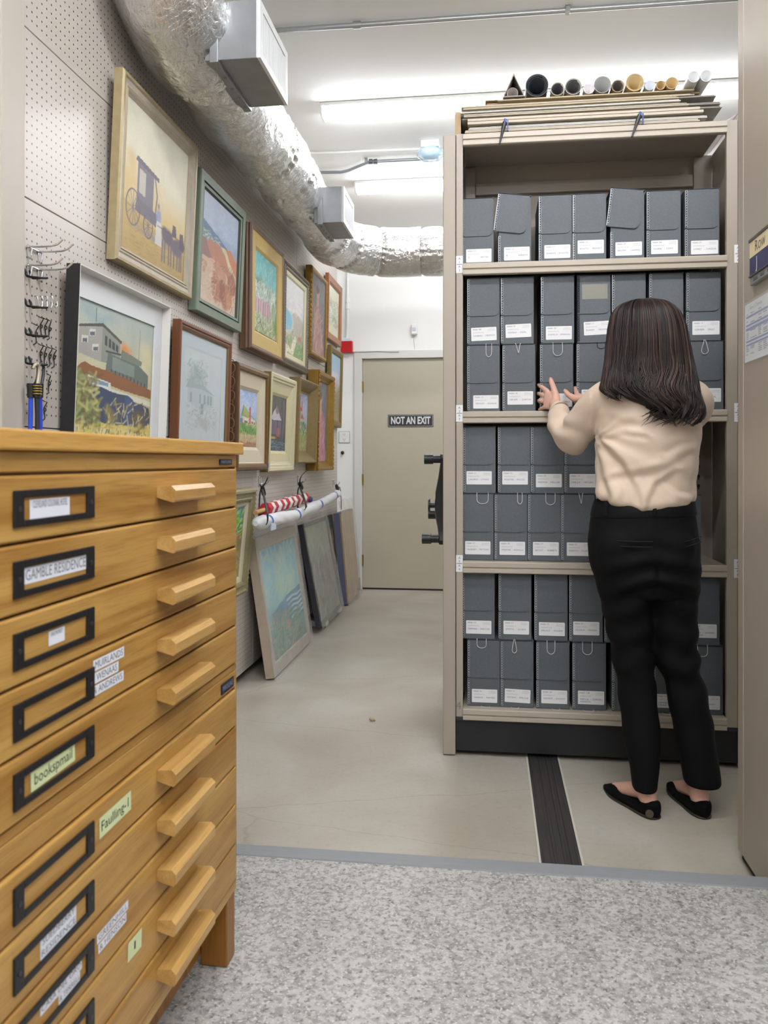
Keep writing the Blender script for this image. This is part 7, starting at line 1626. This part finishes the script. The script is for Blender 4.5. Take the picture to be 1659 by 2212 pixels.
for v, L, R, d_ in ((1084, 1281.5, 1499.5, 0.116), (1088, 1280, 1500, 0.120), (1109, 1275.5, 1503, 0.1235), (1113, 1276.5, 1502.5, 0.1215)):
    wb.append(ell_ring((0.5*(P(L, v).x+P(R, v).x), YP, P(L, v).z), 0.5*(P(R, v).x-P(L, v).x), d_, 48, 2.3, lambda cs, sn: 0.006*cs))
B().rings(wb).build('waistband', M_BELT, trs, world=True)
for u in (1309, 1414, 1489):
    p = P(u, 1098, YP-0.121*math.sqrt(max(0.1, 1-((u-1389)/112)**2))-0.004)
    B().box(p.x-0.006, p.x+0.006, p.y-0.003, p.y+0.004, p.z-0.025, p.z+0.024).build('belt_loop', M_BELT, trs, 0.002, world=True)
M_SEAM = mat('seam_shadow', '#060607', 0.8)
for (u0, v0, u1, v1) in ((1318, 1160, 1391, 1161), (1458, 1162, 1500, 1153)):
    pts = []
    for f in np.linspace(0, 1, 9):
        u, v = u0+(u1-u0)*f, v0+(v1-v0)*f; x = P(u, v).x; cx0 = P(1389, v).x; hw_ = 0.19
        pts.append(Vector((x, YP-0.1395*max(0.15, 1-abs((x-cx0)/hw_)**2.3)**(1/2.3)-0.008, P(u, v).z)))
    for dz in (0, -0.017): B().tube([p+Vector((0, 0, dz)) for p in pts], 0.0016, 6).build('pocket_welt', M_SEAM, trs, world=True)
# ---- shoes: pointed suede flats
def shoe(hl, to, label, emblem):
    d = (to-hl).normalized(); sx = d.cross(Vector((0, 0, 1))).normalized(); L = (to-hl).length
    M = TM(tuple(sx), tuple(d), (0, 0, 1), (hl.x, hl.y, 0)); b = B(); rg = []; so = []
    prof = [(-0.009, 0.004, 0.046), (-0.007, 0.012, 0.054), (-0.001, 0.021, 0.060), (0.010, 0.028, 0.061), (0.028, 0.0335, 0.058), (0.06, 0.035, 0.052), (0.10, 0.034, 0.044), (0.14, 0.037, 0.040), (0.165, 0.038, 0.045), (0.19, 0.036, 0.043), (0.215, 0.028, 0.036), (0.238, 0.017, 0.026), (L-0.002, 0.007, 0.017), (L+0.004, 0.001, 0.011)]
    for y, w, h in prof:
        r = []; pw = 2.7 if y < 0.15 else 2.3
        for j in range(28):
            t = 2*PI*j/28; cs, sn = math.cos(t), math.sin(t)
            x = math.copysign(abs(cs)**(2/pw), cs)*w*(1.0-0.12*max(0, sn) if y < 0.15 else 1.0); z = 0.004+(h-0.004)*0.5+math.copysign(abs(sn)**(2/pw), sn)*(h-0.004)*0.5
            # the top line dips inside so the rim reads as an edge
            if y < 0.155 and sn > 0.55: z -= 0.006*min(1, (0.9-abs(x)/w)*6) if abs(x)/w < 0.9 else 0
            r.append((x, y, z))
        rg.append(r); so.append([(x, y, z) for x, z in ((-w*0.97, 0.006), (-w*0.97, 0.001), (w*0.97, 0.001), (w*0.97, 0.006))])
    u = b.rings(rg, M=M).build('shoe', M_SUEDE, woman, world=True)
    if label: u['label'] = label
    B().rings(so, M=M).build('sole', mat('dark_sole', '#2c2620', 0.6), u, world=True)
    if emblem:
        c = M @ Vector((-0.022, 0.004, 0.020)); n_ = (M.to_3x3() @ Vector((-0.62, -0.78, 0.05))).normalized(); c = c+n_*0.007
        B().cyl(c-n_*0.006, c+n_*0.0012, 0.0125, n=20).build('heel_patch', mat('heel_patch_brown', '#4a4033', 0.6), u, world=True)
shoe(heelL, toeL, 'black shoe with brown heel patch', True); shoe(heelR, toeR, None, False)
# ---- hair: a base volume and several hundred waved locks over it
M_H = [mat('hair_dark', '#1a1210', 0.45, spec=0.35, noise=(60, '#241915', 0.3, (1, 1, 0.1))), mat('hair_brown', '#2a1d18', 0.42, spec=0.35), mat('hair_light', '#49352a', 0.42, spec=0.35)]
YH = 2.745
hs = [(643, 1380, 1418, 0.030, 2.795), (647, 1362, 1434, 0.055, 2.792), (656, 1345, 1451, 0.082, 2.788), (675, 1332, 1468, 0.104, 2.783), (705, 1325, 1479, 0.116, 2.778), (740, 1321, 1485, 0.118, 2.772), (780, 1316, 1490, 0.108, 2.760),
      (815, 1309, 1496, 0.088, 2.735), (842, 1303, 1501, 0.066, 2.700), (862, 1330, 1506, 0.052, 2.678), (882, 1383, 1509, 0.042, 2.664), (902, 1393, 1507, 0.034, 2.652), (918, 1406, 1492, 0.022, 2.646), (924, 1420, 1480, 0.012, 2.645)]
lv = []
for v, L, R, d_, yc in hs:
    ym = min(YH, yc); p, q = P(L, v, ym), P(R, v, ym); lv.append((0.5*(p.x+q.x), yc, p.z, 0.5*(q.x-p.x), d_))
lv = np.array(lv); LS = np.linspace(0, 1, len(lv))
# even out the levels along the height
zs = lv[:, 2]; ss = (zs[0]-zs)/(zs[0]-zs[-1])
def lev(s): return [float(np.interp(s, ss, lv[:, k])) for k in range(5)]
def hp(t, s, out=0.0):
    xc, yc, z, a_, d_ = lev(s); return Vector((xc+math.cos(t)*(a_+out), yc+math.sin(t)*(d_+out), z))
b = B(); rg = []
for s in np.linspace(0, 0.93, 46):
    g_ = 1.0-0.45*max(0, (s-0.42)/0.51)**1.2
    xc, yc, z, a_, d_ = lev(s)
    rg.append([Vector((xc+math.cos(2*PI*j/48)*(a_*g_-0.003), yc+math.sin(2*PI*j/48)*(d_*g_-0.003), z-0.003)) for j in range(48)])
for i, r in enumerate(rg):
    s = i/45*0.93
    for j in range(48):
        t = 2*PI*j/48
        if math.sin(t) > 0.3 and 0.16 < s: r[j].y = min(r[j].y, lev(s)[1]+lev(s)[4]*0.3-0.01)
hair = b.rings(rg).build('hair', M_H[0], woman, world=True)
rnd = random.Random(5); bs_ = [B(), B(), B()]
for c in range(135):
    tc_ = PI*0.92+PI*1.16*((c*0.618034) % 1.0) if c < 122 else rnd.uniform(0, 2*PI)
    s0c = 0.0 if c % 3 else rnd.uniform(0.02, 0.5); left = math.cos(tc_) < -0.32
    s1c = rnd.uniform(0.84, 1.0) if not left else rnd.uniform(0.70, 0.81)
    ph = tc_*2.4+rnd.gauss(0, 0.45); wl = 2.5+rnd.gauss(0, 0.25); amp = rnd.uniform(0.010, 0.026); drift = rnd.uniform(-0.10, 0.10); liftc = rnd.uniform(0.0, 0.009); onset = rnd.uniform(0.38, 0.58); tip = rnd.uniform(-0.022, 0.022)
    mc = 0 if rnd.random() < 0.62 else (1 if rnd.random() < 0.75 else 2)
    for k in range(9):
        dt = rnd.gauss(0, 0.055); lift = liftc*rnd.uniform(0.6, 1.2)+rnd.uniform(0.0004, 0.003); n = 28; pts = []; rs = []; wd = rnd.uniform(0.0016, 0.0034); s1 = s1c*rnd.uniform(0.97, 1.0); s0 = s0c*rnd.uniform(0.8, 1.2); p2 = ph+rnd.uniform(-0.35, 0.35)
        for i in range(n):
            f = i/(n-1); s = s0+(s1-s0)*f; lo = max(0.0, (s-onset)/(1-onset)); t = tc_+dt*(1-0.72*lo)+drift*s
            tx = math.sin(p2+wl*2*PI*s)*amp*min(1, lo*1.8)+tip*lo**3*2; q = hp(t, min(s, 0.999), lift+lo*0.007*(1+math.sin(p2*1.7+wl*2*PI*s+1.2)))
            q = q+Vector((-math.sin(t), math.cos(t), 0))*tx; pts.append(q)
            rs.append(wd*(0.35+0.65*min(1, f*5))*(1-0.8*max(0, (f-0.72)/0.28)))
        m = mc if rnd.random() < 0.7 else rnd.choice((0, 0, 1))
        bs_[m].tube(pts, rs, 5, 0, flat=0.6)
# loose curled ends over the blouse
for k in range(90):
    if k < 26: u0, v0, u1, v1 = rnd.uniform(1306, 1345), rnd.uniform(815, 835), rnd.uniform(1304, 1376), rnd.uniform(848, 864)
    else: u0, v0, u1, v1 = rnd.uniform(1390, 1500), rnd.uniform(840, 880), rnd.uniform(1388, 1508), rnd.uniform(890, 923)
    ya, yb = (2.70, 2.655) if k < 26 else (2.665, 2.630); pts = []; A_ = rnd.uniform(5, 13)*(1 if rnd.random() < 0.5 else -1)
    for f in np.linspace(0, 1, 14): pts.append(oy(u0+(u1-u0)*f+A_*math.sin(f*PI*1.4), v0+(v1-v0)*f**(0.8)+abs(A_)*0.3*math.sin(f*PI), ya+(yb-ya)*min(1, f*1.6)))
    wd = rnd.uniform(0.0012, 0.0028); bs_[0 if rnd.random() < 0.7 else 1].tube(pts, [wd*(1-0.8*max(0, (f-0.5)*2)) for f in np.linspace(0, 1, 14)], 5)
for q, m in zip(bs_, M_H): q.build('hair_locks', m, hair, world=True)
